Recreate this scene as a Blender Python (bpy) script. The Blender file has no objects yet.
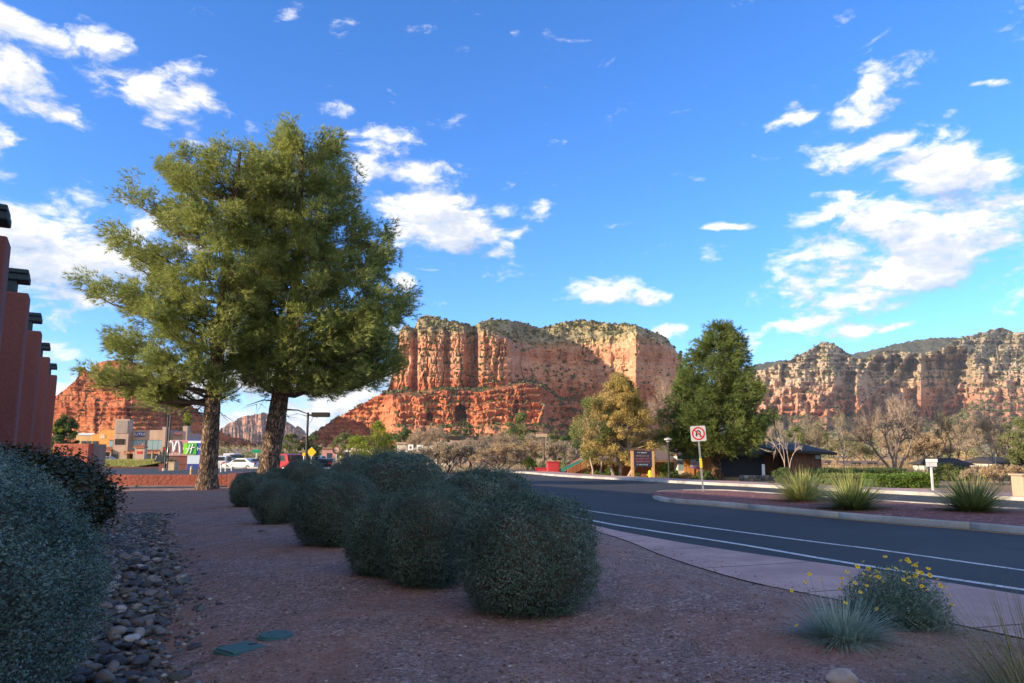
import bpy, math, random
import numpy as np
from mathutils import Vector, Matrix
R = math.radians
rng = np.random.default_rng(7)
random.seed(7)

# ---------------------------------------------------------------- camera
PITCH = R(8.49); FOC = 740.0; CAMZ = 1.6
sc = bpy.context.scene
col = sc.collection
cd = bpy.data.cameras.new('camera'); cam = bpy.data.objects.new('camera', cd); col.objects.link(cam)
cd.sensor_width = 36; cd.lens = FOC / 1024 * 36; cd.clip_start = 0.05; cd.clip_end = 40000
cam.location = (0, 0, CAMZ); cam.rotation_euler = (R(90) + PITCH, 0, 0)
sc.camera = cam
sc.view_settings.view_transform = 'Standard'; sc.view_settings.look = 'None'
sc.view_settings.exposure = 1.04; sc.view_settings.gamma = 1.0

# ---------------------------------------------------------------- sun
SUN_EL = R(13.8); SUN_AZ = R(-112)              # azimuth measured from +Y (camera forward), negative = to the left
sd = bpy.data.lights.new('sun', 'SUN'); sun = bpy.data.objects.new('sun', sd); col.objects.link(sun)
sd.energy = 4.7; sd.angle = R(0.5); sd.color = (1.0, 0.80, 0.56)
sdir = Vector((math.sin(SUN_AZ) * math.cos(SUN_EL), math.cos(SUN_AZ) * math.cos(SUN_EL), math.sin(SUN_EL)))
sun.rotation_euler = sdir.to_track_quat('Z', 'Y').to_euler()
sun.location = sdir * 60

# ---------------------------------------------------------------- node helper
class N:
    def __init__(s, nt): s.t = nt; s.L = nt.links
    def new(s, typ, **kw):
        n = s.t.nodes.new(typ)
        for k, v in kw.items(): setattr(n, k, v)
        return n
    def put(s, sock, v):
        if v is None: return
        if isinstance(v, bpy.types.NodeSocket): s.L.new(v, sock)
        else: sock.default_value = v
    def math(s, op, a, b=None, c=None, clamp=False):
        n = s.new('ShaderNodeMath', operation=op); n.use_clamp = clamp
        s.put(n.inputs[0], a); s.put(n.inputs[1], b); s.put(n.inputs[2], c); return n.outputs[0]
    def vmath(s, op, a, b=None):
        n = s.new('ShaderNodeVectorMath', operation=op); s.put(n.inputs[0], a); s.put(n.inputs[1], b)
        return n.outputs['Value'] if op in ('DOT_PRODUCT', 'LENGTH') else n.outputs[0]
    def noise(s, vec, scale, detail=4, rough=0.55, dist=0.0, dim='3D'):
        n = s.new('ShaderNodeTexNoise', noise_dimensions=dim)
        s.put(n.inputs['Vector'], vec); n.inputs['Scale'].default_value = scale
        n.inputs['Detail'].default_value = detail; n.inputs['Roughness'].default_value = rough
        n.inputs['Distortion'].default_value = dist; return n
    def voro(s, vec, scale, feature='F1', rnd=1.0):
        n = s.new('ShaderNodeTexVoronoi', feature=feature)
        s.put(n.inputs['Vector'], vec); n.inputs['Scale'].default_value = scale; n.inputs['Randomness'].default_value = rnd; return n
    def ramp(s, fac, stops, interp='LINEAR'):
        n = s.new('ShaderNodeValToRGB'); n.color_ramp.interpolation = interp
        e = n.color_ramp.elements
        while len(e) < len(stops): e.new(0.5)
        for i, (p, c) in enumerate(stops):
            e[i].position = p; e[i].color = (*c, 1) if len(c) == 3 else c
        s.put(n.inputs[0], fac); return n.outputs[0]
    def mix(s, fac, a, b, mode='MIX'):
        n = s.new('ShaderNodeMix', data_type='RGBA', blend_type=mode)
        s.put(n.inputs[0], fac)
        for sk, v in ((n.inputs[6], a), (n.inputs[7], b)):
            if isinstance(v, tuple) and len(v) == 3: v = (*v, 1)
            s.put(sk, v)
        return n.outputs[2]
    def maprange(s, v, a, b, c=0.0, d=1.0, typ='SMOOTHSTEP'):
        n = s.new('ShaderNodeMapRange', interpolation_type=typ)
        s.put(n.inputs[0], v)
        for i, q in enumerate((a, b, c, d)): s.put(n.inputs[1 + i], q)
        return n.outputs[0]
    def scalev(s, vec, sc3):
        n = s.new('ShaderNodeMapping'); s.put(n.inputs[0], vec); n.inputs[3].default_value = sc3; return n.outputs[0]
    def bump(s, h, strength=0.5, dist=0.02, normal=None):
        n = s.new('ShaderNodeBump'); n.inputs['Strength'].default_value = strength; n.inputs['Distance'].default_value = dist
        s.put(n.inputs['Height'], h); s.put(n.inputs['Normal'], normal); return n.outputs[0]

# ---------------------------------------------------------------- sky with clouds (world directions only)
def px_dir(px, py):
    f = Vector((0, math.cos(PITCH), math.sin(PITCH))); u = Vector((0, -math.sin(PITCH), math.cos(PITCH)))
    return f + Vector((1, 0, 0)) * ((px - 512) / FOC) + u * ((341.5 - py) / FOC)
def P(px, py, Y):
    d = px_dir(px, py); t = Y / d.y
    return Vector((d.x * t, Y, CAMZ + d.z * t))
def G(px, py, z=0.0):
    d = px_dir(px, py); t = (z - CAMZ) / d.z
    return Vector((d.x * t, d.y * t, z))

w = bpy.data.worlds.new('World'); sc.world = w; w.use_nodes = True
nt = w.node_tree; nt.nodes.clear(); n = N(nt)
sky = n.new('ShaderNodeTexSky', sky_type='NISHITA'); sky.sun_disc = False
sky.sun_elevation = SUN_EL; sky.sun_rotation = SUN_AZ; sky.altitude = 1300
sky.air_density = 1.0; sky.dust_density = 0.3; sky.ozone_density = 3.0
tc = n.new('ShaderNodeTexCoord')
# cloud blobs: px, py, half width px, half height px, tilt deg, strength
BL = [(5, 20, 85, 22, 0, 1.0), (15, 70, 45, 30, 10, .9), (90, 42, 52, 22, -5, .95), (60, 108, 48, 14, 10, .8), (165, 95, 58, 30, 0, 1.1), (150, 122, 45, 10, 0, .75),
      (60, 255, 130, 48, 0, 1.15), (150, 235, 40, 30, 0, .8), (0, 225, 45, 16, 0, .9), (20, 182, 30, 6, 0, .7), (25, 310, 60, 18, 0, .8), (60, 350, 70, 14, 8, .7),
      (175, 385, 190, 34, 0, 1.0), (350, 400, 110, 34, 0, 1.05), (230, 440, 170, 22, 0, .9), (40, 385, 60, 28, 0, .85), (300, 375, 80, 20, 0, .7), (395, 340, 40, 14, 0, .7),
      (370, 160, 26, 34, 20, .85), (418, 180, 36, 26, 20, .9), (435, 218, 62, 34, 10, 1.15), (508, 245, 18, 16, 0, .85), (535, 218, 22, 12, -15, .8), (398, 288, 22, 14, 0, .8),
      (290, 8, 22, 10, -10, .75), (340, 115, 18, 14, 0, .6),
      (598, 290, 46, 16, 0, 1.0), (650, 294, 18, 8, 0, .8), (680, 332, 22, 9, 0, .9), (730, 226, 18, 5, 0, .8), (718, 354, 16, 6, 0, .8),
      (800, 327, 50, 11, -8, 1.0), (850, 330, 40, 7, -6, .85), (905, 325, 32, 5, -8, .8), (765, 348, 20, 6, 0, .6),
      (840, 22, 18, 11, -20, .8), (978, 84, 22, 6, 5, .75), (865, 98, 48, 19, -22, 1.0), (785, 120, 28, 11, -18, .9), (945, 112, 16, 5, 0, .7), (760, 154, 14, 5, 0, .6),
      (868, 153, 46, 17, 0, 1.0), (940, 165, 50, 30, -25, 1.05), (1000, 165, 36, 20, -15, 1.0), (1030, 150, 30, 16, 0, .7), (830, 213, 46, 10, -10, .9), (885, 232, 100, 34, -18, .95), (915, 262, 112, 32, -12, 1.05),
      (865, 298, 70, 16, 0, .95), (940, 240, 60, 26, -10, 1.0), (840, 200, 30, 5, 0, .8), (790, 268, 20, 8, 0, .6), (1100, 260, 90, 30, 0, 1.0), (-90, 120, 90, 40, 0, 1.0), (-150, 300, 120, 50, 0, 1.0), (1250, 150, 110, 40, 0, 1.0)]
g = bpy.data.node_groups.new('cloud_field', 'ShaderNodeTree')
g.interface.new_socket('Dir', in_out='INPUT', socket_type='NodeSocketVector')
g.interface.new_socket('Density', in_out='OUTPUT', socket_type='NodeSocketFloat')
k = N(g); gi = k.new('NodeGroupInput'); go = k.new('NodeGroupOutput')
dn = gi.outputs[0]
sep = k.new('ShaderNodeSeparateXYZ'); k.L.new(dn, sep.inputs[0])
wob = k.noise(k.scalev(dn, (1, 1, 1.8)), 9.0, 3, 0.55)
wsep = k.new('ShaderNodeSeparateXYZ'); k.L.new(wob.outputs['Color'], wsep.inputs[0])
az = k.math('ADD', k.math('ARCTAN2', sep.outputs[0], sep.outputs[1]), k.math('MULTIPLY', k.math('SUBTRACT', wsep.outputs[0], 0.5), 0.10))
el = k.math('ADD', k.math('ARCSINE', sep.outputs[2]), k.math('MULTIPLY', k.math('SUBTRACT', wsep.outputs[1], 0.5), 0.07))
acc = None
for (bx, by, bw, bh, tl, st) in BL:
    d = px_dir(bx, by).normalized(); a0 = math.atan2(d.x, d.y); e0 = math.asin(d.z)
    sq = 1 / px_dir(bx, by).length                      # angular size of a photo length shrinks off axis
    sa = bw / FOC * sq * 1.04; se = bh / FOC * sq * 1.05
    if abs(bx - 512) > 700: sa *= 1.4
    ct, sn = math.cos(R(-tl)), math.sin(R(-tl))
    da = k.math('SUBTRACT', az, a0); de = k.math('SUBTRACT', el, e0)
    p = k.math('MULTIPLY_ADD', da, ct / sa, k.math('MULTIPLY', de, sn / sa))
    q = k.math('MULTIPLY_ADD', de, ct / se, k.math('MULTIPLY', da, -sn / se))
    r2 = k.math('MULTIPLY_ADD', p, p, k.math('MULTIPLY', q, q))
    v = k.math('MULTIPLY', k.math('POWER', 2.0, k.math('MULTIPLY', r2, -1.1)), st)
    acc = v if acc is None else k.math('SMOOTH_MAX', acc, v, 0.12)
fb = k.noise(k.scalev(dn, (1, 1, 2.1)), 17.0, 9, 0.64, 0.3)
fb2 = k.noise(k.scalev(dn, (1, 1, 1.6)), 5.0, 3, 0.5, 0.0)
dd = k.math('ADD', acc, k.math('MULTIPLY', k.math('SUBTRACT', fb.outputs[0], 0.5), 2.4))
dd = k.math('ADD', dd, k.math('MULTIPLY', k.math('SUBTRACT', fb2.outputs[0], 0.5), 0.5))
# unseen cloud bank added behind the camera to lift the foreground shade
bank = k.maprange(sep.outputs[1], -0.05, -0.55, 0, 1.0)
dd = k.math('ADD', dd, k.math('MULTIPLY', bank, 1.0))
k.L.new(dd, go.inputs[0])
def cloud(vec):
    q = n.new('ShaderNodeGroup'); q.node_tree = g; n.put(q.inputs[0], vec); return q.outputs[0]
D0 = tc.outputs['Generated']
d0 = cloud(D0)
off = n.vmath('NORMALIZE', n.vmath('ADD', D0, (-0.020, -0.004, 0.022)))
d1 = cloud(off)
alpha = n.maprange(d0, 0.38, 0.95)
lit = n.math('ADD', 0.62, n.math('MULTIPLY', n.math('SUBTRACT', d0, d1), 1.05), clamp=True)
fsp = n.new('ShaderNodeSeparateXYZ'); n.L.new(D0, fsp.inputs[0])
thick = n.math('MULTIPLY', n.maprange(d0, 0.8, 1.7), n.maprange(fsp.outputs[1], -.1, .2))  # greying by thickness left off behind the camera, brightening the added bank
lit2 = n.math('SUBTRACT', lit, n.math('MULTIPLY', thick, 0.42), clamp=True)
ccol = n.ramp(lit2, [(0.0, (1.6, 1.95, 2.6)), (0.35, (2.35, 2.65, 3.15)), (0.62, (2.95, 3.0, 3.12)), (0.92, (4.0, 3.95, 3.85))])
skyc = n.mix(1.0, sky.outputs[0], (0.74, 0.87, 1.15), 'MULTIPLY')
hs = n.new('ShaderNodeHueSaturation'); hs.inputs['Saturation'].default_value = 1.10; hs.inputs['Value'].default_value = 1.05
n.L.new(skyc, hs.inputs['Color'])
up = n.new('ShaderNodeSeparateXYZ'); n.L.new(D0, up.inputs[0])
alpha = n.math('MULTIPLY', alpha, n.maprange(up.outputs[2], -0.02, 0.03))
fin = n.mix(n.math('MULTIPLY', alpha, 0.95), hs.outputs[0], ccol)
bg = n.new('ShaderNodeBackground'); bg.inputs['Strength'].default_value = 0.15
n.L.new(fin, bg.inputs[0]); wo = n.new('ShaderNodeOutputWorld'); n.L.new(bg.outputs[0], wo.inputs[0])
w.cycles.sampling_method = 'MANUAL'; w.cycles.sample_map_resolution = 512
sc.cycles.max_bounces = 5; sc.cycles.diffuse_bounces = 3; sc.cycles.transparent_max_bounces = 6; sc.cycles.volume_bounces = 0
sc.cycles.use_denoising = True

# ---------------------------------------------------------------- mesh helpers
def nm(arr_v, faces, mats, mi=None, name='mesh', smooth=False):
    """faces: list of int arrays (n,3)/(n,4)"""
    me = bpy.data.meshes.new(name)
    V = np.asarray(arr_v, dtype=np.float32)
    me.vertices.add(len(V)); me.vertices.foreach_set('co', V.ravel())
    F = [np.asarray(f, dtype=np.int32) for f in faces if len(f)]
    nl = sum(f.size for f in F); npoly = sum(len(f) for f in F)
    me.loops.add(nl); me.loops.foreach_set('vertex_index', np.concatenate([f.ravel() for f in F]))
    me.polygons.add(npoly)
    tot = np.concatenate([np.full(len(f), f.shape[1], np.int32) for f in F])
    st = np.concatenate([[0], np.cumsum(tot)[:-1]]).astype(np.int32)
    me.polygons.foreach_set('loop_start', st)
    if mi is not None: me.polygons.foreach_set('material_index', np.asarray(mi, dtype=np.int32))
    if smooth: me.polygons.foreach_set('use_smooth', np.ones(npoly, dtype=bool))
    for m in (mats if isinstance(mats, (list, tuple)) else [mats]): me.materials.append(m)
    me.update(calc_edges=True); me.validate()
    return me
def ob(name, me, parent=None, loc=None):
    o = bpy.data.objects.new(name, me); col.objects.link(o)
    if parent is not None: o.parent = parent
    if loc is not None: o.location = loc
    return o
def tag(o, label=None, cat=None, group=None, kind=None):
    if label: o['label'] = label
    if cat: o['category'] = cat
    if group: o['group'] = group
    if kind: o['kind'] = kind
    return o
def thing(name, label, cat, loc=(0, 0, 0), rz=0, group=None):
    o = bpy.data.objects.new(name, None); col.objects.link(o)
    o.empty_display_size = .2; o.location = loc; o.rotation_euler = (0, 0, rz)
    return tag(o, label, cat, group)
def copy_tree(o, parent=None):
    c = o.copy(); col.objects.link(c)
    if parent is not None: c.parent = parent
    for ch in list(o.children): copy_tree(ch, c)
    return c

class MB:
    """collects boxes, tubes, prisms with material indices; builds one mesh"""
    def __init__(s): s.v = []; s.f = []; s.m = []; s.n = 0
    def add(s, V, F, m=0, M=None):
        V = np.asarray(V, float)
        if M is not None:
            A = np.array(M); V = V @ A[:3, :3].T + A[:3, 3]
        s.v.append(V)
        for f in F: s.f.append([i + s.n for i in f]); s.m.append(m)
        s.n += len(V); return s
    def box(s, c, d, m=0, rz=0, M=None):
        x, y, z = (q / 2 for q in d)
        V = np.array([(-x, -y, -z), (x, -y, -z), (x, y, -z), (-x, y, -z), (-x, -y, z), (x, -y, z), (x, y, z), (-x, y, z)])
        if rz:
            ca, sa = math.cos(rz), math.sin(rz); V = V @ np.array([[ca, sa, 0], [-sa, ca, 0], [0, 0, 1]])
        V = V + np.array(c)
        return s.add(V, [(0, 3, 2, 1), (4, 5, 6, 7), (0, 1, 5, 4), (1, 2, 6, 5), (2, 3, 7, 6), (3, 0, 4, 7)], m, M)
    def tube(s, pts, rad, k=8, m=0, cap=True, M=None):
        V, F = tube_np(pts, rad, k)
        F = [tuple(f) for f in F]
        if cap:
            F.append(tuple(range(k))[::-1]); F.append(tuple(range(len(V) - k, len(V))))
        return s.add(V, F, m, M)
    def prism(s, poly, z0, z1, m=0, M=None):
        """poly in xy, extruded in z"""
        k = len(poly); V = [(x, y, z0) for x, y in poly] + [(x, y, z1) for x, y in poly]
        F = [tuple(range(k))[::-1], tuple(range(k, 2 * k))] + [(i, (i + 1) % k, k + (i + 1) % k, k + i) for i in range(k)]
        return s.add(V, F, m, M)
    def prism_y(s, poly, y0, y1, m=0, M=None):
        """poly in xz, extruded in y"""
        k = len(poly); V = [(x, y0, z) for x, z in poly] + [(x, y1, z) for x, z in poly]
        F = [tuple(range(k)), tuple(range(k, 2 * k))[::-1]] + [((i + 1) % k, i, k + i, k + (i + 1) % k) for i in range(k)]
        return s.add(V, F, m, M)
    def mesh(s, name, mats, smooth=False, bevel=0):
        me = bpy.data.meshes.new(name)
        me.from_pydata(np.concatenate(s.v).tolist(), [], s.f)
        for q in (mats if isinstance(mats, (list, tuple)) else [mats]): me.materials.append(q)
        me.polygons.foreach_set('material_index', s.m)
        if smooth: me.polygons.foreach_set('use_smooth', [True] * len(s.f))
        me.update(); return me
    def build(s, name, mats, parent=None, smooth=False, bevel=0):
        o = ob(name, s.mesh(name, mats, smooth), parent)
        if bevel:
            b = o.modifiers.new('bevel', 'BEVEL'); b.width = bevel; b.segments = 2; b.limit_method = 'ANGLE'
        return o

def tube_np(pts, rad, k=5):
    pts = np.asarray(pts, float); m = len(pts); rad = np.broadcast_to(np.asarray(rad, float), (m,))
    T = np.gradient(pts, axis=0); T /= np.linalg.norm(T, axis=1, keepdims=True) + 1e-9
    ref = np.array([1., 0, 0]) if abs(T[0][0]) < 0.8 else np.array([0, 1., 0])
    A = np.cross(T, ref); A /= np.linalg.norm(A, axis=1, keepdims=True) + 1e-9
    B = np.cross(T, A)
    th = np.arange(k) * 2 * math.pi / k
    V = pts[:, None, :] + rad[:, None, None] * (np.cos(th)[None, :, None] * A[:, None, :] + np.sin(th)[None, :, None] * B[:, None, :])
    V = V.reshape(-1, 3)
    i = np.arange(m - 1)[:, None]; j = np.arange(k)[None, :]; j2 = (j + 1) % k
    F = np.stack([i * k + j + 0 * j2, i * k + j2, (i + 1) * k + j2, (i + 1) * k + j + 0 * j2], -1).reshape(-1, 4)
    return V, F
class TB:
    """fast collector of numpy pieces"""
    def __init__(s): s.v = []; s.q = []; s.t = []; s.n = 0; s.mq = []; s.mt = []
    def tube(s, pts, rad, k=4, m=0):
        V, F = tube_np(pts, rad, k); s.v.append(V); s.q.append(F + s.n); s.mq.append(np.full(len(F), m)); s.n += len(V)
    def quads(s, V, m=0):           # V (n,4,3)
        F = np.arange(len(V) * 4).reshape(-1, 4) + s.n; s.v.append(V.reshape(-1, 3)); s.q.append(F); s.mq.append(np.full(len(F), m)); s.n += len(V) * 4
    def tris(s, V, m=0):
        F = np.arange(len(V) * 3).reshape(-1, 3) + s.n; s.v.append(V.reshape(-1, 3)); s.t.append(F); s.mt.append(np.full(len(F), m)); s.n += len(V) * 3
    def raw(s, V, F, m=0):
        F = np.asarray(F) + s.n; s.v.append(np.asarray(V, float)); s.n += len(V)
        if F.shape[1] == 4: s.q.append(F); s.mq.append(np.full(len(F), m))
        else: s.t.append(F); s.mt.append(np.full(len(F), m))
    def mesh(s, name, mats, smooth=False):
        faces = []; mi = []
        if s.q: faces.append(np.concatenate(s.q)); mi.append(np.concatenate(s.mq))
        if s.t: faces.append(np.concatenate(s.t)); mi.append(np.concatenate(s.mt))
        return nm(np.concatenate(s.v), faces, mats, np.concatenate(mi), name, smooth)
def unit(a): return a / (np.linalg.norm(a, axis=-1, keepdims=True) + 1e-9)
def rdir(n_, r=rng): return unit(r.normal(size=(n_, 3)))
def blades(base, dirs, length, width, r=rng, droop=0.0):
    """thin triangles from base along dirs"""
    side = unit(np.cross(dirs, rdir(len(dirs), r))) * (np.asarray(width).reshape(-1, 1) if np.ndim(width) else width) * 0.5
    L = np.asarray(length).reshape(-1, 1) if np.ndim(length) else length
    tip = base + dirs * L; tip[:, 2] -= droop * (L[:, 0] if np.ndim(L) else L)
    return np.stack([base - side, base + side, tip], 1)
def leafq(c, nrm, size, aspect=0.5, r=rng):
    """diamond leaves"""
    a = unit(np.cross(nrm, rdir(len(c), r))); b = np.cross(nrm, a)
    s_ = np.asarray(size).reshape(-1, 1) if np.ndim(size) else size
    return np.stack([c - a * s_ * .5, c - b * s_ * .5 * aspect + a * s_ * .08, c + a * s_ * .5, c + b * s_ * .5 * aspect + a * s_ * .08], 1)

# value noise in numpy
def _h(ix, iy, iz, seed):
    x = (ix * 374761393 + iy * 668265263 + iz * 2147483647 + seed * 1274126177) & 0xffffffff
    x = ((x ^ (x >> 13)) * 1274126177) & 0xffffffff
    return ((x ^ (x >> 16)) & 0xffff) / 65535.0
def vnoise(x, y, z=0.0, seed=0):
    x, y, z = np.broadcast_arrays(np.asarray(x, float), np.asarray(y, float), np.asarray(z, float))
    ix, iy, iz = (np.floor(q).astype(np.int64) for q in (x, y, z))
    fx, fy, fz = x - ix, y - iy, z - iz
    fx, fy, fz = (q * q * (3 - 2 * q) for q in (fx, fy, fz))
    r = 0
    for a in (0, 1):
        for b in (0, 1):
            for c in (0, 1):
                r = r + _h(ix + a, iy + b, iz + c, seed) * (fx if a else 1 - fx) * (fy if b else 1 - fy) * (fz if c else 1 - fz)
    return r
def fbm(x, y, z=0.0, o=4, seed=0, g_=0.5):
    s_ = 0; a = 1; t = 0
    for i in range(o):
        s_ = s_ + a * vnoise(x * 2 ** i, y * 2 ** i, z * 2 ** i, seed + i * 17); t += a; a *= g_
    return s_ / t
def lerp(xs, pts): return np.interp(xs, [p[0] for p in pts], [p[1] for p in pts])
def sstep(a, b, x): t = np.clip((x - a) / (b - a), 0, 1); return t * t * (3 - 2 * t)
# ---------------------------------------------------------------- materials
MATS = {}
def M(name, fn=None, color=None, rough=0.7, **kw):
    if name in MATS: return MATS[name]
    m = bpy.data.materials.new(name); m.use_nodes = True; t = m.node_tree; t.nodes.clear(); k = N(t)
    b = k.new('ShaderNodeBsdfPrincipled'); b.inputs['Roughness'].default_value = rough
    o = k.new('ShaderNodeOutputMaterial'); k.L.new(b.outputs[0], o.inputs[0])
    if fn: fn(k, b, o)
    else:
        pos = k.new('ShaderNodeNewGeometry').outputs['Position']
        q = k.noise(pos, kw.get('ns', 6.0), 5, 0.6)
        v = k.maprange(q.outputs[0], 0.25, 0.75, 1 - kw.get('var', .15), 1 + kw.get('var', .15), 'LINEAR')
        cc = k.mix(1.0, (*color, 1), k.new_rgb(v) if False else v, 'MULTIPLY')
        k.L.new(cc, b.inputs['Base Color'])
        if kw.get('bump'): k.L.new(k.bump(q.outputs[0], kw['bump'], 0.02), b.inputs['Normal'])
    if 'metal' in kw: b.inputs['Metallic'].default_value = kw['metal']
    if 'spec' in kw: b.inputs['Specular IOR Level'].default_value = kw['spec']
    if 'emit' in kw: b.inputs['Emission Color'].default_value = (*kw['emit'], 1); b.inputs['Emission Strength'].default_value = kw.get('es', 1)
    MATS[name] = m; return m
def foliage(name, c1, c2, c3=None, trans=0.25, rough=0.6, clump=0.8):
    """leaf material: colour varies per leaf and per clump, some light passes through"""
    def fn(k, b, o):
        ge = k.new('ShaderNodeNewGeometry'); pos = ge.outputs['Position']
        r = ge.outputs['Random Per Island']
        q = k.noise(pos, clump, 3, 0.5)
        f = k.math('ADD', k.math('MULTIPLY', r, 0.6), k.math('MULTIPLY', k.maprange(q.outputs[0], 0.3, 0.7), 0.4))
        c = k.ramp(f, [(0.1, c1), (0.6, c2), (1.0, c3 or c2)])
        k.L.new(c, b.inputs['Base Color']); b.inputs['Roughness'].default_value = rough
        b.inputs['Specular IOR Level'].default_value = 0.25
        if trans:
            tr = k.new('ShaderNodeBsdfTranslucent'); k.L.new(c, tr.inputs[0])
            mx = k.new('ShaderNodeMixShader'); mx.inputs[0].default_value = trans
            k.L.new(b.outputs[0], mx.inputs[1]); k.L.new(tr.outputs[0], mx.inputs[2]); k.L.new(mx.outputs[0], o.inputs[0])
    return M(name, fn)
def bark(name, c1, c2, c3, sc_=1.0):
    def fn(k, b, o):
        pos = k.new('ShaderNodeNewGeometry').outputs['Position']
        v = k.scalev(pos, (1, 1, 0.28))
        wv = k.noise(v, 9 * sc_, 5, .65)
        vv = k.vmath('ADD', v, k.vmath('MULTIPLY', wv.outputs['Color'], (.26, .26, .16)))
        q = k.voro(vv, 11 * sc_, 'DISTANCE_TO_EDGE'); e = k.maprange(q.outputs['Distance'], 0.0, 0.24)
        cell = k.voro(vv, 11 * sc_, 'F1')
        nz = k.noise(v, 22 * sc_, 5, .65)
        sp = k.new('ShaderNodeSeparateColor'); k.L.new(cell.outputs['Color'], sp.inputs[0])
        c = k.ramp(k.math('ADD', k.math('MULTIPLY', sp.outputs[0], .55), k.math('MULTIPLY', nz.outputs[0], .5)), [(0.15, c2), (0.8, c3)])
        c = k.mix(e, c1, c)
        k.L.new(c, b.inputs['Base Color']); b.inputs['Roughness'].default_value = 0.9
        h = k.math('ADD', e, k.math('MULTIPLY', nz.outputs[0], .6))
        k.L.new(k.bump(h, 1.0, 0.06), b.inputs['Normal'])
    return M(name, fn)

def _gravel(c1, c2, c3, patch=(0.2, 0.09, 0.06), scale=55):
    def fn(k, b, o):
        pos = k.new('ShaderNodeNewGeometry').outputs['Position']
        q = k.voro(pos, scale); sp = k.new('ShaderNodeSeparateColor'); k.L.new(q.outputs['Color'], sp.inputs[0])
        c = k.ramp(sp.outputs[0], [(0.0, c1), (0.45, c2), (0.85, c2), (1.0, c3)])
        q2 = k.voro(pos, scale * .47); sp2 = k.new('ShaderNodeSeparateColor'); k.L.new(q2.outputs['Color'], sp2.inputs[0])
        c = k.mix(k.maprange(sp2.outputs[1], 0.55, 0.6), c, k.ramp(sp2.outputs[0], [(0, c1), (.7, c2), (1, c3)]))
        big = k.noise(pos, 0.55, 5, 0.6, 0.5)
        c = k.mix(k.math('MULTIPLY', k.maprange(big.outputs[0], 0.42, 0.66), 0.6), c, patch)
        med = k.noise(pos, 3.2, 4, 0.6)
        c = k.mix(1.0, c, k.maprange(med.outputs[0], .25, .75, .72, 1.25, 'LINEAR'), 'MULTIPLY')
        k.L.new(c, b.inputs['Base Color']); b.inputs['Roughness'].default_value = 0.95
        h = k.math('ADD', k.math('MULTIPLY', q.outputs['Distance'], -1.0), k.math('MULTIPLY', q2.outputs['Distance'], -.8))
        bb = k.bump(h, 0.85, 0.018)
        k.L.new(k.bump(med.outputs[0], 0.5, 0.08, bb), b.inputs['Normal'])
    return fn
M('gravel', _gravel((0.14, 0.085, 0.075), (0.33, 0.21, 0.18), (0.52, 0.41, 0.36), (0.37, 0.18, 0.12), 78))
M('median_gravel', _gravel((0.10, 0.035, 0.03), (0.23, 0.08, 0.065), (0.42, 0.25, 0.22), (0.22, 0.08, 0.06), 30))
def _dirt(k, b, o):
    pos = k.new('ShaderNodeNewGeometry').outputs['Position']
    q = k.noise(pos, 0.35, 6, .65, .3); q2 = k.noise(pos, 4.0, 5, .65)
    c = k.ramp(q.outputs[0], [(0.3, (0.20, 0.14, 0.075)), (0.5, (0.32, 0.19, 0.10)), (0.62, (0.30, 0.25, 0.12)), (0.75, (0.12, 0.13, 0.06))])
    c = k.mix(1.0, c, k.maprange(q2.outputs[0], .3, .7, .7, 1.25, 'LINEAR'), 'MULTIPLY')
    k.L.new(c, b.inputs['Base Color']); b.inputs['Roughness'].default_value = .95
    k.L.new(k.bump(q2.outputs[0], .6, .15), b.inputs['Normal'])
M('dirt', _dirt)
def _asphalt(k, b, o):
    pos = k.new('ShaderNodeNewGeometry').outputs['Position']
    q = k.noise(pos, 0.4, 5, .6, .4); f = k.noise(pos, 90, 2, .6); v = k.voro(pos, 70)
    c = k.ramp(q.outputs[0], [(0.3, (0.020, 0.021, 0.022)), (0.7, (0.036, 0.036, 0.036))])
    c = k.mix(1.0, c, k.maprange(f.outputs[0], .3, .7, .6, 1.45, 'LINEAR'), 'MULTIPLY')
    seam = k.noise(k.scalev(pos, (.25, .25, .25)), 1.2, 8, .5, 0)
    e = k.math('ABSOLUTE', k.math('SUBTRACT', seam.outputs[0], .5))
    c = k.mix(k.maprange(e, 0.0, 0.0028, .7, 0.0), c, (.010, .010, .011))
    pt = k.voro(k.scalev(pos, (.22, .13, .2)), 1.0); psp = k.new('ShaderNodeSeparateColor'); k.L.new(pt.outputs['Color'], psp.inputs[0])
    c = k.mix(1.0, c, k.maprange(psp.outputs[0], .2, .9, .88, 1.16, 'LINEAR'), 'MULTIPLY')
    st = k.noise(k.scalev(pos, (1.4, .5, 1)), 1.0, 4, .6); c = k.mix(k.maprange(st.outputs[0], .58, .72, 0, .5), c, (.016, .016, .017))
    k.L.new(c, b.inputs['Base Color']); b.inputs['Roughness'].default_value = .82
    k.L.new(k.bump(v.outputs['Distance'], .35, .006), b.inputs['Normal'])
M('asphalt', _asphalt)
def _conc(c, grime=.25):
    def fn(k, b, o):
        pos = k.new('ShaderNodeNewGeometry').outputs['Position']
        q = k.noise(pos, 0.9, 6, .62, .3); f = k.noise(pos, 60, 3, .6); s_ = k.noise(pos, 3.5, 5, .7, 1.2)
        cc = k.mix(k.maprange(q.outputs[0], .35, .7), tuple(x * (1 - grime) for x in c), tuple(min(1, x * 1.12) for x in c))
        cc = k.mix(1.0, cc, k.maprange(f.outputs[0], .3, .7, .86, 1.12, 'LINEAR'), 'MULTIPLY')
        cc = k.mix(k.maprange(s_.outputs[0], .60, .72, 0, .45), cc, tuple(x * .5 for x in c))
        k.L.new(cc, b.inputs['Base Color']); b.inputs['Roughness'].default_value = .88
        k.L.new(k.bump(f.outputs[0], .35, .004), b.inputs['Normal'])
    return fn
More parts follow.
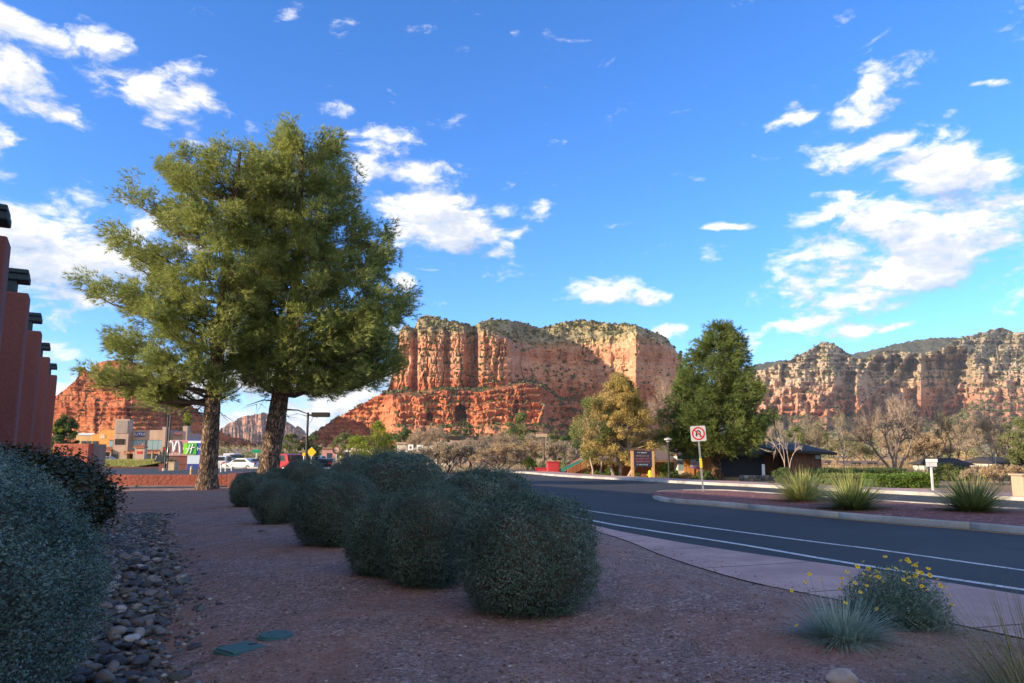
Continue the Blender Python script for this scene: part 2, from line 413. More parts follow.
M('sidewalk', _conc((0.50, 0.32, 0.285), .22)); M('concrete', _conc((0.42, 0.40, 0.36), .3)); M('kerb_yellowed', _conc((0.46, 0.38, 0.22), .3))
M('joint', color=(0.06, 0.045, 0.04), rough=.95)
def _paint(c):
    def fn(k, b, o):
        pos = k.new('ShaderNodeNewGeometry').outputs['Position']
        q = k.noise(pos, 14, 6, .7); q2 = k.noise(pos, 1.3, 3, .6)
        f = k.math('ADD', q.outputs[0], k.math('MULTIPLY', q2.outputs[0], .35))
        cc = k.mix(k.maprange(f, .66, .84, 0, .85), c, (.07, .07, .07))
        k.L.new(cc, b.inputs['Base Color']); b.inputs['Roughness'].default_value = .7
    return fn
M('white_line', _paint((.62, .63, .62))); M('yellow_line', _paint((.62, .34, .05)))
def _stucco(c, sc_=1.0, bumpy=.5):
    def fn(k, b, o):
        pos = k.new('ShaderNodeNewGeometry').outputs['Position']
        q = k.noise(pos, 18 * sc_, 5, .65); q2 = k.noise(k.scalev(pos, (1, 1, .35)), 1.1, 5, .6)
        cc = k.mix(k.maprange(q2.outputs[0], .3, .7), tuple(x * .85 for x in c), tuple(min(1, x * 1.08) for x in c))
        cc = k.mix(1.0, cc, k.maprange(q.outputs[0], .3, .7, .88, 1.1, 'LINEAR'), 'MULTIPLY')
        k.L.new(cc, b.inputs['Base Color']); b.inputs['Roughness'].default_value = .9
        k.L.new(k.bump(q.outputs[0], bumpy, .03 / sc_), b.inputs['Normal'])
    return fn
M('red_stucco', _stucco((0.25, 0.090, 0.078))); M('rough_red', _stucco((0.44, 0.13, 0.085), .5, 1.0)); M('rough_red_low', _stucco((0.30, 0.085, 0.06), .35, 1.0))
M('grey_stucco', _stucco((0.30, 0.24, 0.22))); M('mall_taupe', _stucco((0.42, 0.30, 0.245))); M('mall_orange', _stucco((0.62, 0.30, 0.085)))
M('mall_tan', _stucco((0.55, 0.35, 0.17))); M('pink_wall', _stucco((0.48, 0.24, 0.235))); M('dark_red_block', _stucco((0.17, 0.06, 0.05)))
M('teal_beam', color=(0.022, 0.048, 0.058), rough=.6, bump=.3, ns=20)
M('glass_dark', color=(0.03, 0.045, 0.055), rough=.08, spec=.8); M('glass_pale', color=(0.22, 0.33, 0.38), rough=.12, spec=.8)
M('window_frame', color=(0.05, 0.035, 0.03), rough=.5)
M('void_dark', color=(0.02, 0.017, 0.016), rough=.9)
M('terracotta', color=(0.50, 0.21, 0.12), rough=.8, ns=9, var=.35, bump=.4)
M('white_paint', color=(0.78, 0.79, 0.78), rough=.45, var=.05); M('red_paint', color=(0.55, 0.02, 0.025), rough=.4, var=.05); M('black_paint', color=(0.012, 0.012, 0.014), rough=.5)
M('sign_white', color=(0.52, 0.53, 0.55), rough=.5, var=.06)
M('navy', color=(0.02, 0.05, 0.25), rough=.4, var=.05); M('sign_green', color=(0.07, 0.42, 0.06), rough=.4, var=.05); M('sign_green_light', color=(0.22, 0.60, 0.05), rough=.4, var=.05)
M('pale_blue', color=(0.50, 0.60, 0.74), rough=.4, var=.05); M('blue_trim', color=(0.03, 0.08, 0.42), rough=.4)
M('road_green', color=(0.0, 0.25, 0.12), rough=.4); M('sign_yellow', color=(0.75, 0.5, 0.02), rough=.4)
M('steel', color=(0.42, 0.43, 0.43), rough=.45, metal=.7, ns=8); M('bronze_metal', color=(0.02, 0.017, 0.016), rough=.55)
M('sign_grey', color=(0.35, 0.36, 0.37), rough=.5); M('alu', color=(0.62, 0.63, 0.62), rough=.5)
def _planks(c, c2, per=0.3):
    def fn(k, b, o):
        tcx = k.new('ShaderNodeTexCoord').outputs['Object']; sp = k.new('ShaderNodeSeparateXYZ'); k.L.new(tcx, sp.inputs[0])
        u = k.math('ADD', sp.outputs[0], sp.outputs[1])
        fr = k.math('FRACT', k.math('DIVIDE', u, per)); line = k.math('LESS_THAN', fr, .09)
        cell = k.math('FLOOR', k.math('DIVIDE', u, per))
        wn = k.new('ShaderNodeTexWhiteNoise', noise_dimensions='1D'); k.L.new(cell, wn.inputs['W'])
        gr = k.noise(k.scalev(tcx, (8, 8, .8)), 3, 5, .6)
        cc = k.mix(k.math('ADD', k.math('MULTIPLY', wn.outputs[0], .4), k.math('MULTIPLY', gr.outputs[0], .6)), c, c2)
        cc = k.mix(k.math('MULTIPLY', line, .75), cc, (.03, .015, .01))
        k.L.new(cc, b.inputs['Base Color']); b.inputs['Roughness'].default_value = .8
        k.L.new(k.bump(k.math('SUBTRACT', 1.0, line), .8, .02), b.inputs['Normal'])
    return fn
M('house_wood', _planks((0.22, 0.075, 0.035), (0.36, 0.14, 0.06))); M('house_wood_bright', _planks((0.48, 0.20, 0.06), (0.62, 0.28, 0.09)))
M('house_wood_dark', _planks((0.10, 0.05, 0.035), (0.17, 0.09, 0.06))); M('garage_blue', _planks((0.025, 0.035, 0.055), (0.04, 0.05, 0.075), 5.0))
M('teal_trim', color=(0.03, 0.22, 0.18), rough=.5); M('shingle', color=(0.20, 0.13, 0.085), rough=.9, ns=14, var=.4, bump=.6); M('shingle_dark', color=(0.035, 0.033, 0.035), rough=.9, ns=14, var=.3, bump=.6)
M('cream_wall', color=(0.62, 0.58, 0.50), rough=.8); M('tan_block', _stucco((0.50, 0.37, 0.26))); M('post_wood', color=(0.50, 0.30, 0.13), rough=.8, ns=9, var=.25)
M('sign_board', color=(0.02, 0.018, 0.05), rough=.4); M('sign_text_red', color=(0.45, 0.12, 0.10), rough=.5); M('sign_text_gold', color=(0.40, 0.25, 0.10), rough=.5); M('sign_text_cyan', color=(0.35, 0.55, 0.62), rough=.5)
M('purple', color=(0.30, 0.10, 0.45), rough=.5); M('hydrant_yellow', color=(0.75, 0.60, 0.03), rough=.5); M('bin_red', color=(0.42, 0.035, 0.04), rough=.5)
M('cover_green', color=(0.055, 0.14, 0.13), rough=.65, ns=30, var=.2, bump=.2)
M('rubber', color=(0.02, 0.02, 0.02), rough=.8); M('car_white', color=(0.7, 0.7, 0.7), rough=.25); M('car_red', color=(0.35, 0.02, 0.02), rough=.25); M('car_silver', color=(0.35, 0.37, 0.4), rough=.3, metal=.3)
M('car_dark', color=(0.03, 0.035, 0.045), rough=.25); M('tail_red', color=(0.5, 0.01, 0.01), rough=.3); M('lamp_glass', color=(0.6, 0.6, 0.55), rough=.3)
def _rock(k, b, o):
    ge = k.new('ShaderNodeNewGeometry'); oi = k.new('ShaderNodeObjectInfo')
    r = k.math('FRACT', k.math('ADD', ge.outputs['Random Per Island'], oi.outputs['Random']))
    q = k.noise(ge.outputs['Position'], 22, 5, .65)
    c = k.ramp(r, [(0, (.045, .05, .055)), (.3, (.085, .088, .09)), (.45, (.14, .115, .10)), (.62, (.10, .125, .12)), (.8, (.22, .18, .155)), (.93, (.30, .27, .24)), (1, (.5, .47, .43))])
    c = k.mix(1.0, c, k.maprange(q.outputs[0], .3, .7, .65, 1.3, 'LINEAR'), 'MULTIPLY')
    k.L.new(c, b.inputs['Base Color']); b.inputs['Roughness'].default_value = .75
    k.L.new(k.bump(q.outputs[0], .5, .012), b.inputs['Normal'])
M('river_rock', _rock)
def _pebble(k, b, o):
    ge = k.new('ShaderNodeNewGeometry')
    c = k.ramp(ge.outputs['Random Per Island'], [(0, (.09, .05, .042)), (.4, (.21, .115, .10)), (.75, (.28, .17, .15)), (.93, (.36, .27, .24)), (1, (.55, .47, .43))])
    k.L.new(c, b.inputs['Base Color']); b.inputs['Roughness'].default_value = .9
M('pebble', _pebble)
M('pale_rock', color=(0.42, 0.36, 0.33), rough=.85, bump=.6, ns=14, var=.25)
# foliage palette
foliage('pine_needles', (0.14, 0.18, 0.05), (0.35, 0.40, 0.11), (0.62, 0.62, 0.25), .40, clump=1.1)
foliage('pine_needles_dark', (0.075, 0.12, 0.035), (0.18, 0.235, 0.065), (0.34, 0.38, 0.12), .32, clump=1.0)
foliage('golden_juniper', (0.28, 0.24, 0.07), (0.52, 0.38, 0.13), (0.68, 0.52, 0.24), .3, clump=.55)
foliage('sage_dark', (0.045, 0.078, 0.055), (0.105, 0.165, 0.122), (0.23, 0.31, 0.25), .12, clump=3)
foliage('sage_blue', (0.05, 0.085, 0.065), (0.12, 0.18, 0.145), (0.25, 0.33, 0.28), .12, clump=3)
foliage('scrub', (0.06, 0.07, 0.03), (0.11, 0.115, 0.05), (0.17, 0.165, 0.08), .15)
foliage('privet', (0.020, 0.028, 0.012), (0.045, 0.055, 0.020), (0.15, 0.075, 0.035), .15, .35, clump=2)
foliage('spring_green', (0.16, 0.22, 0.02), (0.28, 0.33, 0.04), (0.40, 0.42, 0.08), .35)
foliage('olive_green', (0.10, 0.13, 0.04), (0.20, 0.225, 0.075), (0.30, 0.31, 0.12), .3)
foliage('deep_green', (0.05, 0.085, 0.03), (0.10, 0.15, 0.05), (0.17, 0.22, 0.08), .28)
foliage('grey_brush', (0.28, 0.22, 0.14), (0.42, 0.34, 0.22), (0.52, 0.43, 0.30), .3)
foliage('tan_brush', (0.34, 0.23, 0.11), (0.48, 0.34, 0.17), (0.55, 0.43, 0.23), .3)
foliage('hedge_green', (0.06, 0.11, 0.02), (0.14, 0.22, 0.035), (0.24, 0.32, 0.07), .3, clump=2)
foliage('sotol', (0.12, 0.17, 0.04), (0.27, 0.32, 0.09), (0.50, 0.50, 0.19), .3)
foliage('sotol_dry', (0.30, 0.25, 0.12), (0.42, 0.34, 0.18), (0.52, 0.44, 0.27), .25)
foliage('agave', (0.25, 0.27, 0.08), (0.4, 0.4, 0.15), (0.5, 0.46, 0.2), .2)
foliage('silver_leaf', (0.18, 0.26, 0.20), (0.32, 0.43, 0.35), (0.50, 0.60, 0.52), .2, clump=5)
foliage('daisy_leaf', (0.07, 0.13, 0.09), (0.15, 0.24, 0.18), (0.27, 0.38, 0.30), .2, clump=5)
foliage('long_grass', (0.14, 0.13, 0.04), (0.22, 0.20, 0.075), (0.34, 0.31, 0.15), .2, clump=4)
foliage('lawn', (0.22, 0.23, 0.05), (0.36, 0.34, 0.09), (0.45, 0.42, 0.14), .2)
M('flower_yellow', color=(0.80, 0.56, 0.02), rough=.6); M('flower_eye', color=(0.55, 0.30, 0.01), rough=.7)
bark('pine_bark', (0.045, 0.028, 0.02), (0.16, 0.09, 0.055), (0.46, 0.31, 0.21))
bark('brown_bark', (0.03, 0.018, 0.012), (0.12, 0.07, 0.045), (0.27, 0.15, 0.085))
M('branch_bark', color=(0.10, 0.068, 0.05), rough=.9, ns=12, var=.3, bump=.4)
M('grey_bark', color=(0.20, 0.15, 0.125), rough=.9, ns=12, var=.3, bump=.4)
M('pale_bark', color=(0.36, 0.29, 0.24), rough=.9, ns=12, var=.25, bump=.4)
M('twig', color=(0.36, 0.28, 0.22), rough=.9, ns=3, var=.3)

def cliff_mat(name, stops, z0, z1, veg=(0.085, 0.085, 0.04), vegamt=1.0, band=0.06, tint=1.0, vz=(.42, .75), spk=0.035, vhi=None):
    """layered sandstone: colour by height with warped strata, scrub on the gentler slopes"""
    def fn(k, b, o):
        ge = k.new('ShaderNodeNewGeometry'); pos = ge.outputs['Position']
        sp = k.new('ShaderNodeSeparateXYZ'); k.L.new(pos, sp.inputs[0])
        wv = k.noise(pos, 0.006, 3, .5); wz = k.math('MULTIPLY_ADD', k.math('SUBTRACT', wv.outputs[0], .5), 22.0, sp.outputs[2])
        t = k.maprange(wz, z0, z1, 0, 1, 'LINEAR')
        c = k.ramp(t, stops)
        st = k.noise(k.scalev(pos, (.0016, .0016, band)), 1.0, 8, .72)
        c = k.mix(k.maprange(st.outputs[0], .46, .60, .0, .55), c, k.mix(1.0, c, (1.22, 1.36, 1.48), 'MULTIPLY'))
        c = k.mix(k.maprange(st.outputs[0], .47, .36, 0, .4), c, k.mix(1.0, c, (.72, .60, .56), 'MULTIPLY'))
        wp = k.noise(pos, .02, 4, .6); wpos = k.vmath('ADD', pos, k.vmath('MULTIPLY', wp.outputs['Color'], (40, 40, 10)))
        st2 = k.noise(k.scalev(wpos, (.03, .03, .012)), 1.0, 7, .68)
        c = k.mix(1.0, c, k.maprange(st2.outputs[0], .3, .7, .74, 1.24, 'LINEAR'), 'MULTIPLY')
        nzn = k.noise(pos, spk, 5, .7); nsp = k.new('ShaderNodeSeparateXYZ'); k.L.new(ge.outputs['Normal'], nsp.inputs[0])
        slope = k.maprange(nsp.outputs[2], vz[0], vz[1])
        if vhi: slope = k.math('MAXIMUM', slope, k.maprange(wz, vhi[0], vhi[1], 0, vhi[2]))
        v1 = k.math('MULTIPLY', slope, k.maprange(nzn.outputs[0], .42, .60))
        spots = k.voro(pos, spk * 2.6); v2 = k.math('MULTIPLY', k.maprange(spots.outputs['Distance'], .46, .30), k.maprange(nzn.outputs[0], .34, .52))
        v2 = k.math('MULTIPLY', v2, k.math('ADD', .10, slope, clamp=True))
        vg = k.math('MULTIPLY', k.math('MAXIMUM', k.math('MULTIPLY', v1, .75), v2), vegamt, clamp=True)
        c = k.mix(vg, c, veg)
        k.L.new(c, b.inputs['Base Color']); b.inputs['Roughness'].default_value = .95; b.inputs['Specular IOR Level'].default_value = .1
        bn = k.noise(k.scalev(wpos, (.045, .045, .05)), 1.0, 9, .74); vv = k.voro(k.scalev(wpos, (.035, .035, .012)), 1.0, 'DISTANCE_TO_EDGE')
        hh = k.math('ADD', bn.outputs[0], k.math('MULTIPLY', k.maprange(vv.outputs['Distance'], 0, .12), .5))
        hh = k.math('ADD', hh, k.math('MULTIPLY', st.outputs[0], .8))
        k.L.new(k.bump(hh, .9, 9.0), b.inputs['Normal'])
    return M(name, fn)
# ================================================================ SETTING
def ext(pts, y0, n_=6):
    """extend a ground curve towards/behind the camera along its last direction"""
    a, b = pts[-2], pts[-1]; d = (b - a) / abs(b.y - a.y)
    pts = list(pts); t = (b.y - y0)
    for i in range(1, n_ + 1): pts.append(b + d * (t * i / n_))
    return pts
def smooth_curve(pts, n_=60):
    """resample with Catmull-Rom, far to near"""
    p = [np.array(q) for q in pts]; p = [2 * p[0] - p[1]] + p + [2 * p[-1] - p[-2]]
    out = []
    m = len(p) - 3
    for i in range(m):
        k_ = max(2, int(n_ / m))
        for j in range(k_):
            t = j / k_; a, b, c, d = p[i:i + 4]
            out.append(.5 * (2 * b + (c - a) * t + (2 * a - 5 * b + 4 * c - d) * t * t + (3 * b - a - 3 * c + d) * t ** 3))
    out.append(p[-2]); return np.array(out)
ZS = 0.12
far_n = [Vector((-30, 41.5, 0)), Vector((-22, 41, 0)), Vector((-14, 38.5, 0)), Vector((-8, 34, 0)), Vector((-3.6, 28, 0)), Vector((-0.9, 22, 0))]
S0 = smooth_curve(far_n + ext([G(596, 531, ZS), G(665, 556, ZS), G(740, 579, ZS), G(809, 593.5, ZS), G(900, 612, ZS), G(990, 631, ZS)], -8), 120)
S1 = smooth_curve([v + Vector((.5, 1.7, 0)) for v in far_n] + ext([G(590, 524, ZS), G(640, 535, ZS), G(700, 545.5, ZS), G(770, 556, ZS), G(851, 567, ZS), G(917, 577.4, ZS), G(1024, 595, ZS)], -8), 120)
W1 = smooth_curve([v + Vector((.7, 2.1, 0)) for v in far_n] + ext([G(594, 521), G(650, 530.5), G(740, 544.5), G(815, 557.5), G(892, 570), G(1024, 590)], -8), 120)
W2 = smooth_curve([v + Vector((1.5, 3.8, 0)) for v in far_n] + ext([G(584, 510), G(667, 522), G(740, 532), G(815, 542), G(879, 550), G(1024, 570.5)], -8), 120)
S0[:, 2] = ZS; S1[:, 2] = ZS; W1[:, 2] = 0; W2[:, 2] = 0
KB = smooth_curve([Vector((-30, 75, 0)), Vector((-14, 70, 0)), Vector((-4, 62, 0)), G(517, 473), G(560, 476.6), G(630, 480.6), G(705, 484.8), G(743, 486.5), G(790, 489), G(881, 493.4), G(940, 496.5)] + ext([G(980, 498.6), G(1024, 501)], -8)[0:], 120)
M0 = smooth_curve([G(652, 497.6), G(656, 500), G(668, 502.4), G(700, 504.6), G(760, 510), G(873, 521), G(982, 530)] + ext([G(1000, 531.8), G(1024, 534)], 2), 80)
M1 = smooth_curve([G(652, 497.6), G(655, 495.4), G(668, 493.4), G(719, 492.6), G(764, 495.5), G(800, 498), G(876, 503.5), G(930, 507)] + ext([G(980, 510.3), G(1024, 513)], 2), 80)
def X_at(curve, y):
    o_ = np.argsort(curve[:, 1]); return np.interp(y, curve[o_, 1], curve[o_, 0])

# base terrain, to the horizon
def terrain_z(x, y):
    x = np.asarray(x, float); y = np.asarray(y, float)
    r = np.hypot(x, y)
    left = sstep(42, 100, y) * sstep(25, -10, x)
    z = -0.06 - 0.62 * left - 0.26 * sstep(43, 49, y) * sstep(-6, 2, x) * (1 - left)
    z = z + np.clip(r - 500, 0, None) * 0.010
    z = z + (fbm(x / 220, y / 220, 0, 4, 3) - .5) * 16 * sstep(260, 900, r)
    return z
rr = np.concatenate([np.linspace(0.0, 60, 31), np.geomspace(64, 15000, 70)])
th = np.linspace(0, 2 * math.pi, 241)[:-1]
RR, TH = np.meshgrid(rr, th, indexing='ij'); X = RR * np.sin(TH); Y = RR * np.cos(TH)
V = np.stack([X, Y, terrain_z(X, Y)], -1).reshape(-1, 3)
i = np.arange(len(rr) - 1)[:, None]; j = np.arange(240)[None, :]; j2 = (j + 1) % 240
F = np.stack([i * 240 + j, i * 240 + j2, (i + 1) * 240 + j2, (i + 1) * 240 + j], -1).reshape(-1, 4)[:, ::-1]
tag(ob('terrain', nm(V, [F], M('dirt'), smooth=True)), kind='structure')

# landscaped gravel bed, with its mound under the shrubs and the shallow swale for the stones
CREEK = [(-2.45, 3.2), (-2.6, 4.6), (-3.15, 6.0), (-4.1, 8.2), (-5.6, 11.4), (-7.0, 14.0), (-8.1, 16.4), (-9.0, 18.5)]
def creek_x(y): return np.interp(y, [c[1] for c in CREEK], [c[0] for c in CREEK])
def bed_z(x, y):
    x = np.asarray(x, float); y = np.asarray(y, float)
    s0 = X_at(S0, y); d = s0 - x
    z = 0.10 + 0 * x
    z = z + 0.20 * np.exp(-(((x - (s0 - 1.7)) / 1.3) ** 2)) * np.exp(-((y - 9.5) / 5.0) ** 2)
    z = z + 0.10 * np.exp(-((x + 1.5) / 3.2) ** 2) * np.exp(-((y - 13) / 9) ** 2)
    z = z + (fbm(x * .8, y * .8, 0, 3, 5) - .5) * .07 + (fbm(x * 3, y * 3, 0, 2, 8) - .5) * .02
    cw = np.exp(-((x - creek_x(y)) / .75) ** 2) * sstep(19, 16, y)
    z = z - 0.16 * cw
    z = z - 0.09 * sstep(18, 29, y) * sstep(-2, -10, x)
    e = sstep(0.0, 0.5, d); return z * e + (ZS - 0.008) * (1 - e) - .016 * sstep(.0, -.04, d)
ys = np.concatenate([np.arange(-6, 3, .5), np.arange(3, 14, .07), np.arange(14, 40.01, .2)])
nx = 260; tt = np.r_[0, np.linspace(0.0022, 1, nx - 1)]
Yg = np.repeat(ys[:, None], nx, 1); xr = X_at(S0, ys)[:, None] + .07; xl = np.where(ys < 20, -9 - ys * .35, -26)[:, None]
Xg = xr + (xl - xr) * tt[None, :]
V = np.stack([Xg, Yg, bed_z(Xg, Yg)], -1).reshape(-1, 3)
i = np.arange(len(ys) - 1)[:, None]; j = np.arange(nx - 1)[None, :]
F = np.stack([i * nx + j, (i + 1) * nx + j, (i + 1) * nx + j + 1, i * nx + j + 1], -1).reshape(-1, 4)[:, ::-1]
F = F[:, ::-1]
me = nm(V, [F], M('gravel'), smooth=True); 
tag(ob('gravel_bed', me), kind='structure')

def strip(name, A, B, z, mat_, skirt=0, kind='structure', parent=None):
    """surface between two world curves; resampled to equal counts; optional skirt down"""
    nA = 160
    def rs(C):
        d = np.r_[0, np.cumsum(np.linalg.norm(np.diff(C, axis=0), axis=1))]; t = np.linspace(0, d[-1], nA)
        return np.stack([np.interp(t, d, C[:, q]) for q in range(3)], 1)
    a, b = rs(A), rs(B); a[:, 2] = z; b[:, 2] = z
    V = np.concatenate([a, b]); i = np.arange(nA - 1)
    F = [np.stack([i, i + 1, nA + i + 1, nA + i], -1)]
    if skirt:
        a2, b2 = a.copy(), b.copy(); a2[:, 2] -= skirt; b2[:, 2] -= skirt
        V = np.concatenate([V, a2, b2])
        F.append(np.stack([i, 2 * nA + i, 2 * nA + i + 1, i + 1], -1)); F.append(np.stack([nA + i + 1, 3 * nA + i + 1, 3 * nA + i, nA + i], -1))
    o = ob(name, nm(V, F, mat_), parent); return tag(o, kind=kind) if kind else o
def offset(C, d):
    T = np.gradient(C[:, :2], axis=0); T /= np.linalg.norm(T, axis=1, keepdims=True); Nn = np.stack([T[:, 1], -T[:, 0]], 1)
    D = C.copy(); D[:, :2] += Nn * d; return D
def by_y(C, y0, y1): return C[(C[:, 1] >= y0) & (C[:, 1] <= y1)]

# the road: one asphalt sheet from the near kerb to the far one, opening onto the highway
strip('road', S1 * [1, 1, 0] , KB, 0.0, M('asphalt'))
hw = MB(); hw.add([(-140, 62, 0), (-30, 62, 0), (-30, 106, 0), (-140, 106, 0)], [(0, 1, 2, 3)])
V = np.array([(x, y, terrain_z(x, y) + .05) for y in np.linspace(40, 103, 12) for x in np.linspace(-120, 3, 24)])
i = np.arange(11)[:, None]; j = np.arange(23)[None, :]
F = np.stack([i * 24 + j, i * 24 + j + 1, (i + 1) * 24 + j + 1, (i + 1) * 24 + j], -1).reshape(-1, 4)
tag(ob('highway', nm(V, [F], M('asphalt'))), kind='structure')
V = np.array([(x, y, -0.60 + .0 * x) for y in (103, 300, 900) for x in (-150, -20 - (0 if y == 103 else y * .2))])
for k_, (x0, x1, y0, y1) in enumerate([(-34, -24, 41, 64)]): pass
# sidewalk slabs, kerb and joints
tag(strip('sidewalk_joint_bed', S0, S1, ZS - .012, M('joint'), .12), kind='structure')
def slabs(name, A, B, mat_, gap=.022, step=1.8, z=ZS):
    nA = 400
    def rs(C):
        d = np.r_[0, np.cumsum(np.linalg.norm(np.diff(C, axis=0), axis=1))]; t = np.linspace(0, d[-1], nA)
        return np.stack([np.interp(t, d, C[:, q]) for q in range(3)], 1)
    a, b = rs(A), rs(B); L = np.linalg.norm(np.diff(a, axis=0), axis=1).sum(); m = int(L / step); tb = TB()
    for i in range(m):
        u0, u1 = i / m + gap / L / 2, (i + 1) / m - gap / L / 2
        us = np.linspace(u0, u1, 5) * (nA - 1)
        pa = np.stack([np.interp(us, np.arange(nA), a[:, q]) for q in range(3)], 1); pb = np.stack([np.interp(us, np.arange(nA), b[:, q]) for q in range(3)], 1)
        pa[:, 2] = z; pb[:, 2] = z
        v = np.concatenate([pa, pb]); q = np.arange(4); tb.raw(v, np.stack([q, q + 1, 5 + q + 1, 5 + q], -1))
    return tag(ob(name, tb.mesh(name, mat_)), kind='structure')
slabs('sidewalk', offset(S0, 0.0), S1, M('sidewalk'))
# painted lines
strip('edge_line', offset(W1, .065), offset(W1, -.065), .004, M('white_line'))
strip('bike_lane_line', offset(W2, .055), offset(W2, -.055), .004, M('white_line'))
m0y = M0[12:]
strip('yellow_edge_line', offset(m0y, .13), offset(m0y, .25), .004, M('yellow_line'))
# median island: kerb ring of concrete and the red gravel inside
ring = np.concatenate([M0[::-1], M1[1:]])
def kerb(name, C, wdt, h, side, mat_, seg=3.0):
    """kerb stones in lengths along a curve: rounded top edge, joints between lengths"""
    d = np.r_[0, np.cumsum(np.linalg.norm(np.diff(C, axis=0), axis=1))]; L = d[-1]; m = max(1, int(L / seg)); tb = TB()
    prof = [(0, 0), (0.01, h * .8), (.035, h), (wdt, h), (wdt, 0)]
    for i in range(m):
        t = np.linspace(i * L / m + .008, (i + 1) * L / m - .008, 7)
        p = np.stack([np.interp(t, d, C[:, q]) for q in range(3)], 1)
        T = np.gradient(p[:, :2], axis=0); T /= np.linalg.norm(T, axis=1, keepdims=True) + 1e-9; Nn = np.stack([T[:, 1], -T[:, 0]], 1) * side
        V = np.concatenate([np.c_[p[:, :2] + Nn * a, np.full(7, b)] for a, b in prof])
        F = []
        for r_ in range(4):
            for q in range(6): F.append((r_ * 7 + q, r_ * 7 + q + 1, (r_ + 1) * 7 + q + 1, (r_ + 1) * 7 + q))
        F.append((0, 7, 21, 28)); F.append((6, 34, 27, 13))
        tb.raw(V, F)
    o = ob(name, tb.mesh(name, mat_)); return tag(o, kind='structure')
kerb('median_kerb', ring, .16, .13, 1, M('concrete'))
a_, b_ = offset(M0, -.0), offset(M1, .0)
nA = 150
def rs(C, nA=nA):
    d = np.r_[0, np.cumsum(np.linalg.norm(np.diff(C, axis=0), axis=1))]; t = np.linspace(0, d[-1], nA); return np.stack([np.interp(t, d, C[:, q]) for q in range(3)], 1)
a, b = rs(M0), rs(M1); wv = np.linspace(0.0, 1, 24)
ln = np.linalg.norm((b - a)[:, :2], axis=1)[:, None] + 1e-6
ww = np.clip(wv[None, :], .0, 1)
Vm = a[:, None, :] + (b - a)[:, None, :] * np.clip(ww, np.minimum(.12 / ln, .5), 1 - np.minimum(.12 / ln, .5))[:, :, None]
Vm[:, :, 2] = .10 + .07 * np.sin(ww * math.pi) + (fbm(Vm[:, :, 0] * 1.5, Vm[:, :, 1] * 1.5, 0, 3, 9) - .5) * .04
i = np.arange(nA - 1)[:, None]; j = np.arange(23)[None, :]
F = np.stack([i * 24 + j, i * 24 + j + 1, (i + 1) * 24 + j + 1, (i + 1) * 24 + j], -1).reshape(-1, 4)
tag(ob('median_gravel', nm(Vm.reshape(-1, 3), [F], M('median_gravel'), smooth=True)), kind='structure')
# far kerb and its red pavement
KB2 = offset(KB, -2.0)
if np.mean(np.linalg.norm(KB2[:, :2], axis=1)) < np.mean(np.linalg.norm(KB[:, :2], axis=1)): sgn = 1
else: sgn = -1
kerb('far_kerb', KB, .2, .13, sgn, M('concrete'), 4.0)
slabs('far_sidewalk', offset(KB, sgn * .21), offset(KB, sgn * 2.4), M('sidewalk'), z=.115)
strip('far_sidewalk_bed', offset(KB, sgn * .2), offset(KB, sgn * 2.42), .10, M('joint'), .2)

# near shoulder of reddish soil between the pavement and the edge line is the open gutter strip
strip('gutter', S1 * [1, 1, 0], offset(S1, .22 if np.mean(offset(S1, .22)[:, 0]) > np.mean(S1[:, 0]) else -.22) * [1, 1, 0], .005, M('concrete'))

# ---------------------------------------------------------------- mountains
def relief(name, mat_, u0, u1, du, sky_pts, base, Y0, depth_fn, dv=0.6, nv=None, top_back=(0.5, 1.2), seed=1):
    """rock mass standing at distance Y0: a front carved by depth_fn (in units of one photo pixel at Y0), a top and a back"""
    us = np.arange(u0, u1 + du, du); sk = lerp(us, sky_pts)
    s_ = Y0 / FOC
    sk = sk - (fbm(us / 2.2, us * 0, 0, 3, seed + 50) - .5) * 2.2 - (np.clip(fbm(us / 1.1, us * 0, 3, 2, seed + 51), .5, 1) - .5) * 1.6
    nvv = nv or int((base - sk.min()) / dv)
    t = np.linspace(0, 1, nvv)
    U = np.repeat(us[None, :], nvv, 0); Vv = base + (sk[None, :] - base) * t[:, None]
    D = depth_fn(U, Vv, sk[None, :])
    rows_u = [U]; rows_v = [Vv]; rows_y = [Y0 + D * s_]
    def pos(U, Vv, Yv):
        dx = (U - 512) / FOC; k_ = (341.5 - Vv) / FOC
        dy = math.cos(PITCH) - math.sin(PITCH) * k_; dz = math.sin(PITCH) + math.cos(PITCH) * k_
        return np.stack([dx / dy * Yv, Yv, CAMZ + dz / dy * Yv], -1)
    A = pos(U, Vv, Y0 + D * s_)
    last = A[-1]; H = last[:, 2] - 0
    back = []
    for f, (dd_, hz) in enumerate([(8, .985), (25, .97), (60, .9), (110, .6), (170, -.05)]):
        q = last.copy(); q[:, 0] *= 1 + dd_ * s_ / Y0 * 0.6; q[:, 1] += dd_ * s_; q[:, 2] = H * hz + (fbm(us / 9, us * 0 + f, 0, 3, seed) - .5) * H * .03; back.append(q)
    A = np.concatenate([A, np.array(back)])
    m, w_ = A.shape[:2]; i = np.arange(m - 1)[:, None]; j = np.arange(w_ - 1)[None, :]
    F = np.stack([i * w_ + j, i * w_ + j + 1, (i + 1) * w_ + j + 1, (i + 1) * w_ + j], -1).reshape(-1, 4)
    o = ob(name, nm(A.reshape(-1, 3), [F], mat_)); return tag(o, kind='structure')
def ridged(x, y, o=4, seed=0):
    return 1 - np.abs(2 * fbm(x, y, 0, o, seed) - 1) * 2
def terr(V, base, period, sharp=.82):
    """stair function of height: rises slowly then jumps (flat treads seen edge on, steep risers)"""
    q = (base - V) / period; f = q - np.floor(q); return (np.floor(q) + sstep(sharp, 1, f)) * period

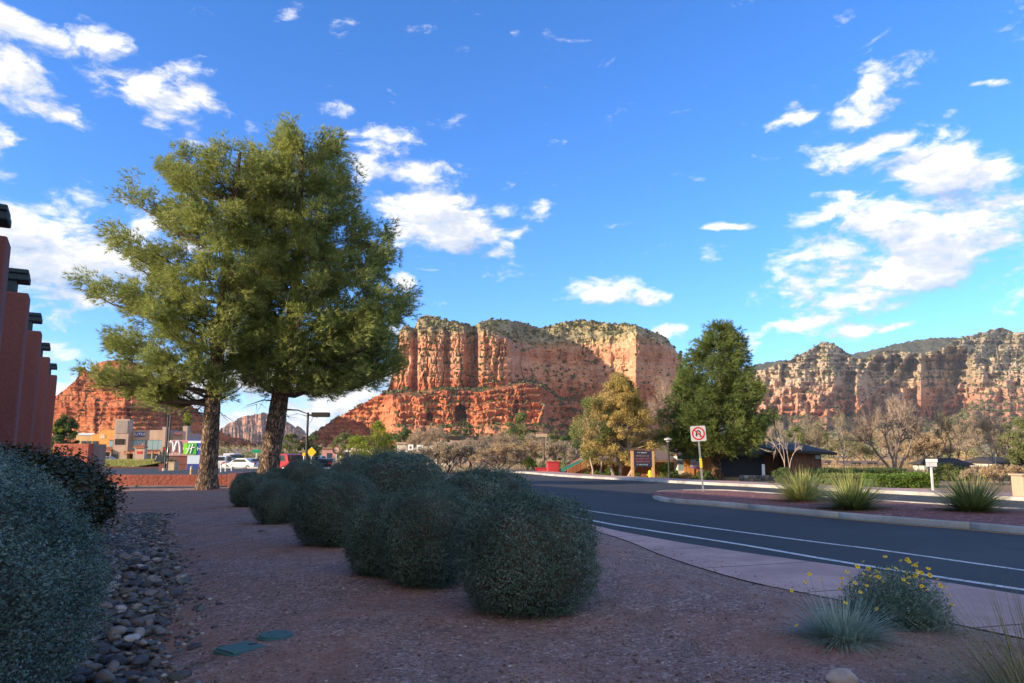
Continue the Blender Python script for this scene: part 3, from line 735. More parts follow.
# -- the big butte
def d_court(U, V, S):
    B = lerp(U, [(290, 66), (300, 60), (350, 52), (385, 40), (392, 26), (397, 13), (401, 7), (406, 4), (411, 6), (414.5, 18), (416.5, 18), (418.5, 2), (430, -1), (440, 0), (446, 4), (449, 6), (452, 1), (460, -1), (464, 1), (466.5, 20), (474, 24), (477, 22), (479, 2), (490, -1), (504, 1), (511, 6), (514, 20), (520, 44), (532, 60), (560, 72), (580, 76), (600, 70), (612, 60), (620, 52), (630, 42), (636, 38), (640, 46), (650, 58), (665, 74), (676, 92), (679, 104), (682, 100), (686, 118), (700, 140)])
    Bs = lerp(U, [(290, 60), (385, 40), (400, 16), (416, 10), (470, 10), (500, 16), (520, 40), (560, 68), (600, 66), (636, 44), (660, 68), (686, 118)])
    Bl = lerp(U, [(290, 62), (330, 30), (360, 2), (385, -20), (400, -28), (420, -30), (435, -27), (455, -30), (470, -26), (490, -32), (510, -30), (525, -26), (540, -22), (545, -16), (550, 8), (560, 22), (580, 26), (600, 30), (640, 34), (665, 60), (690, 100)])
    cap = lerp(U, [(290, 300), (396, 331), (405, 327), (416, 330), (425, 330), (475, 333), (480, 331), (495, 335), (508, 341), (514, 352), (525, 352), (540, 344), (560, 341), (600, 336), (636, 334), (655, 338), (670, 350), (690, 372)])
    bench = lerp(U, [(290, 440), (330, 420), (370, 398), (392, 390), (420, 390), (447, 386), (480, 388), (507, 384), (525, 379), (540, 382), (550, 388), (560, 396), (600, 402), (640, 404), (690, 404)])
    U0 = U; U = U + (fbm(U0 / 7, V / 10, 0, 4, 4) - .5) * 6
    w1 = fbm(U / 14, V / 40, 0, 4, 11); c1 = ridged(U / 11, V / 60, 3, 21); c2 = fbm(U / 3.0, V / 9, 0, 4, 31)
    face = B + (w1 - .5) * 9 - c1 * 1.8 + (c2 - .5) * 5.5 + 5 * sstep(.80, .97, ridged(U / 8, V / 70, 2, 131)) * (1 - sstep(512, 530, U0)) + (fbm(U0 / 1.3, V / 1.6, 0, 2, 32) - .5) * 1.6
    face = face + (438 - V) * .05
    # ledges on the recessed amphitheatre walls
    rec = sstep(512, 530, U) * sstep(640, 622, U)
    led = (438 - V) - 0
    stair = terr(V + (fbm(U / 18, V / 30, 0, 4, 5) - .5) * 11, 440, 6.5, .5)
    face = face + rec * (stair - 50) * .40 + rec * (fbm(U / 7, V / 5, 0, 4, 15) - .5) * 9 + (1 - rec) * (terr(V + (w1 - .5) * 6, 440, 6.5, .75) - (440 - V)) * .5
    face = face + rec * (-5 * ridged(U / 22, V / 60, 2, 77))
    up = np.clip(cap - V, 0, None); tcap = sstep(0, 9, up)
    capd = np.maximum(face, face * (1 - tcap) + Bs * tcap) + up * 1.9 + (terr(V, 440, 3.4, .6) - (440 - V)) * .9 * tcap + (fbm(U / 5, V / 3, 0, 4, 88) - .5) * 6 * tcap
    D = np.where(up > 0, capd, face)
    dn = V - bench; tb_ = sstep(0, 5, dn)
    low = np.minimum(B - 3, Bl) * 1.0
    l1 = fbm(U / 12, V / 40, 0, 3, 41); l2 = ridged(U / 6, V / 25, 3, 42); l3 = fbm(U / 2.2, V / 3, 0, 3, 43)
    lowd = low + (l1 - .5) * 14 - l2 * 1.6 + (l3 - .5) * 4.5 + 3 * sstep(.84, .97, ridged(U / 12, V / 30, 2, 133)) + (terr(V + (l1 - .5) * 9, 440, 7.5, .7) - (440 - V)) * .9
    lowd = lowd + (1 - sstep(0, 22, dn)) * 6
    tal = np.clip(V - lerp(U, [(290, 440), (340, 418), (380, 424), (420, 424), (480, 424), (540, 420), (580, 418), (690, 425)]), 0, None)
    lowd = lowd - tal * 2.4 - (fbm(U / 5, V / 5, 0, 3, 45) - .5) * 3 * sstep(0, 6, tal)
    for (cu, cw, v0, v1, dd_) in ((430, 3.6, 410, 421, 12), (460.5, 7, 403, 421, 17), (449, 1.6, 412, 418, 4), (517, 3, 398, 414, 6), (566, 8, 424, 440, 10), (590, 6, 414, 426, 8)):
        rim = v0 + np.abs(U - cu) / cw * 4
        lowd = lowd + dd_ * sstep(cw, cw * .7, np.abs(U - cu)) * sstep(rim, rim + 1.5, V) * sstep(v1 + 1, v1 - 1, V)
    lowd = lowd - 14 * sstep(3.4, 1.0, np.abs(U - 545 + (V - 405) * .25)) * sstep(403, 409, V) * sstep(425, 418, V)
    D = np.where(dn > 0, D * (1 - tb_) + np.minimum(D, lowd) * tb_, D)
    # left flank
    fl = sstep(396, 380, U); fd = 36 - (U - 340) * .55 + (395 - V) * -1.2 + (fbm(U / 7, V / 7, 0, 4, 61) - .5) * 12 + (terr(V, 440, 5, .6) - (440 - V)) * .5
    return D * (1 - fl) + fd * fl
CR = [(0.0, (.40, .15, .07)), (.10, (.56, .20, .10)), (.33, (.62, .22, .11)), (.40, (.48, .155, .08)), (.50, (.58, .20, .10)), (.57, (.66, .31, .185)), (.70, (.68, .36, .22)), (.78, (.60, .27, .16)), (.88, (.62, .34, .21)), (.93, (.52, .36, .20)), (1.0, (.38, .30, .16))]
court_mat = cliff_mat('butte_sandstone', CR, 5, 270, band=.035, vz=(.42, .72), spk=.030, vhi=(232, 252, .85), veg=(.15, .135, .065))
relief('courthouse_shaped_butte', court_mat, 292, 700, .42,
       [(292, 446), (300, 441), (308, 437), (339, 417), (370, 400), (388, 390), (393, 372), (396, 350), (398.5, 333), (401, 329), (405, 325.5), (410, 326), (414, 328), (416, 326), (417.5, 320), (422, 316.5), (427, 314.5), (433, 316), (440, 319), (456, 322), (474, 327), (480, 322), (487, 320), (503, 319.5), (519, 321.5), (530, 325), (540, 328), (552, 325), (565, 322), (581, 320), (612, 323.5), (636, 325), (651, 331), (662, 335), (667, 338.5), (675, 349), (679, 356), (680, 351), (682, 352), (684, 372), (688, 395), (694, 425), (700, 444)],
       446, 1500, d_court, .45)
bpy.data.objects['courthouse_shaped_butte'].name = 'butte'

# -- the bell shaped rock to the left
def d_bell(U, V, S):
    c = lerp(V, [(360, 116), (400, 118), (450, 122)]); a = np.abs(U - c)
    ex = np.maximum(0, 1 - (a / 120) ** 2); dome = 74 * (1 - np.sqrt(ex)) + a * .22
    slope = np.clip(440 - V, 0, None) * .75
    t = terr(V + (fbm(U / 30, V * 0, 0, 2, 5) - .5) * 2.5, 440, 5.0, .62) - (440 - V)
    cliff = sstep(400, 388, V) * 4
    U = U + (fbm(U / 9, V / 10, 0, 3, 4) - .5) * 6
    d = dome + slope + t * 1.7 + cliff + (fbm(U / 16, V / 16, 0, 4, 3) - .5) * 14 - ridged(U / 8, V / 40, 3, 9) * 1.2 + (fbm(U / 2.5, V / 3, 0, 3, 12) - .5) * 1.8
    tower = sstep(392, 380, V); d = d - tower * 9
    mid = sstep(414, 406, V) * sstep(398, 404, V) * sstep(60, 90, U); d = d - 4 * mid
    g_ = sstep(3.5, 1, np.abs(U - 128 - (V - 400) * .1)) * 6 + sstep(2.5, 1, np.abs(U - 98)) * 4 * sstep(395, 405, V) + sstep(3, 1, np.abs(U - 168)) * 7
    step2 = sstep(158, 166, U) * 16
    return d + g_ + step2
bell_mat = cliff_mat('bell_sandstone', [(0, (.42, .16, .08)), (.2, (.58, .21, .10)), (.4, (.48, .155, .075)), (.6, (.55, .19, .09)), (.8, (.50, .17, .085)), (1, (.56, .21, .11))], 0, 210, band=.05, vz=(.5, .8), spk=.03, vegamt=.9)
relief('bell_rock', bell_mat, 30, 262, .42,
       [(30, 412), (45, 406), (56, 396), (67, 388), (75, 381), (78, 377), (79, 369), (81, 366.5), (84.5, 367), (86, 372), (90, 373), (93, 366), (100, 362), (112, 360), (128, 361), (142, 364.5), (150, 370), (152.5, 378), (154, 386), (159, 393.7), (164, 393), (171, 393.5), (176, 397), (181, 399), (189, 404.7), (197, 410), (201, 413.5), (203, 420), (210, 427), (217, 430.7), (231, 437.5), (250, 443), (262, 446)],
       448, 1350, d_bell, .42)
bpy.data.objects['bell_rock'].name = 'rounded_rock_hill'

# -- the far mesa between the trunks
def d_far(U, V, S):
    t = terr(V, 446, 7, .7) - (446 - V)
    cl_ = sstep(433, 421, V) * 10
    return np.clip(440 - V, 0, None) * 1.2 + cl_ + t + (fbm(U / 12, V / 25, 0, 4, 3) - .5) * 18 - ridged(U / 5, V / 40, 3, 9) * 4 + np.abs(U - 250) * .25
far_mat = cliff_mat('far_mesa_rock', [(0, (.28, .16, .12)), (.5, (.38, .20, .15)), (.75, (.40, .24, .19)), (1, (.20, .17, .12))], 60, 330, band=.02, vz=(.40, .7), spk=.02, veg=(.08, .085, .06))
relief('far_mesa', far_mat, 200, 345, .5,
       [(200, 446), (214, 438), (220.5, 429), (228.7, 424), (242, 417), (264, 413), (275, 415), (281, 421), (286, 421), (290, 424), (294, 429), (297, 426.5), (299, 427), (301, 433), (308, 437), (320, 441), (345, 445)], 450, 4600, d_far, .5)

# -- the long cliffs on the right
def d_right(U, V, S):
    B = lerp(U, [(735, 60), (760, 30), (780, 18), (800, 6), (815, 0), (826, -6), (834, -4), (838, 10), (846, 24), (853, 20), (857, 8), (861, 22), (872, 44), (884, 46), (896, 52), (908, 60), (916, 58), (921, 40), (926, 60), (940, 76), (955, 78), (966, 60), (974, 30), (980, 10), (990, 4), (1003, 12), (1012, 2), (1030, -8), (1060, -12), (1120, 6)])
    top = lerp(U, [(735, 372), (780, 378), (815, 366), (830, 370), (850, 382), (880, 372), (905, 372), (930, 366), (960, 366), (975, 376), (1000, 378), (1024, 376), (1120, 376)])
    foot = lerp(U, [(735, 410), (800, 416), (860, 416), (900, 412), (930, 420), (960, 410), (972, 402), (1000, 400), (1030, 396), (1120, 400)])
    U0 = U; U = U + (fbm(U0 / 8, V / 12, 0, 3, 70) - .5) * 7
    w_ = fbm(U / 16, V / 40, 0, 3, 71); r1 = ridged(U / 11, V / 60, 3, 72); r2 = ridged(U / 4, V / 22, 3, 73); f_ = fbm(U / 2.4, V / 3.5, 0, 3, 74)
    face = B * .95 + (w_ - .5) * 24 + (fbm(U / 7, V / 16, 0, 4, 171) - .5) * 22 - r1 * 8 - r2 * 3 + (f_ - .5) * 5 + (terr(V, 440, 6, .72) - (440 - V)) * .5
    up = np.clip(top - V, 0, None)
    upper = up * 1.5 + (terr(V, 440, 4.4, .6) - (440 - V)) * 1.1 * sstep(0, 6, up) - B * .95 * sstep(0, 22, up) - (ridged(U / 9, V / 14, 4, 75) * 7) * sstep(0, 10, up) + (fbm(U / 3, V / 3, 0, 3, 76) - .5) * 5 * sstep(0, 5, up)
    dn = np.clip(V - foot, 0, None)
    lower = -dn * 2.6 - B * 1.5 * sstep(0, 16, dn) - (fbm(U / 8, V / 6, 0, 4, 77) - .5) * 14 * sstep(0, 8, dn) - ridged(U / 10, V / 30, 3, 78) * 5 * sstep(0, 5, dn)
    return face + (455 - V) * .85 - 20 * ridged((U0 + (V - 400) * .75) / 26, V / 90, 3, 91) * sstep(0, 10, 455 - V) + (terr(V + (w_ - .5) * 9, 440, 8, .7) - (440 - V)) * 1.1 + upper + lower
rm = cliff_mat('long_cliff_rock', [(0, (.16, .17, .08)), (.13, (.20, .18, .09)), (.19, (.42, .20, .125)), (.34, (.54, .245, .15)), (.48, (.54, .30, .195)), (.62, (.56, .38, .26)), (.75, (.53, .41, .29)), (1, (.44, .35, .24))], 20, 500, band=.022, vz=(.38, .66), spk=.016, veg=(.10, .10, .055), vhi=(230, 420, .42))
relief('cliff_range', rm, 735, 1120, .5,
       [(735, 378), (752, 372), (765, 369), (776, 365), (790, 360), (809, 350), (818, 344.5), (823, 342.7), (834, 343.3), (845, 351.6), (856.5, 359.5), (866, 358), (879, 353.5), (890, 348.8), (897, 351), (906, 352), (920, 353.5), (930, 352), (940, 350), (951, 342), (962, 337.7), (984, 332), (992, 329.5), (1000.7, 328), (1006, 328.6), (1012, 332), (1024, 332), (1050, 330), (1080, 336), (1120, 345)], 452, 3200, d_right, .5)
def d_ridge(U, V, S): return np.clip(440 - V, 0, None) * 3.0 + (fbm(U / 20, V / 20, 0, 4, 3) - .5) * 24
ridge_mat = cliff_mat('wooded_ridge', [(0, (.12, .12, .07)), (.6, (.13, .125, .07)), (.85, (.20, .17, .11)), (1, (.14, .13, .08))], 100, 760, band=.01, vz=(.1, .4), spk=.012, veg=(.045, .06, .035))
relief('wooded_ridge', ridge_mat, 690, 1060, .8,
       [(690, 400), (720, 380), (745.5, 367), (768, 362), (790, 360), (820, 358), (851, 354), (870, 350.5), (895, 344), (917.5, 340), (934, 338), (956, 337.5), (990, 340), (1060, 350)], 440, 5200, d_ridge, .8)

# junipers dotted over the ledges and slopes of the rocks
def dotted(name, label, target, n_, size, seed, mats, nz0=.30, zmin=0):
    r = np.random.default_rng(seed); me = bpy.data.objects[target].data
    v = np.zeros(len(me.vertices) * 3, np.float32); me.vertices.foreach_get('co', v); v = v.reshape(-1, 3)
    c = np.zeros(len(me.polygons) * 3, np.float32); me.polygons.foreach_get('center', c); c = c.reshape(-1, 3)
    nn = np.zeros(len(me.polygons) * 3, np.float32); me.polygons.foreach_get('normal', nn); nn = nn.reshape(-1, 3)
    a = np.zeros(len(me.polygons), np.float32); me.polygons.foreach_get('area', a)
    w = a * np.clip((np.abs(nn[:, 2]) - nz0) / .3, 0, 1) * np.clip(fbm(c[:, 0] / 60, c[:, 1] / 60, c[:, 2] / 40, 3, seed) * 3 - 1.0, .05, 1) * (c[:, 2] > zmin)
    k_ = r.choice(len(c), n_, p=w / w.sum()); p = c[k_]; lf = TB(); m = 13
    sz = size * r.uniform(.5, 1.35, n_); d = rdir(n_ * m, r); q = np.repeat(p, m, 0) + d * np.repeat(sz, m)[:, None] * .5 * (r.random((n_ * m, 1)) ** .5) * [1, 1, .8] + [0, 0, .3] * np.repeat(sz, m)[:, None]
    quad = leafq(q, unit(d + r.normal(size=d.shape) * .4), np.repeat(sz, m) * .62, .85, r); mi = np.repeat(r.integers(0, len(mats), n_), m)
    for i in range(len(mats)): lf.quads(quad[mi == i], i)
    tag(ob(name, lf.mesh(name, [M(x) for x in mats])), label, None, None, 'stuff')
dotted('butte_scrub', 'dark scrub dotted over the ledges and slopes of the butte', 'butte', 4800, 6.2, 5, ['scrub', 'olive_green', 'scrub'])
dotted('hill_scrub', 'scrub dotted over the ledges of the rounded rock hill', 'rounded_rock_hill', 700, 5.5, 6, ['scrub', 'olive_green'])
dotted('cliff_scrub', 'scrub dotted over the slopes of the long cliffs', 'cliff_range', 4200, 12, 7, ['scrub', 'olive_green', 'scrub'], .42)
# ================================================================ NEAR BUILDING (left)
DV = Vector((-0.5, 0.866, 0)).normalized(); PV = Vector((0.866, 0.5, 0)).normalized()   # along the facade / out of the facade
def corner(d): return Vector((-(1.26 + .577 * d), d, 0))       # outer edge of a fin at distance d
b0 = thing('stucco_building', 'reddish brown stucco building with stepped wall fins and dark roof beams', 'building', tuple(corner(12.0)))
IM = Matrix.Translation(-corner(12.0))
FR = lambda p: IM @ Matrix.Translation(p) @ Matrix(((PV.x, DV.x, 0, 0), (PV.y, DV.y, 0, 0), (0, 0, 1, 0), (0, 0, 0, 1)))
TOPZ = 4.62
FINS = []
for fx, fy in ((8, 236), (29, 293), (41.5, 331), (50, 357), (57, 375)):
    dq = px_dir(fx, fy); kq = (TOPZ - CAMZ) / dq.z; FINS.append(Vector((dq.x * kq, dq.y * kq, 0)))
BL_ = (FINS[4] - FINS[0]).dot(DV) + .6
wall = MB(); wall.box((-5.6, BL_ / 2 - 1.5, 2.9), (4.0, BL_ + 3.0, 6.1), 0, M=FR(FINS[0])); wall.build('wall', M('red_stucco'), b0)
rear = MB(); rear.prism([(-12.5, -9), (-5.6, -9), (-5.9, 6.5), (-8.0, 10.4), (-13, 10.4)], -.3, 6.3, 0, M=IM); rear.build('shade_wing', M('red_stucco'), b0)  # unseen wing, added to keep the foreground in shade
def fin(c_, i):
    f = MB(); f.box((-1.9, 0.3, (TOPZ - .3) / 2), (3.8, .6, TOPZ + .3), 0, M=FR(c_)); o = f.build('wall_fin', M('red_stucco'), b0, bevel=.03)
    q = MB(); q.box((-1.32, 0.3, TOPZ + .12), (2.20, .42, .26), 0, M=FR(c_))
    q.box((-1.27, 0.3, TOPZ + .31), (2.5, .50, .13), 0, M=FR(c_)); q.box((-1.27, 0.3, TOPZ + .42), (2.46, .56, .09), 0, M=FR(c_))
    q.build('roof_beam', M('teal_beam'), b0, bevel=.02)
for i, c_ in enumerate(FINS): fin(c_, i)
# garden wall past the end of the building
a = P(52, 444, 32.0); bb = P(88, 444, 32.0)
gw = thing('garden_wall', 'short rough red stucco garden wall beyond the tall building', 'wall', ((a.x + bb.x) / 2, 32.3, 0))
q = MB(); q.box((0, 0, .9), (bb.x - a.x, .4, 2.1)); q.build('wall', M('rough_red'), gw, bevel=.03)
q = MB(); q.box(((bb.x - a.x) / 2 - .28, .7, .9), (.55, 1.0, 2.08)); q.build('shaded_return', M('grey_stucco'), gw, bevel=.03)  # shade of the right face put into the colour: greyer than the wall
# low red wall behind the pine
a = P(92, 476, 36.0); bb = P(246, 476, 36.0)
lw = thing('low_wall', 'long low rough red block wall behind the leaning pine trunk', 'wall', ((a.x + bb.x) / 2, 36.2, 0))
q = MB(); q.box((0, 0, .22), (bb.x - a.x, .35, .60)); q.build('wall', M('rough_red_low'), lw, bevel=.04)
q = MB(); q.box(((bb.x - a.x) / 2 + .2, -1.2, .30), (.38, 2.6, .70)); q.build('end_pier', M('red_stucco'), lw, bevel=.03)

# ================================================================ GREEN UTILITY COVERS
def bz(x, y): return float(bed_z(np.array([x]), np.array([y]))[0])
c = G(241, 649, .12); z = bz(c.x, c.y)
t = thing('utility_cover', 'rectangular dark green utility cover flush in the gravel', 'utility cover', (c.x, c.y, z - .03), R(52), None)
q = MB(); q.box((0, 0, .0), (.30, .28, .07)); q.build('box_rim', M('cover_green'), t, bevel=.01)
q = MB(); q.box((0, 0, .042), (.27, .25, .014)); q.build('lid', M('cover_green'), t, bevel=.005)
q = MB(); q.box((.10, 0, .0505), (.07, .02, .004)); q.build('grip_slot', M('black_paint'), t)
c = G(276, 638, .12); z = bz(c.x, c.y)
t = thing('utility_cover', 'round dark green utility cover flush in the gravel', 'utility cover', (c.x, c.y, z - .02), R(10))
q = MB(); q.tube([(0, 0, -.05), (0, 0, .03)], .145, 32); q.build('box_rim', M('cover_green'), t, bevel=.006)
q = MB(); q.tube([(0, 0, .03), (0, 0, .042)], .13, 32); q.build('lid', M('cover_green'), t, bevel=.004)
for a_ in (0.4, 2.5, 4.4):
    q = MB(); q.tube([(.08 * math.cos(a_), .08 * math.sin(a_), .041), (.08 * math.cos(a_), .08 * math.sin(a_), .0435)], .011, 10); q.build('lid_bolt', M('black_paint'), t)

# ================================================================ ROCKS
def rock_mesh(seed, flat=.5):
    r = np.random.default_rng(seed)
    import bmesh
    bm = bmesh.new(); bmesh.ops.create_icosphere(bm, subdivisions=3, radius=.5)
    V = np.array([v.co for v in bm.verts]); F = np.array([[v.index for v in f.verts] for f in bm.faces]); bm.free()
    n_ = fbm(V[:, 0] * 2.2 + seed * 3.1, V[:, 1] * 2.2, V[:, 2] * 2.2, 3, seed)
    V = V * (1 + (n_ - .5)[:, None] * .75)
    for _ in range(4):
        d_ = unit(r.normal(size=3)); h_ = r.uniform(.30, .42); s_ = V @ d_; V -= np.clip(s_ - h_, 0, None)[:, None] * d_ * .85
    V[:, 2] *= flat; V[:, 1] *= r.uniform(.6, .9)
    return nm(V, [F], M('river_rock'), name='rock', smooth=True)
rocks = [rock_mesh(s_, f_) for s_, f_ in ((1, .42), (2, .5), (3, .6), (4, .35), (5, .5), (6, .45), (7, .7), (8, .4))]
cand = []
r = np.random.default_rng(3)
for i in range(2600):
    t_ = r.uniform(0, 1) ** 1.25; y = 3.3 + t_ * 15.5
    x = creek_x(y) + .06 + r.normal() * (.22 if y < 7 else .28)
    if abs(x - creek_x(y)) > .85: continue
    s_ = .04 + r.gamma(2.0, .021); s_ = min(s_, .15)
    cand.append((x, y, s_))
cand.sort(key=lambda c: -c[2] / math.hypot(c[0], c[1]))
grid = {}; placed = []
for x, y, s_ in cand:
    ok = True
    for gx in range(int(x * 4) - 1, int(x * 4) + 2):
        for gy in range(int(y * 4) - 1, int(y * 4) + 2):
            for (a, b, c) in grid.get((gx, gy), []):
                if math.hypot(a - x, b - y) < (c + s_) * .33: ok = False
    if ok: grid.setdefault((int(x * 4), int(y * 4)), []).append((x, y, s_)); placed.append((x, y, s_))
vis = [p for p in placed if p[1] > 4.4]
for i, (x, y, s_) in enumerate(vis[:295]):
    o = ob('river_rock', rocks[i % 8]); o.location = (x, y, bz(x, y) + s_ * .10 + (r.uniform(0, .05) if abs(x - creek_x(y)) < .4 else 0)); o.rotation_euler = (r.uniform(-.3, .3), r.uniform(-.3, .3), r.uniform(0, 6.3))
    o.scale = (s_ * 1.1, s_ * 1.1, s_ * 1.0)
    tag(o, 'smooth river rock lying in the dry stone channel', 'rock', 'river rocks in the dry channel')
tb = TB()
def merge_rocks(lst, tb, meshes):
    base = []
    for me in meshes:
        v = np.zeros(len(me.vertices) * 3, np.float32); me.vertices.foreach_get('co', v); f = np.array([p.vertices[:] for p in me.polygons]); base.append((v.reshape(-1, 3), f))
    for i, (x, y, z, s_) in enumerate(lst):
        v, f = base[i % len(base)]; a = r.uniform(0, 6.3); ca, sa = math.cos(a), math.sin(a)
        vv = v @ np.array([[ca, sa, 0], [-sa, ca, 0], [0, 0, 1]]) * s_ + (x, y, z); tb.raw(vv, f)
def small_rock(seed):
    import bmesh
    bm = bmesh.new(); bmesh.ops.create_icosphere(bm, subdivisions=1, radius=.5); rr_ = np.random.default_rng(seed)
    V = np.array([v.co for v in bm.verts]) * rr_.uniform(.75, 1.15, (12 + 30, 1))[:len(bm.verts)]; F = [[v.index for v in f.verts] for f in bm.faces]; bm.free(); V[:, 2] *= .6
    return nm(V, [np.array(F)], M('pebble'), name='pebble')
sm = [small_rock(i) for i in range(6)]
rest = [(x, y, bz(x, y) + s_ * .1, s_) for x, y, s_ in vis[295:]] + [(x, y, bz(x, y) + s_ * .1, s_) for x, y, s_ in placed if y <= 4.4]
merge_rocks(rest, tb, rocks)
fill = []
for i in range(5200):
    t_ = r.uniform(0, 1) ** 1.3; y = 3.3 + t_ * 15.5; x = creek_x(y) + .05 + r.normal() * .30; fill.append((x, y))
zz = bed_z(np.array([f[0] for f in fill]), np.array([f[1] for f in fill]))
merge_rocks([(x, y, z + .005, r.uniform(.025, .085)) for (x, y), z in zip(fill, zz)], tb, sm)
tag(ob('channel_gravel', tb.mesh('channel_gravel', M('river_rock'), smooth=True)), 'smaller stones filling the dry channel', None, None, 'stuff')
# loose chips on the bed near the camera
tb = TB(); pts = []
for i in range(15000):
    y = 4.2 + r.uniform(0, 1) ** 1.7 * 9; x = r.uniform(-.75, .78) * y
    if x < X_at(S0, y) - .03: pts.append((x, y))
for i in range(250):
    y = r.uniform(5, 12); x = X_at(S0, y) + abs(r.normal()) * .25; pts.append((x, y))
px_ = np.array(pts); zz = np.where(px_[:, 0] < [X_at(S0, q) for q in px_[:, 1]], bed_z(px_[:, 0], px_[:, 1]), ZS)
merge_rocks([(x, y, z + .002, min(.035, r.gamma(3, .0045))) for (x, y), z in zip(pts, zz)], tb, sm)
tag(ob('gravel_chips', tb.mesh('gravel_chips', M('pebble'))), 'loose reddish gravel chips over the planting bed', None, None, 'stuff')
# single stones
c = G(843, 691, .12); o = ob('garden_rock', rocks[6]); o.location = (c.x, c.y, bz(c.x, c.y) + .02); o.scale = (.19, .16, .15); o.data = o.data.copy(); o.data.materials[0] = M('pale_rock')
tag(o, 'pale rock in the gravel below the flowering plants', 'rock')
c = G(343, 552, .12); o = ob('garden_rock', rocks[1]); o.location = (c.x, c.y, bz(c.x, c.y) + .02); o.scale = (.16, .14, .14)
tag(o, 'small dark rock beside the clipped shrub row', 'rock')
o = ob('garden_rock', rocks[2]); c = G(262, 534, .1); o.location = (c.x, c.y, bz(c.x, c.y) + .02); o.scale = (.14, .12, .12); tag(o, 'small brown rock on gravel behind the channel', 'rock')
c = G(113, 487, .1); t = thing('ground_light', 'small white ground light box in front of the low red wall', 'light', (c.x, c.y, bz(c.x, c.y)))
q = MB(); q.box((0, 0, .13), (.26, .2, .26)); q.build('body', M('alu'), t, bevel=.02); q = MB(); q.box((0, -.103, .14), (.18, .01, .16)); q.build('lens', M('lamp_glass'), t)

# ================================================================ CLIPPED SHRUBS
def shrub_mesh(name, seed, leaf, nleaf, mat_, squash=1.0, lump=.10, sprigs=500, dead=False, box=.35):
    r = np.random.default_rng(seed); tb = TB()
    def surf(d):
        # superellipsoid-ish clipped ball with lumps, unit radius, base at z=0
        d = d.copy(); e = 2 + 1.6 * box
        k_ = (np.abs(d[:, 0]) ** e + np.abs(d[:, 1]) ** e + np.abs(d[:, 2]) ** e) ** (-1 / e)
        n_ = fbm(d[:, 0] * 1.7 + seed, d[:, 1] * 1.7, d[:, 2] * 1.7, 3, seed) - .5; n2 = fbm(d[:, 0] * 6 + seed, d[:, 1] * 6, d[:, 2] * 6, 3, seed + 5) - .5
        return k_ * (1 + n_ * lump * 2.2 + n2 * .14)
    d = rdir(nleaf, r); rad = surf(d); dep = 1 - np.abs(r.normal(size=nleaf)) * .10
    dep = np.clip(dep + (r.random(nleaf) < .12) * r.uniform(0, .07, nleaf), .55, 1.1)
    p = d * (rad * dep)[:, None]; p[:, 2] = p[:, 2] * .5 * squash + .5 * squash
    p[:, :2] *= .5; 
    nrm = unit(d * [1, 1, 1] + r.normal(size=(nleaf, 3)) * .75)
    sz = leaf * r.uniform(.6, 1.4, nleaf); tb.quads(leafq(p, nrm, sz, .48, r))
    # sprigs: short leafy shoots standing out of the clipped surface
    ds_ = rdir(sprigs, r); pr = ds_ * surf(ds_)[:, None]; pr[:, 2] = pr[:, 2] * .5 * squash + .5 * squash; pr[:, :2] *= .5
    dir_ = unit(ds_ + [0, 0, .5] + r.normal(size=ds_.shape) * .35)
    for k_ in range(7):
        q = pr + dir_ * (k_ * leaf * .55 - leaf) ; tb.quads(leafq(q + r.normal(size=q.shape) * leaf * .18, unit(dir_ + r.normal(size=q.shape) * .9), leaf * .8, .42, r))
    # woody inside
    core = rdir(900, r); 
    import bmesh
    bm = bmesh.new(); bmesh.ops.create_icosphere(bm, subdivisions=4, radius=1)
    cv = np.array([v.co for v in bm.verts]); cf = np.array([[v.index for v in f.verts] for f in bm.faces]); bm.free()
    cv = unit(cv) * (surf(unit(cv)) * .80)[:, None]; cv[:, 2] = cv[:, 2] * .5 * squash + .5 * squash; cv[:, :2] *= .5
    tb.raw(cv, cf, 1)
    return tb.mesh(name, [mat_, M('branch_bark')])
def stems_mesh(seed, h=.3):
    r = np.random.default_rng(seed); tb = TB()
    for i in range(9):
        a = r.uniform(0, 6.3); e = np.array([math.cos(a) * .28, math.sin(a) * .28, h]); tb.tube([np.zeros(3), e * .4 + r.normal(size=3) * .02, e], [.022, .016, .009], 5)
    return tb.mesh('stems', M('branch_bark'))
SH = [shrub_mesh('foliage', 11, .019, 46000, M('sage_dark'), .98, .13, 1600), shrub_mesh('foliage', 12, .019, 46000, M('sage_dark'), 1.0, .15, 1600), shrub_mesh('foliage', 13, .022, 36000, M('sage_dark'), .85, .16, 1400)]
ST = stems_mesh(4)
def shrub(px, py, wpx, top, label, var=0, squash=None, Y=None, group='clipped grey green shrubs beside the gravel bed', name='clipped_shrub', rz=None, meshes=None, wid=None):
    if Y is None: c = G(px, py, .18)
    else: c = P(px, 452, Y); 
    y0 = c.y; 
    W = wid or wpx / FOC * y0
    zg = bz(c.x, y0); c = Vector((c.x, y0 + W * .38, 0))
    zt = P(px, top, c.y).z
    t = thing(name, label, 'shrub', (c.x, c.y, zg - .04), rz if rz is not None else random.uniform(0, 6.3), group)
    H = zt - zg + .04
    mesh = (meshes or SH)[var]; zmax = max(v.co.z for v in mesh.vertices) * .97
    f = ob('foliage', mesh, t); f.scale = (W * 1.0, W * 1.0, H / zmax)
    s_ = ob('stems', ST, t); s_.scale = (W, W, H)
    return t
shrub(527, 622, 138, 489, 'large round clipped shrub nearest the pavement, closest of the row', 0)
shrub(424, 592, 96, 478, 'round clipped shrub directly behind the closest one, taller than its left neighbour', 1, rz=1)
shrub(380, 580, 78, 489, 'clipped shrub squeezed between two others, left of the tall pair', 2)
shrub(325, 549, 82, 470, 'dark round clipped shrub beside the small dark rock', 0, rz=2.2)
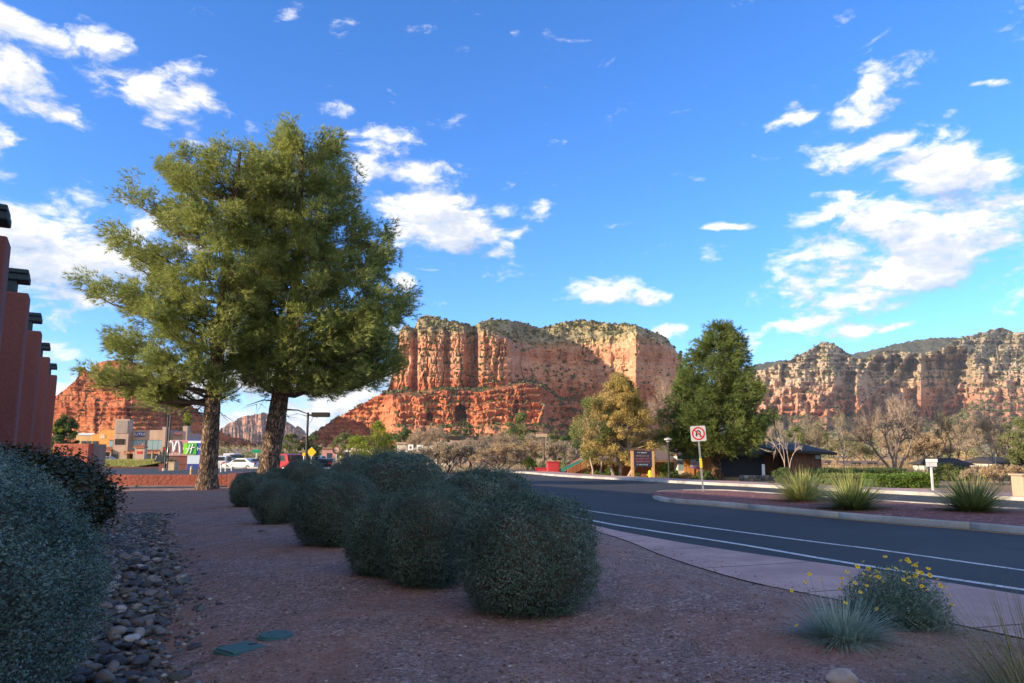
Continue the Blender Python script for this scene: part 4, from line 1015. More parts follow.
shrub(270, 522, 46, 477, 'small clipped shrub second from the low red wall', 1)
shrub(245, 504, 38, 470, 'smallest clipped shrub at the far end of the row beside the pier', 2)
shrub(391, 500, 86, 447, 'widest flat topped shrub rising highest above the row', 2, Y=15.2, wid=2.0, rz=.5)
shrub(352, 490, 50, 452, 'low shrub tucked against the left flank of the widest one', 1, Y=18.5)
shrub(480, 520, 90, 463, 'broad clipped shrub near the road behind the closest one', 2, Y=10.6, wid=1.35)
shrub(300, 480, 42, 458, 'pale topped clipped shrub just right of the thick leaning trunk', 0, Y=23.5)
shrub(338, 485, 56, 463, 'half hidden shrub in the middle of the back of the row', 1, Y=20)
shrub(276, 480, 30, 466, 'half hidden shrub against the thick leaning trunk', 2, Y=25)
# big sage at the left edge and the darker one behind it
BIG = [shrub_mesh('foliage', 31, .0095, 190000, M('sage_blue'), .95, .16, 9000)]
tt_ = thing('sage_bush', 'huge blue grey bush spilling over the stones close by', 'bush', (-3.62, 3.9, -.05))
f = ob('foliage', BIG[0], tt_); f.scale = (2.5, 3.1, 1.74 / .95); s_ = ob('stems', ST, tt_); s_.scale = (2, 2, 1.6)
PV_ = [shrub_mesh('foliage', 41, .045, 26000, M('privet'), .95, .16, 1200), shrub_mesh('foliage', 42, .045, 24000, M('privet'), .95, .16, 1200)]
tt_ = thing('privet_bush', 'dark green bush with bronze new leaves by the channel', 'bush', (-8.35, 12.9, -.02))
f = ob('foliage', PV_[0], tt_); f.scale = (2.4, 3.0, 1.66); s_ = ob('stems', ST, tt_); s_.scale = (2, 2, 1.5)
tt_ = thing('privet_bush', 'taller dark bronze bush against the stucco wall fins', 'bush', (-7.45, 10.3, -.02))
f = ob('foliage', PV_[1], tt_); f.scale = (2.7, 2.8, 1.66); s_ = ob('stems', ST, tt_); s_.scale = (2, 2, 1.5)

# ================================================================ FLOWERING PLANTS AND GRASS
def tuft(tb, n_, rad, h0, h1, wdt, droop, r, curve=3, m=0, flat=.2, spread=1.0):
    """curved blades from one crown"""
    a = r.uniform(0, 2 * math.pi, n_); el_ = np.arccos(r.uniform(flat, 1, n_)) * spread
    d = np.stack([np.cos(a) * np.sin(el_), np.sin(a) * np.sin(el_), np.cos(el_)], 1); L = r.uniform(h0, h1, n_)
    b = np.stack([np.cos(a), np.sin(a), 0 * a], 1) * (rad * r.random(n_) ** .5)[:, None]
    side = unit(np.cross(d, [0, 0, 1.0]) + 1e-4)
    prev = b; pw = wdt
    for k_ in range(1, curve + 1):
        t_ = k_ / curve; q = b + d * (L * t_)[:, None]; q[:, 2] -= droop * L * t_ ** 2
        w2 = wdt * (1 - t_ * .92)
        tb.quads(np.stack([prev - side * pw / 2, prev + side * pw / 2, q + side * w2 / 2, q - side * w2 / 2], 1), m); prev = q; pw = w2
    return prev
r = np.random.default_rng(15)
c = G(851, 656, .12); t = thing('silver_tuft_plant', 'low silvery blue tuft with fine narrow leaves', 'plant', (c.x, c.y + .12, bz(c.x, c.y)))
tb = TB(); tuft(tb, 850, .16, .18, .52, .0095, .20, r, 4, flat=.1); tuft(tb, 420, .24, .12, .38, .009, .45, r, 4, flat=-.05)
ob('foliage', tb.mesh('foliage', M('silver_leaf')), t)
def daisy():
    q = TB()
    k_ = 11; V = [(0, 0, .003)] + [(math.cos(2 * math.pi * i / (2 * k_)) * (.016 if i % 2 else .0125), math.sin(2 * math.pi * i / (2 * k_)) * (.016 if i % 2 else .0125), 0) for i in range(2 * k_)]
    q.raw(V, [(0, i + 1, (i + 1) % (2 * k_) + 1) for i in range(2 * k_)], 0)
    V = [(math.cos(a) * .0065, math.sin(a) * .0065, .003) for a in np.arange(8) * math.pi / 4] + [(math.cos(a) * .004, math.sin(a) * .004, .007) for a in np.arange(8) * math.pi / 4]
    q.raw(V, [(i, (i + 1) % 8, 8 + (i + 1) % 8, 8 + i) for i in range(8)], 1); q.raw([V[8 + i] for i in range(8)], [(0, 1, 2, 3), (0, 3, 4, 7), (4, 5, 6, 7)], 1)
    return q.mesh('flower', [M('flower_yellow'), M('flower_eye')])
dm = daisy()
c = G(910, 640, .12); fz = bz(c.x, c.y)
t2 = thing('desert_marigold', 'grey green bushy plant covered in small yellow flowers', 'plant', (c.x, c.y + .22, fz))
tb = TB(); e = tuft(tb, 2200, .24, .2, .55, .005, .10, r, 3, flat=.0)
nL = 9000; d = rdir(nL, r); d[:, 2] = np.abs(d[:, 2]); p = d * (r.random(nL) ** .4)[:, None] * [.47, .38, .46]
tb.quads(leafq(p, unit(d + r.normal(size=d.shape) * .8), r.uniform(.018, .04, nL), .35, r))
fo = ob('foliage', tb.mesh('foliage', M('daisy_leaf')), t2)
stem = TB()
for i in range(58):
    a = r.uniform(0, 6.3); q = r.random() ** .6; x, y = math.cos(a) * q * .46, math.sin(a) * q * .38; z = (.14 + .36 * math.sqrt(max(0, 1 - q * q))) * r.uniform(.75, 1.1)
    stem.tube([np.array([x * .3, y * .3, .05]), np.array([x * .75, y * .75, z * .6]), np.array([x, y, z])], [.0025, .002, .0016], 3)
    f = ob('flower', dm, t2); f.location = (x, y, z); f.rotation_euler = (r.uniform(-.2, 1.1), r.uniform(-.6, .4), r.uniform(-.6, .6)); s_ = r.uniform(.75, 1.2); f.scale = (s_ * 1.25,) * 3
ob('flower_stalks', stem.mesh('flower_stalks', M('daisy_leaf')), t2)
stem = TB()
for (x, y, z) in ((-.28, -.05, .42), (-.2, .06, .46), (.02, 0, .44), (-.33, .1, .33), (.1, -.12, .36), (-.05, -.2, .30), (-.42, -.2, .14), (-.1, .08, .42)):
    stem.tube([np.array([x * .4, y * .4, .05]), np.array([x * .8, y * .8, z * .6]), np.array([x, y, z])], [.0025, .002, .0016], 3)
    f = ob('flower', dm, t); f.location = (x, y, z); f.rotation_euler = (r.uniform(.1, 1.1), r.uniform(-.5, .4), 0)
ob('flower_stalks', stem.mesh('flower_stalks', M('silver_leaf')), t)
# arching grass at the right edge
t3 = thing('deer_grass', 'clump of long arching olive grass blades at the bed edge', 'grass clump', (2.85, 4.2, .08))
tb = TB(); tuft(tb, 1300, .16, .7, 1.35, .006, .30, r, 8, flat=.05, spread=1.0); tuft(tb, 60, .1, .9, 1.35, .0035, .35, r, 8, flat=.2)
ob('blades', tb.mesh('blades', M('long_grass')), t3)
tb = TB(); tuft(tb, 120, .12, .3, .9, .005, .7, r, 6, flat=.0)
ob('dry_blades', tb.mesh('dry_blades', M('sotol_dry')), t3)

# ================================================================ SOTOLS ON THE MEDIAN
def sotol(c, h, label, seed):
    r = np.random.default_rng(seed)
    t = thing('sotol_plant', label, 'plant', (c.x, c.y, .12), 0, 'spiky plants on the median'); t.scale = (1.25, 1.25, 1)
    tb = TB(); tuft(tb, 620, .10, .75 * h, 1.12 * h, .034, .01, r, 4, flat=.0, spread=1.0); tuft(tb, 260, .12, .6 * h, .95 * h, .028, .3, r, 4, flat=-.1)
    o = ob('green_blades', tb.mesh('green_blades', M('sotol')), t)
    tb = TB(); tuft(tb, 200, .10, .85 * h, 1.15 * h, .012, .04, r, 4, flat=.35); tuft(tb, 60, .14, .5 * h, .9 * h, .012, .6, r, 4, flat=-.15)
    ob('dry_blades', tb.mesh('dry_blades', M('sotol_dry')), t)
    tb = TB(); tb.tube([np.array([0, 0, -.06]), np.array([0, 0, .08]), np.array([0, 0, .22])], [.16, .15, .06], 12)
    ob('crown_base', tb.mesh('crown_base', M('branch_bark')), t)
sotol(G(803, 501, .15), 1.05, 'spiky green plant with pale dry tips nearest the no U-turn sign', 1)
sotol(G(852, 508, .15), 1.0, 'darker spiky plant in the middle of the three on the median', 2)
sotol(G(972, 511, .15), 1.02, 'spiky plant with the yellowest tips standing apart on the median', 3)

# dry leaf litter under the shrubs
r = np.random.default_rng(50); P_ = []
for o_ in [q for q in col.objects if q.type == 'EMPTY' and q.name.startswith('clipped_shrub')]:
    W_ = max(ch.scale[0] for ch in o_.children if ch.name.startswith('foliage')); n_ = 260; a = r.uniform(0, 6.3, n_); rad_ = W_ * .5 * (.55 + np.abs(r.normal(size=n_)) * .38); P_.append(np.stack([o_.location.x + np.cos(a) * rad_, o_.location.y + np.sin(a) * rad_], 1))
n_ = 900; y = r.uniform(4, 15, n_); P_.append(np.stack([creek_x(y) + r.normal(size=n_) * .6, y], 1)); n_ = 700; y = r.uniform(4, 16, n_); P_.append(np.stack([r.uniform(-.7, .6, n_) * y, y], 1))
P_ = np.concatenate(P_); P_ = P_[P_[:, 0] < X_at(S0, P_[:, 1]) + .2]; z = np.where(P_[:, 0] < X_at(S0, P_[:, 1]), bed_z(P_[:, 0], P_[:, 1]), ZS) + .008
lf = TB(); lf.quads(leafq(np.c_[P_, z], unit(r.normal(size=(len(P_), 3)) * .35 + [0, 0, 1]), r.uniform(.015, .045, len(P_)), .5, r)); M('leaf_litter', color=(.24, .17, .09), rough=.9, ns=30, var=.5)
tag(ob('leaf_litter', lf.mesh('leaf_litter', M('leaf_litter'))), 'small dry leaves lying on the gravel under the shrubs', None, None, 'stuff')
# ================================================================ TREES
def pine(name, label, tpts, rad, prof_l, prof_r, Yd, seed, mat_, n_br, cl_per, tufts, blade, bw, z_lo, barkm, group=None, cat='tree', depthk=.85, bare_z=None, lowdead=0, arms=(), pad=1.0, cs=1.0):
    """pine: trunk through tpts (world); branch length by height to either side; needle tufts in flattened pads"""
    r = np.random.default_rng(seed)
    base = np.array(tpts[0]); T = np.array([np.array(p) for p in tpts])
    zt = T[:, 2]; top = zt[-1]
    def tr(z): return np.array([np.interp(z, zt, T[:, 0]), np.interp(z, zt, T[:, 1]), z])
    t = thing(name, label, cat, tuple(base), 0, group)
    tk = TB(); zs = np.concatenate([[zt[0] - .3], np.linspace(zt[0], top, 26)])
    pts = np.array([tr(max(z, zt[0])) if z >= zt[0] else tr(zt[0]) - [0, 0, .3] for z in zs]); h = (zs - zt[0]) / (top - zt[0])
    rr_ = rad * (1.0 - .80 * np.clip(h, 0, 1) ** 1.1) * (1 + .38 * np.exp(-np.clip(zs - zt[0], 0, None) / .35))
    # bark relief: many sides with plates displaced
    k_ = 40; zs2 = np.linspace(zt[0] - .2, zt[0] + (top - zt[0]) * .55, 150); th_ = np.arange(k_) * 2 * math.pi / k_
    rr2 = np.interp(zs2, zs, rr_); C_ = np.array([tr(max(z, zt[0])) for z in zs2]); C_[:, 2] = zs2
    A_, Z_ = np.meshgrid(th_, zs2); nz_ = fbm(np.cos(A_) * 2.5 + 5, np.sin(A_) * 2.5 + 5, Z_ * 1.3, 3, seed); cr_ = np.abs(2 * fbm(np.cos(A_) * 3.4 + 9, np.sin(A_) * 3.4, Z_ * 1.6, 3, seed + 3) - 1)
    Rm = rr2[:, None] * (1 + (nz_ - .5) * .22 + np.clip(cr_, 0, .25) * .5 - .06)
    Vt = np.stack([C_[:, 0:1] + Rm * np.cos(A_), C_[:, 1:2] + Rm * np.sin(A_), Z_], -1).reshape(-1, 3)
    i = np.arange(149)[:, None]; j = np.arange(k_)[None, :]; j2 = (j + 1) % k_
    tk.raw(Vt - base, np.stack([i * k_ + j, i * k_ + j2 , (i + 1) * k_ + j2, (i + 1) * k_ + j], -1).reshape(-1, 4))
    m_ = zs > zs2[-1] - .6
    tk.tube(pts[m_] - base, rr_[m_] * .96, 12)
    ob('trunk', tk.mesh('trunk', M(barkm), smooth=True), t)
    br = TB(); nd = TB(); ga = 2.39996
    zpl = [p[0] for p in prof_l]
    for i in range(n_br + len(arms)):
        f = (i + r.random()) / n_br
        ze = z_lo + (top - z_lo) * f                     # height of the branch end
        az_ = i * ga + r.normal() * .3
        if i >= n_br: ze, az_ = arms[i - n_br][:2]; f = (ze - z_lo) / (top - z_lo)
        sx = math.sin(az_); cy = math.cos(az_)
        Ll = lerp(ze, prof_l); Lr = lerp(ze, prof_r)
        side = Lr if sx > 0 else Ll; mid = (Ll + Lr) / 2 * depthk
        L = math.sqrt((side * sx) ** 2 + (mid * cy) ** 2) * r.uniform(.80, 1.02)
        if i >= n_br: L = arms[i - n_br][2]
        if L < .3: L = .3
        zb = max(z_lo * .9 + zt[0] * .1, ze - L * r.uniform(.25, .6)); zb = min(zb, top - .1)
        p0 = tr(zb); p3 = tr(ze) + np.array([sx * L, cy * L, 0]); p3[2] = ze
        p1 = p0 + (p3 - p0) * .35; p1[2] = p0[2] + (p3[2] - p0[2]) * .10 + r.normal() * .1; p2 = p0 + (p3 - p0) * .7; p2[2] = p0[2] + (p3[2] - p0[2]) * .55 + r.normal() * .1
        cb = np.array([(1 - s) ** 3 * p0 + 3 * s * (1 - s) ** 2 * p1 + 3 * s * s * (1 - s) * p2 + s ** 3 * p3 for s in np.linspace(0, 1, 8)])
        cb[1:-1] += r.normal(size=(6, 3)) * .04 * L ** .5
        rb = rad * .26 * (L / 4) ** .6 * (1 - .5 * f)
        br.tube(cb - base, np.linspace(rb, .012, 8), 6)
        nc = max(3, int(cl_per * (L / 3) ** 1.05))
        for c_ in range(nc):
            s = 1 - r.random() ** 1.25 * .72; s = max(s, .25)
            idx = s * 7; a_ = int(min(6, math.floor(idx))); q = cb[a_] + (cb[a_ + 1] - cb[a_]) * (idx - a_)
            lat = np.array([cy, -sx, 0]) * r.normal() * L * .17 * (1.15 - .5 * s) ; up_ = np.array([0, 0, abs(r.normal()) * .42 * min(1, L / 3) + .05])
            e_ = q + lat + up_ + r.normal(size=3) * .12
            br.tube(np.array([q, (q + e_) / 2 + [0, 0, -.03], e_]) - base, [.022, .015, .007], 3)
            n_ = int(tufts * r.uniform(.6, 1.35)); R3 = np.array([.46, .46, .36 * pad]) * r.uniform(.75, 1.3) * cs
            cen = e_ + np.clip(r.normal(size=(n_, 3)), -1.6, 1.6) * R3 * .60
            outw = unit(np.array([sx, cy, .25]) + unit(cen - e_) * .8 + np.array([0, 0, .45]))
            for b_ in range(8):
                dd_ = unit(outw + r.normal(size=outw.shape) * .42); nd.tris(blades(cen - base, dd_, blade * r.uniform(.7, 1.2, n_), bw, r, .12))
    for i in range(lowdead):                              # dead snags under the crown
        z_ = zt[0] + (z_lo - zt[0]) * r.uniform(.72, 1.0); a = r.uniform(0, 6.3); L = r.uniform(.8, 2.4); p0 = tr(z_)
        e = p0 + np.array([math.sin(a) * L, math.cos(a) * L, r.uniform(-.5, .3)]); cb = np.array([p0, (p0 + e) / 2 + [0, 0, .15], e]); br.tube(cb - base, [.05, .03, .01], 5)
        for s_ in range(4):
            q = p0 + (e - p0) * r.uniform(.4, 1); e2 = q + r.normal(size=3) * [.4, .4, .3] - [0, 0, .25]; br.tube(np.array([q, (q + e2) / 2, e2]) - base, [.014, .01, .004], 3)
    cr = ob('crown', nd.mesh('crown', M(mat_)), t)
    ob('branches', br.mesh('branches', M('branch_bark')), t)
    return t
def prof(ps, Y, k_=1.0):
    """[(py, length px)] -> [(height, metres)] sorted upward"""
    o = sorted([(P(300, py, Y).z, L / FOC * Y * k_) for py, L in ps]); return o
def tpath(ps, Y, z0=0):
    pts = [P(x, y, Y) for x, y in ps]; b = pts[0]; pts[0] = Vector((b.x, b.y, z0)); return [tuple(p) for p in pts]
Y1 = 32.5
pine('pine_tree', 'tall pine with long low boughs reaching left beside the low red wall', tpath([(207, 486), (213, 400), (219, 340), (226, 270), (234, 200), (240, 152)], Y1, .02), .37,
     prof([(132, 26), (150, 48), (165, 58), (190, 66), (222, 62), (243, 76), (284, 84), (325, 72), (362, 72), (380, 70), (396, 44)], Y1),
     prof([(128, 20), (160, 45), (200, 60), (300, 62), (350, 50), (385, 36), (396, 22)], Y1), Y1, 5, 'pine_needles', 52, 12, 46, .27, .023, P(0, 396, Y1).z, 'pine_bark', 'two big roadside pines', lowdead=3, cs=.88, arms=[(P(0, py_, Y1).z, R(a_), l_ / FOC * Y1) for py_, a_, l_ in ((168, -75, 84), (174, -100, 76), (200, -92, 106), (207, -75, 96), (246, -85, 124), (251, -104, 104), (289, -92, 146), (296, -76, 112), (301, -106, 100), (345, -88, 104), (352, -108, 96), (380, -84, 122), (386, -100, 112), (384, -72, 92))])
Y2 = 34.5
pine('pine_tree', 'thick trunked dense pine with dark right side behind the shrub row', tpath([(266, 488), (273, 440), (283, 380), (292, 330), (297, 280), (300, 205), (302, 140)], Y2, .02), .455,
     prof([(120, 34), (138, 54), (155, 70), (180, 80), (230, 78), (300, 72), (350, 56), (372, 40)], Y2),
     prof([(120, 30), (138, 44), (150, 50), (181, 62), (205, 66), (233, 80), (267, 88), (290, 90), (307, 116), (325, 112), (341, 106), (364, 114), (384, 72)], Y2), Y2, 6, 'pine_needles', 90, 12, 46, .27, .023, P(0, 384, Y2).z, 'pine_bark', 'two big roadside pines', lowdead=6, cs=.90, arms=[(P(0, py_, Y2).z, R(a_), l_ / FOC * Y2) for py_, a_, l_ in ((312, 88, 120), (300, 75, 112), (342, 95, 112), (368, 85, 118), (378, 100, 96), (386, 80, 76), (376, 70, 100), (262, 90, 104), (240, 85, 98), (345, 110, 108))])
Y3 = 53.0
pine('pine_tree', 'full dark green pine growing in front of the brown wooden house', tpath([(718, 479), (715, 455), (718, 400), (722, 327)], Y3, -.3), .34,
     prof([(326, 6), (338, 20), (352, 30), (366, 32), (385, 44), (405, 50), (425, 56), (440, 59), (452, 50), (460, 30)], Y3), prof([(326, 6), (338, 20), (352, 28), (372, 30), (380, 36), (395, 54), (415, 58), (432, 64), (448, 54), (458, 28)], Y3), Y3, 9, 'pine_needles_dark', 100, 9, 38, .30, .032, P(0, 454, Y3).z, 'brown_bark', cs=.85)

def limbs(tb, base, ends, r0, r, seed=0, k_=5):
    for e in ends:
        m1 = base + (e - base) * .35 + r.normal(size=3) * .12 * np.linalg.norm(e - base) * [1, 1, .3]; m1[2] = base[2] + (e[2] - base[2]) * .45
        m2 = base + (e - base) * .7 + r.normal(size=3) * .06 * np.linalg.norm(e - base)
        tb.tube(np.array([base, m1, m2, e]), [r0, r0 * .7, r0 * .45, r0 * .15], k_)
def leafy(name, label, c, W, H, zb, mat_, leaf, n_leaf, seed, clumps=60, clump_r=.14, shape='round', barkm='grey_bark', group=None, trunks=1, cat='tree', depth=.9, extra=None, tr=.05):
    """broadleaf or juniper: leaves gathered in clumps through the crown's volume"""
    r = np.random.default_rng(seed); t = thing(name, label, cat, (c.x, c.y, c.z), 0, group)
    cz0, cz1 = zb, H; lf = TB()
    u = r.random(clumps); ph = r.uniform(0, 2 * math.pi, clumps)
    hh = u
    if shape == 'round': env = np.sqrt(np.clip(1 - (2 * hh - .9) ** 2 / 1.25, .05, 1))
    elif shape == 'cone': env = (1 - hh) ** .8 * 1.0 + .06
    elif shape == 'column': env = np.clip(np.sin(np.clip(hh * .93 + .05, 0, 1) * math.pi) ** .4, .15, 1)
    elif shape == 'dome': env = np.sqrt(np.clip(1 - hh ** 2, .03, 1))
    elif shape == 'ragged': env = np.interp(hh, [0, .15, .45, .7, .85, 1], [.75, 1, .95, .6, .36, .08]) * r.uniform(.75, 1.12, clumps)
    rad_ = env * W / 2 * np.clip(r.random(clumps) ** .4, .2, 1) * (1 + (vnoise(ph * 1.3, hh * 5, seed) - .5) * .5)
    cc = np.stack([np.cos(ph) * rad_, np.sin(ph) * rad_ * depth, cz0 + (cz1 - cz0) * hh * .97], 1)
    per = n_leaf // clumps
    cr = clump_r * W * r.uniform(.6, 1.35, clumps)
    idx = np.repeat(np.arange(clumps), per); nn = len(idx)
    d = rdir(nn, r); p = cc[idx] + d * (cr[idx] * r.random(nn) ** .45)[:, None] * [1, 1, .75 if shape != 'column' else 1.3]
    p[:, 2] = np.clip(p[:, 2], .02, None)
    mi = np.zeros(nn, int)
    if extra: mi = (vnoise(cc[:, 0] * .9 + 7, cc[:, 1] * .9, cc[:, 2] * .9, seed) > extra[1]).astype(int)[idx]
    q = leafq(p, unit(d + r.normal(size=d.shape) * .8), leaf * r.uniform(.6, 1.4, nn), .55, r)
    lf.quads(q[mi == 0], 0)
    if extra: lf.quads(q[mi == 1], 1)
    ob('crown', lf.mesh('crown', [M(mat_)] + ([M(extra[0])] if extra else [])), t)
    tk = TB()
    for i in range(trunks):
        a = 6.28 * i / trunks + .4; b0_ = np.array([math.cos(a) * .09 * W * (trunks > 1), math.sin(a) * .05 * W * (trunks > 1), -.1]); b1 = np.array([b0_[0] * 1.9, b0_[1] * 1.9, max(zb, .3) * 1.05 + (H - zb) * .1])
        rt = tr * W ** .8
        tk.tube(np.array([b0_, b0_ * .5 + b1 * .5 + r.normal(size=3) * .03 * W * [1, 1, 0], b1]), [rt * 1.2, rt, rt * .8], 9)
        sel = r.choice(clumps, min(clumps, 14), replace=False); limbs(tk, b1, cc[sel], rt * .6, r)
    ob('trunk', tk.mesh('trunk', M(barkm), smooth=True), t)
    return t
def bare(name, label, c, W, H, seed, trunks=3, fork=.30, barkm='grey_bark', group=None, depth=5, leaves=None, lean=.5, cat='tree', r0=.12, twl=.05, twm='twig', ends_k=1.0):
    """leafless tree: forked limbs ending in many fine twigs"""
    r = np.random.default_rng(seed); t = thing(name, label, cat, (c.x, c.y, c.z), 0, group); tk = TB(); tw = TB(); tips = []
    lv = TB()
    def grow(p, d, L, rad, lev):
        n_ = 3; pts = [p]; dd_ = d
        for s in range(n_):
            dd_ = unit(dd_ + r.normal(size=3) * .13 + np.array([0, 0, .05])); pts.append(pts[-1] + dd_ * L / n_)
        if rad > .018 or lev < 3: tk.tube(np.array(pts), np.linspace(rad, rad * .66, n_ + 1), 6 if lev < 2 else 4)
        else: tw.tube(np.array(pts), np.linspace(rad, rad * .6, n_ + 1), 3)
        if lev >= depth: tips.append((pts[-1], dd_, L)); return
        for b in range(2 if lev < 2 else 3):
            sp_ = lean * (0.75 + .25 * r.random()); nd_ = unit(dd_ + unit(r.normal(size=3) * [W / H * 1.2, W / H * 1.2, .55]) * sp_)
            grow(pts[-1] if b < 2 else pts[-2], nd_, L * r.uniform(.66, .86), rad * .66, lev + 1)
    for i in range(trunks):
        a = 6.28 * i / trunks + r.uniform(-.3, .3); d = unit(np.array([math.cos(a) * .42 * W / H, math.sin(a) * .3 * W / H, 1.0]) if trunks > 1 else np.array([.05, 0, 1.0]))
        grow(np.array([math.cos(a) * .06 * (trunks > 1), math.sin(a) * .06 * (trunks > 1), -.1]), d, H * fork, r0 * (1 if trunks == 1 else .8), 0)
    P0 = np.array([q[0] for q in tips]); D0_ = np.array([q[1] for q in tips]); m = len(tips)
    for k_ in range(int(7 * ends_k)):
        sh = P0 - D0_ * r.uniform(0, H * .09, (m, 1)); dd_ = unit(D0_ + r.normal(size=(m, 3)) * .6); tw.tris(blades(sh, dd_, H * r.uniform(.05, .12, m), .012 * H ** .35, r, .05))
        if leaves: 
            q = sh + dd_ * r.uniform(0, H * .1, (m, 1)); keep = r.random(m) < leaves[1]; lv.quads(leafq(q[keep], rdir(int(keep.sum()), r), leaves[2] * r.uniform(.6, 1.3, int(keep.sum())), .6, r))
    # fit the crown into the wanted size
    def fit(tb_):
        for V_ in tb_.v: V_ *= sc3
    A = np.concatenate([P0, ]); ex = np.abs(A[:, :2]).max(); sc3 = np.array([W / 2 / ex, W / 2 / ex * .9, H / (A[:, 2].max() * 1.04)]); sc3[:2] = np.clip(sc3[:2], .3, 2.5)
    for V_ in tk.v + tw.v + lv.v: V_ *= sc3
    ob('limbs', tk.mesh('limbs', M(barkm), smooth=True), t); ob('twigs', tw.mesh('twigs', M(twm)), t)
    if leaves: ob('sparse_leaves', lv.mesh('sparse_leaves', M(leaves[0])), t)
    return t
def spot(px, Y, z=None):
    p = P(px, 452, Y); p.z = float(terrain_z(p.x, Y)) if z is None else z; return p
def dims(px, wpx, top, Y, zg): return wpx / FOC * Y, P(px, top, Y).z - zg

def LT(name, label, px, wpx, top, Y, mat_, seed, bottom=None, **kw):
    c = spot(px, Y); W, H = dims(px, wpx, top, Y, c.z); zb = kw.pop('zb', .15) * H
    n_ = kw.pop('n', 7000); leaf = kw.pop('leaf', .075 * (Y / 45) ** .85)
    return leafy(name, label, c, W, H, zb, mat_, leaf, n_, seed, **kw)
def BT(name, label, px, wpx, top, Y, seed, **kw):
    c = spot(px, Y); W, H = dims(px, wpx, top, Y, c.z); return bare(name, label, c, W, H, seed, **kw)
# golden half dry juniper by the house
LT('juniper_tree', 'tall golden brown half dry juniper beside the dark sign board', 622, 84, 374, 52, 'golden_juniper', 3, n=120000, leaf=.085, clumps=300, clump_r=.075, shape='ragged', trunks=4, barkm='pale_bark', zb=.16, extra=('olive_green', .80), tr=.028)
LT('juniper_tree', 'olive green juniper crown leaning on the golden one', 596, 42, 398, 51, 'olive_green', 4, n=16000, leaf=.09, clumps=60, clump_r=.12, shape='column', trunks=2, barkm='pale_bark', zb=.2, extra=('golden_juniper', .5), tr=.03)
LT('cypress_tree', 'narrow dark cypress rising behind the left side of the pine', 683, 13, 352, 72, 'deep_green', 5, n=7000, clumps=50, clump_r=.2, shape='column', zb=.05)
BT('bare_tree', 'leafless tan tree between the golden juniper and the pine', 672, 44, 372, 60, 8, trunks=2, depth=5, barkm='branch_bark', twm='twig', leaves=('tan_brush', .5, .12), r0=.09)
# centre background, beyond the side street
for a in [
 ('broadleaf_tree', 'fresh yellow green tree below the butte, brightest of the back row', 377, 36, 421, 120, 'spring_green', 11, dict(n=9000, leaf=.22, clumps=70, shape='ragged', zb=.1)),
 ('broadleaf_tree', 'low yellow green tree next to the brightest one', 358, 34, 436, 118, 'spring_green', 12, dict(n=6000, leaf=.2, clumps=40, shape='dome', zb=.05)),
 ('broadleaf_tree', 'pale olive tree left of the yellow green ones', 345, 26, 434, 140, 'olive_green', 13, dict(n=4000, leaf=.24, clumps=30, shape='round', zb=.1)),
 ('broadleaf_tree', 'round dark green tree just right of the bright yellow green one', 403, 24, 428, 112, 'deep_green', 14, dict(n=6000, leaf=.2, clumps=40, shape='round', zb=.1)),
 ('broadleaf_tree', 'second round green tree, shorter, beside the dark one', 390, 24, 433, 125, 'olive_green', 15, dict(n=5000, leaf=.22, clumps=40, shape='round', zb=.1)),
 ('broadleaf_tree', 'bushy green tree seen between the thick trunk and the lamp post', 291, 26, 434, 95, 'olive_green', 16, dict(n=8000, leaf=.16, clumps=50, shape='round', zb=.1)),
 ('broadleaf_tree', 'dark green tree right behind the lamp post', 313, 18, 434, 97, 'deep_green', 17, dict(n=6000, leaf=.16, clumps=40, shape='round', zb=.1)),
 ('cypress_tree', 'taller of the two slim dark cypresses below the butte', 464, 5, 419, 150, 'deep_green', 18, dict(n=2500, leaf=.2, clumps=40, clump_r=.25, shape='column', zb=.05)),
 ('cypress_tree', 'shorter slim cypress right of its twin', 468.5, 5, 422, 150, 'deep_green', 19, dict(n=2500, leaf=.2, clumps=40, clump_r=.25, shape='column', zb=.05)),
 ('broadleaf_tree', 'dark green clump left of the slim cypresses', 452, 22, 430, 150, 'deep_green', 20, dict(n=5000, leaf=.24, clumps=40, shape='dome', zb=.05)),
 ('juniper_tree', 'large bushy green juniper behind the flat roofed building', 521, 40, 413, 110, 'deep_green', 21, dict(n=14000, leaf=.18, clumps=70, clump_r=.12, shape='dome', zb=.02, extra=('olive_green', .45))),
 ('juniper_tree', 'lighter green juniper at the right foot of the large one', 555, 18, 430, 100, 'olive_green', 22, dict(n=5000, leaf=.16, clumps=40, shape='round', zb=.05)),
 ('broadleaf_tree', 'round green tree left of the golden juniper', 575, 28, 421, 95, 'deep_green', 23, dict(n=8000, leaf=.16, clumps=50, shape='round', zb=.05)),
 ('evergreen_tree', 'leafy dark green tree beyond the garden wall', 63, 28, 414, 85, 'deep_green', 24, dict(n=24000, leaf=.15, clumps=90, shape='round', zb=.05, extra=('spring_green', .62))),
 ('conifer_tree', 'slim green conifer behind the roofs left of the trunk', 185, 17, 411, 170, 'deep_green', 25, dict(n=5000, leaf=.28, clumps=70, clump_r=.16, shape='cone', zb=.05, extra=('spring_green', .6))),
 ('conifer_tree', 'tall narrow dark conifer at the right of the golden juniper tops', 690, 8, 405, 70, 'deep_green', 26, dict(n=2500, leaf=.12, clumps=40, clump_r=.2, shape='cone', zb=.05)),
]: LT(*a[:8], **a[8])
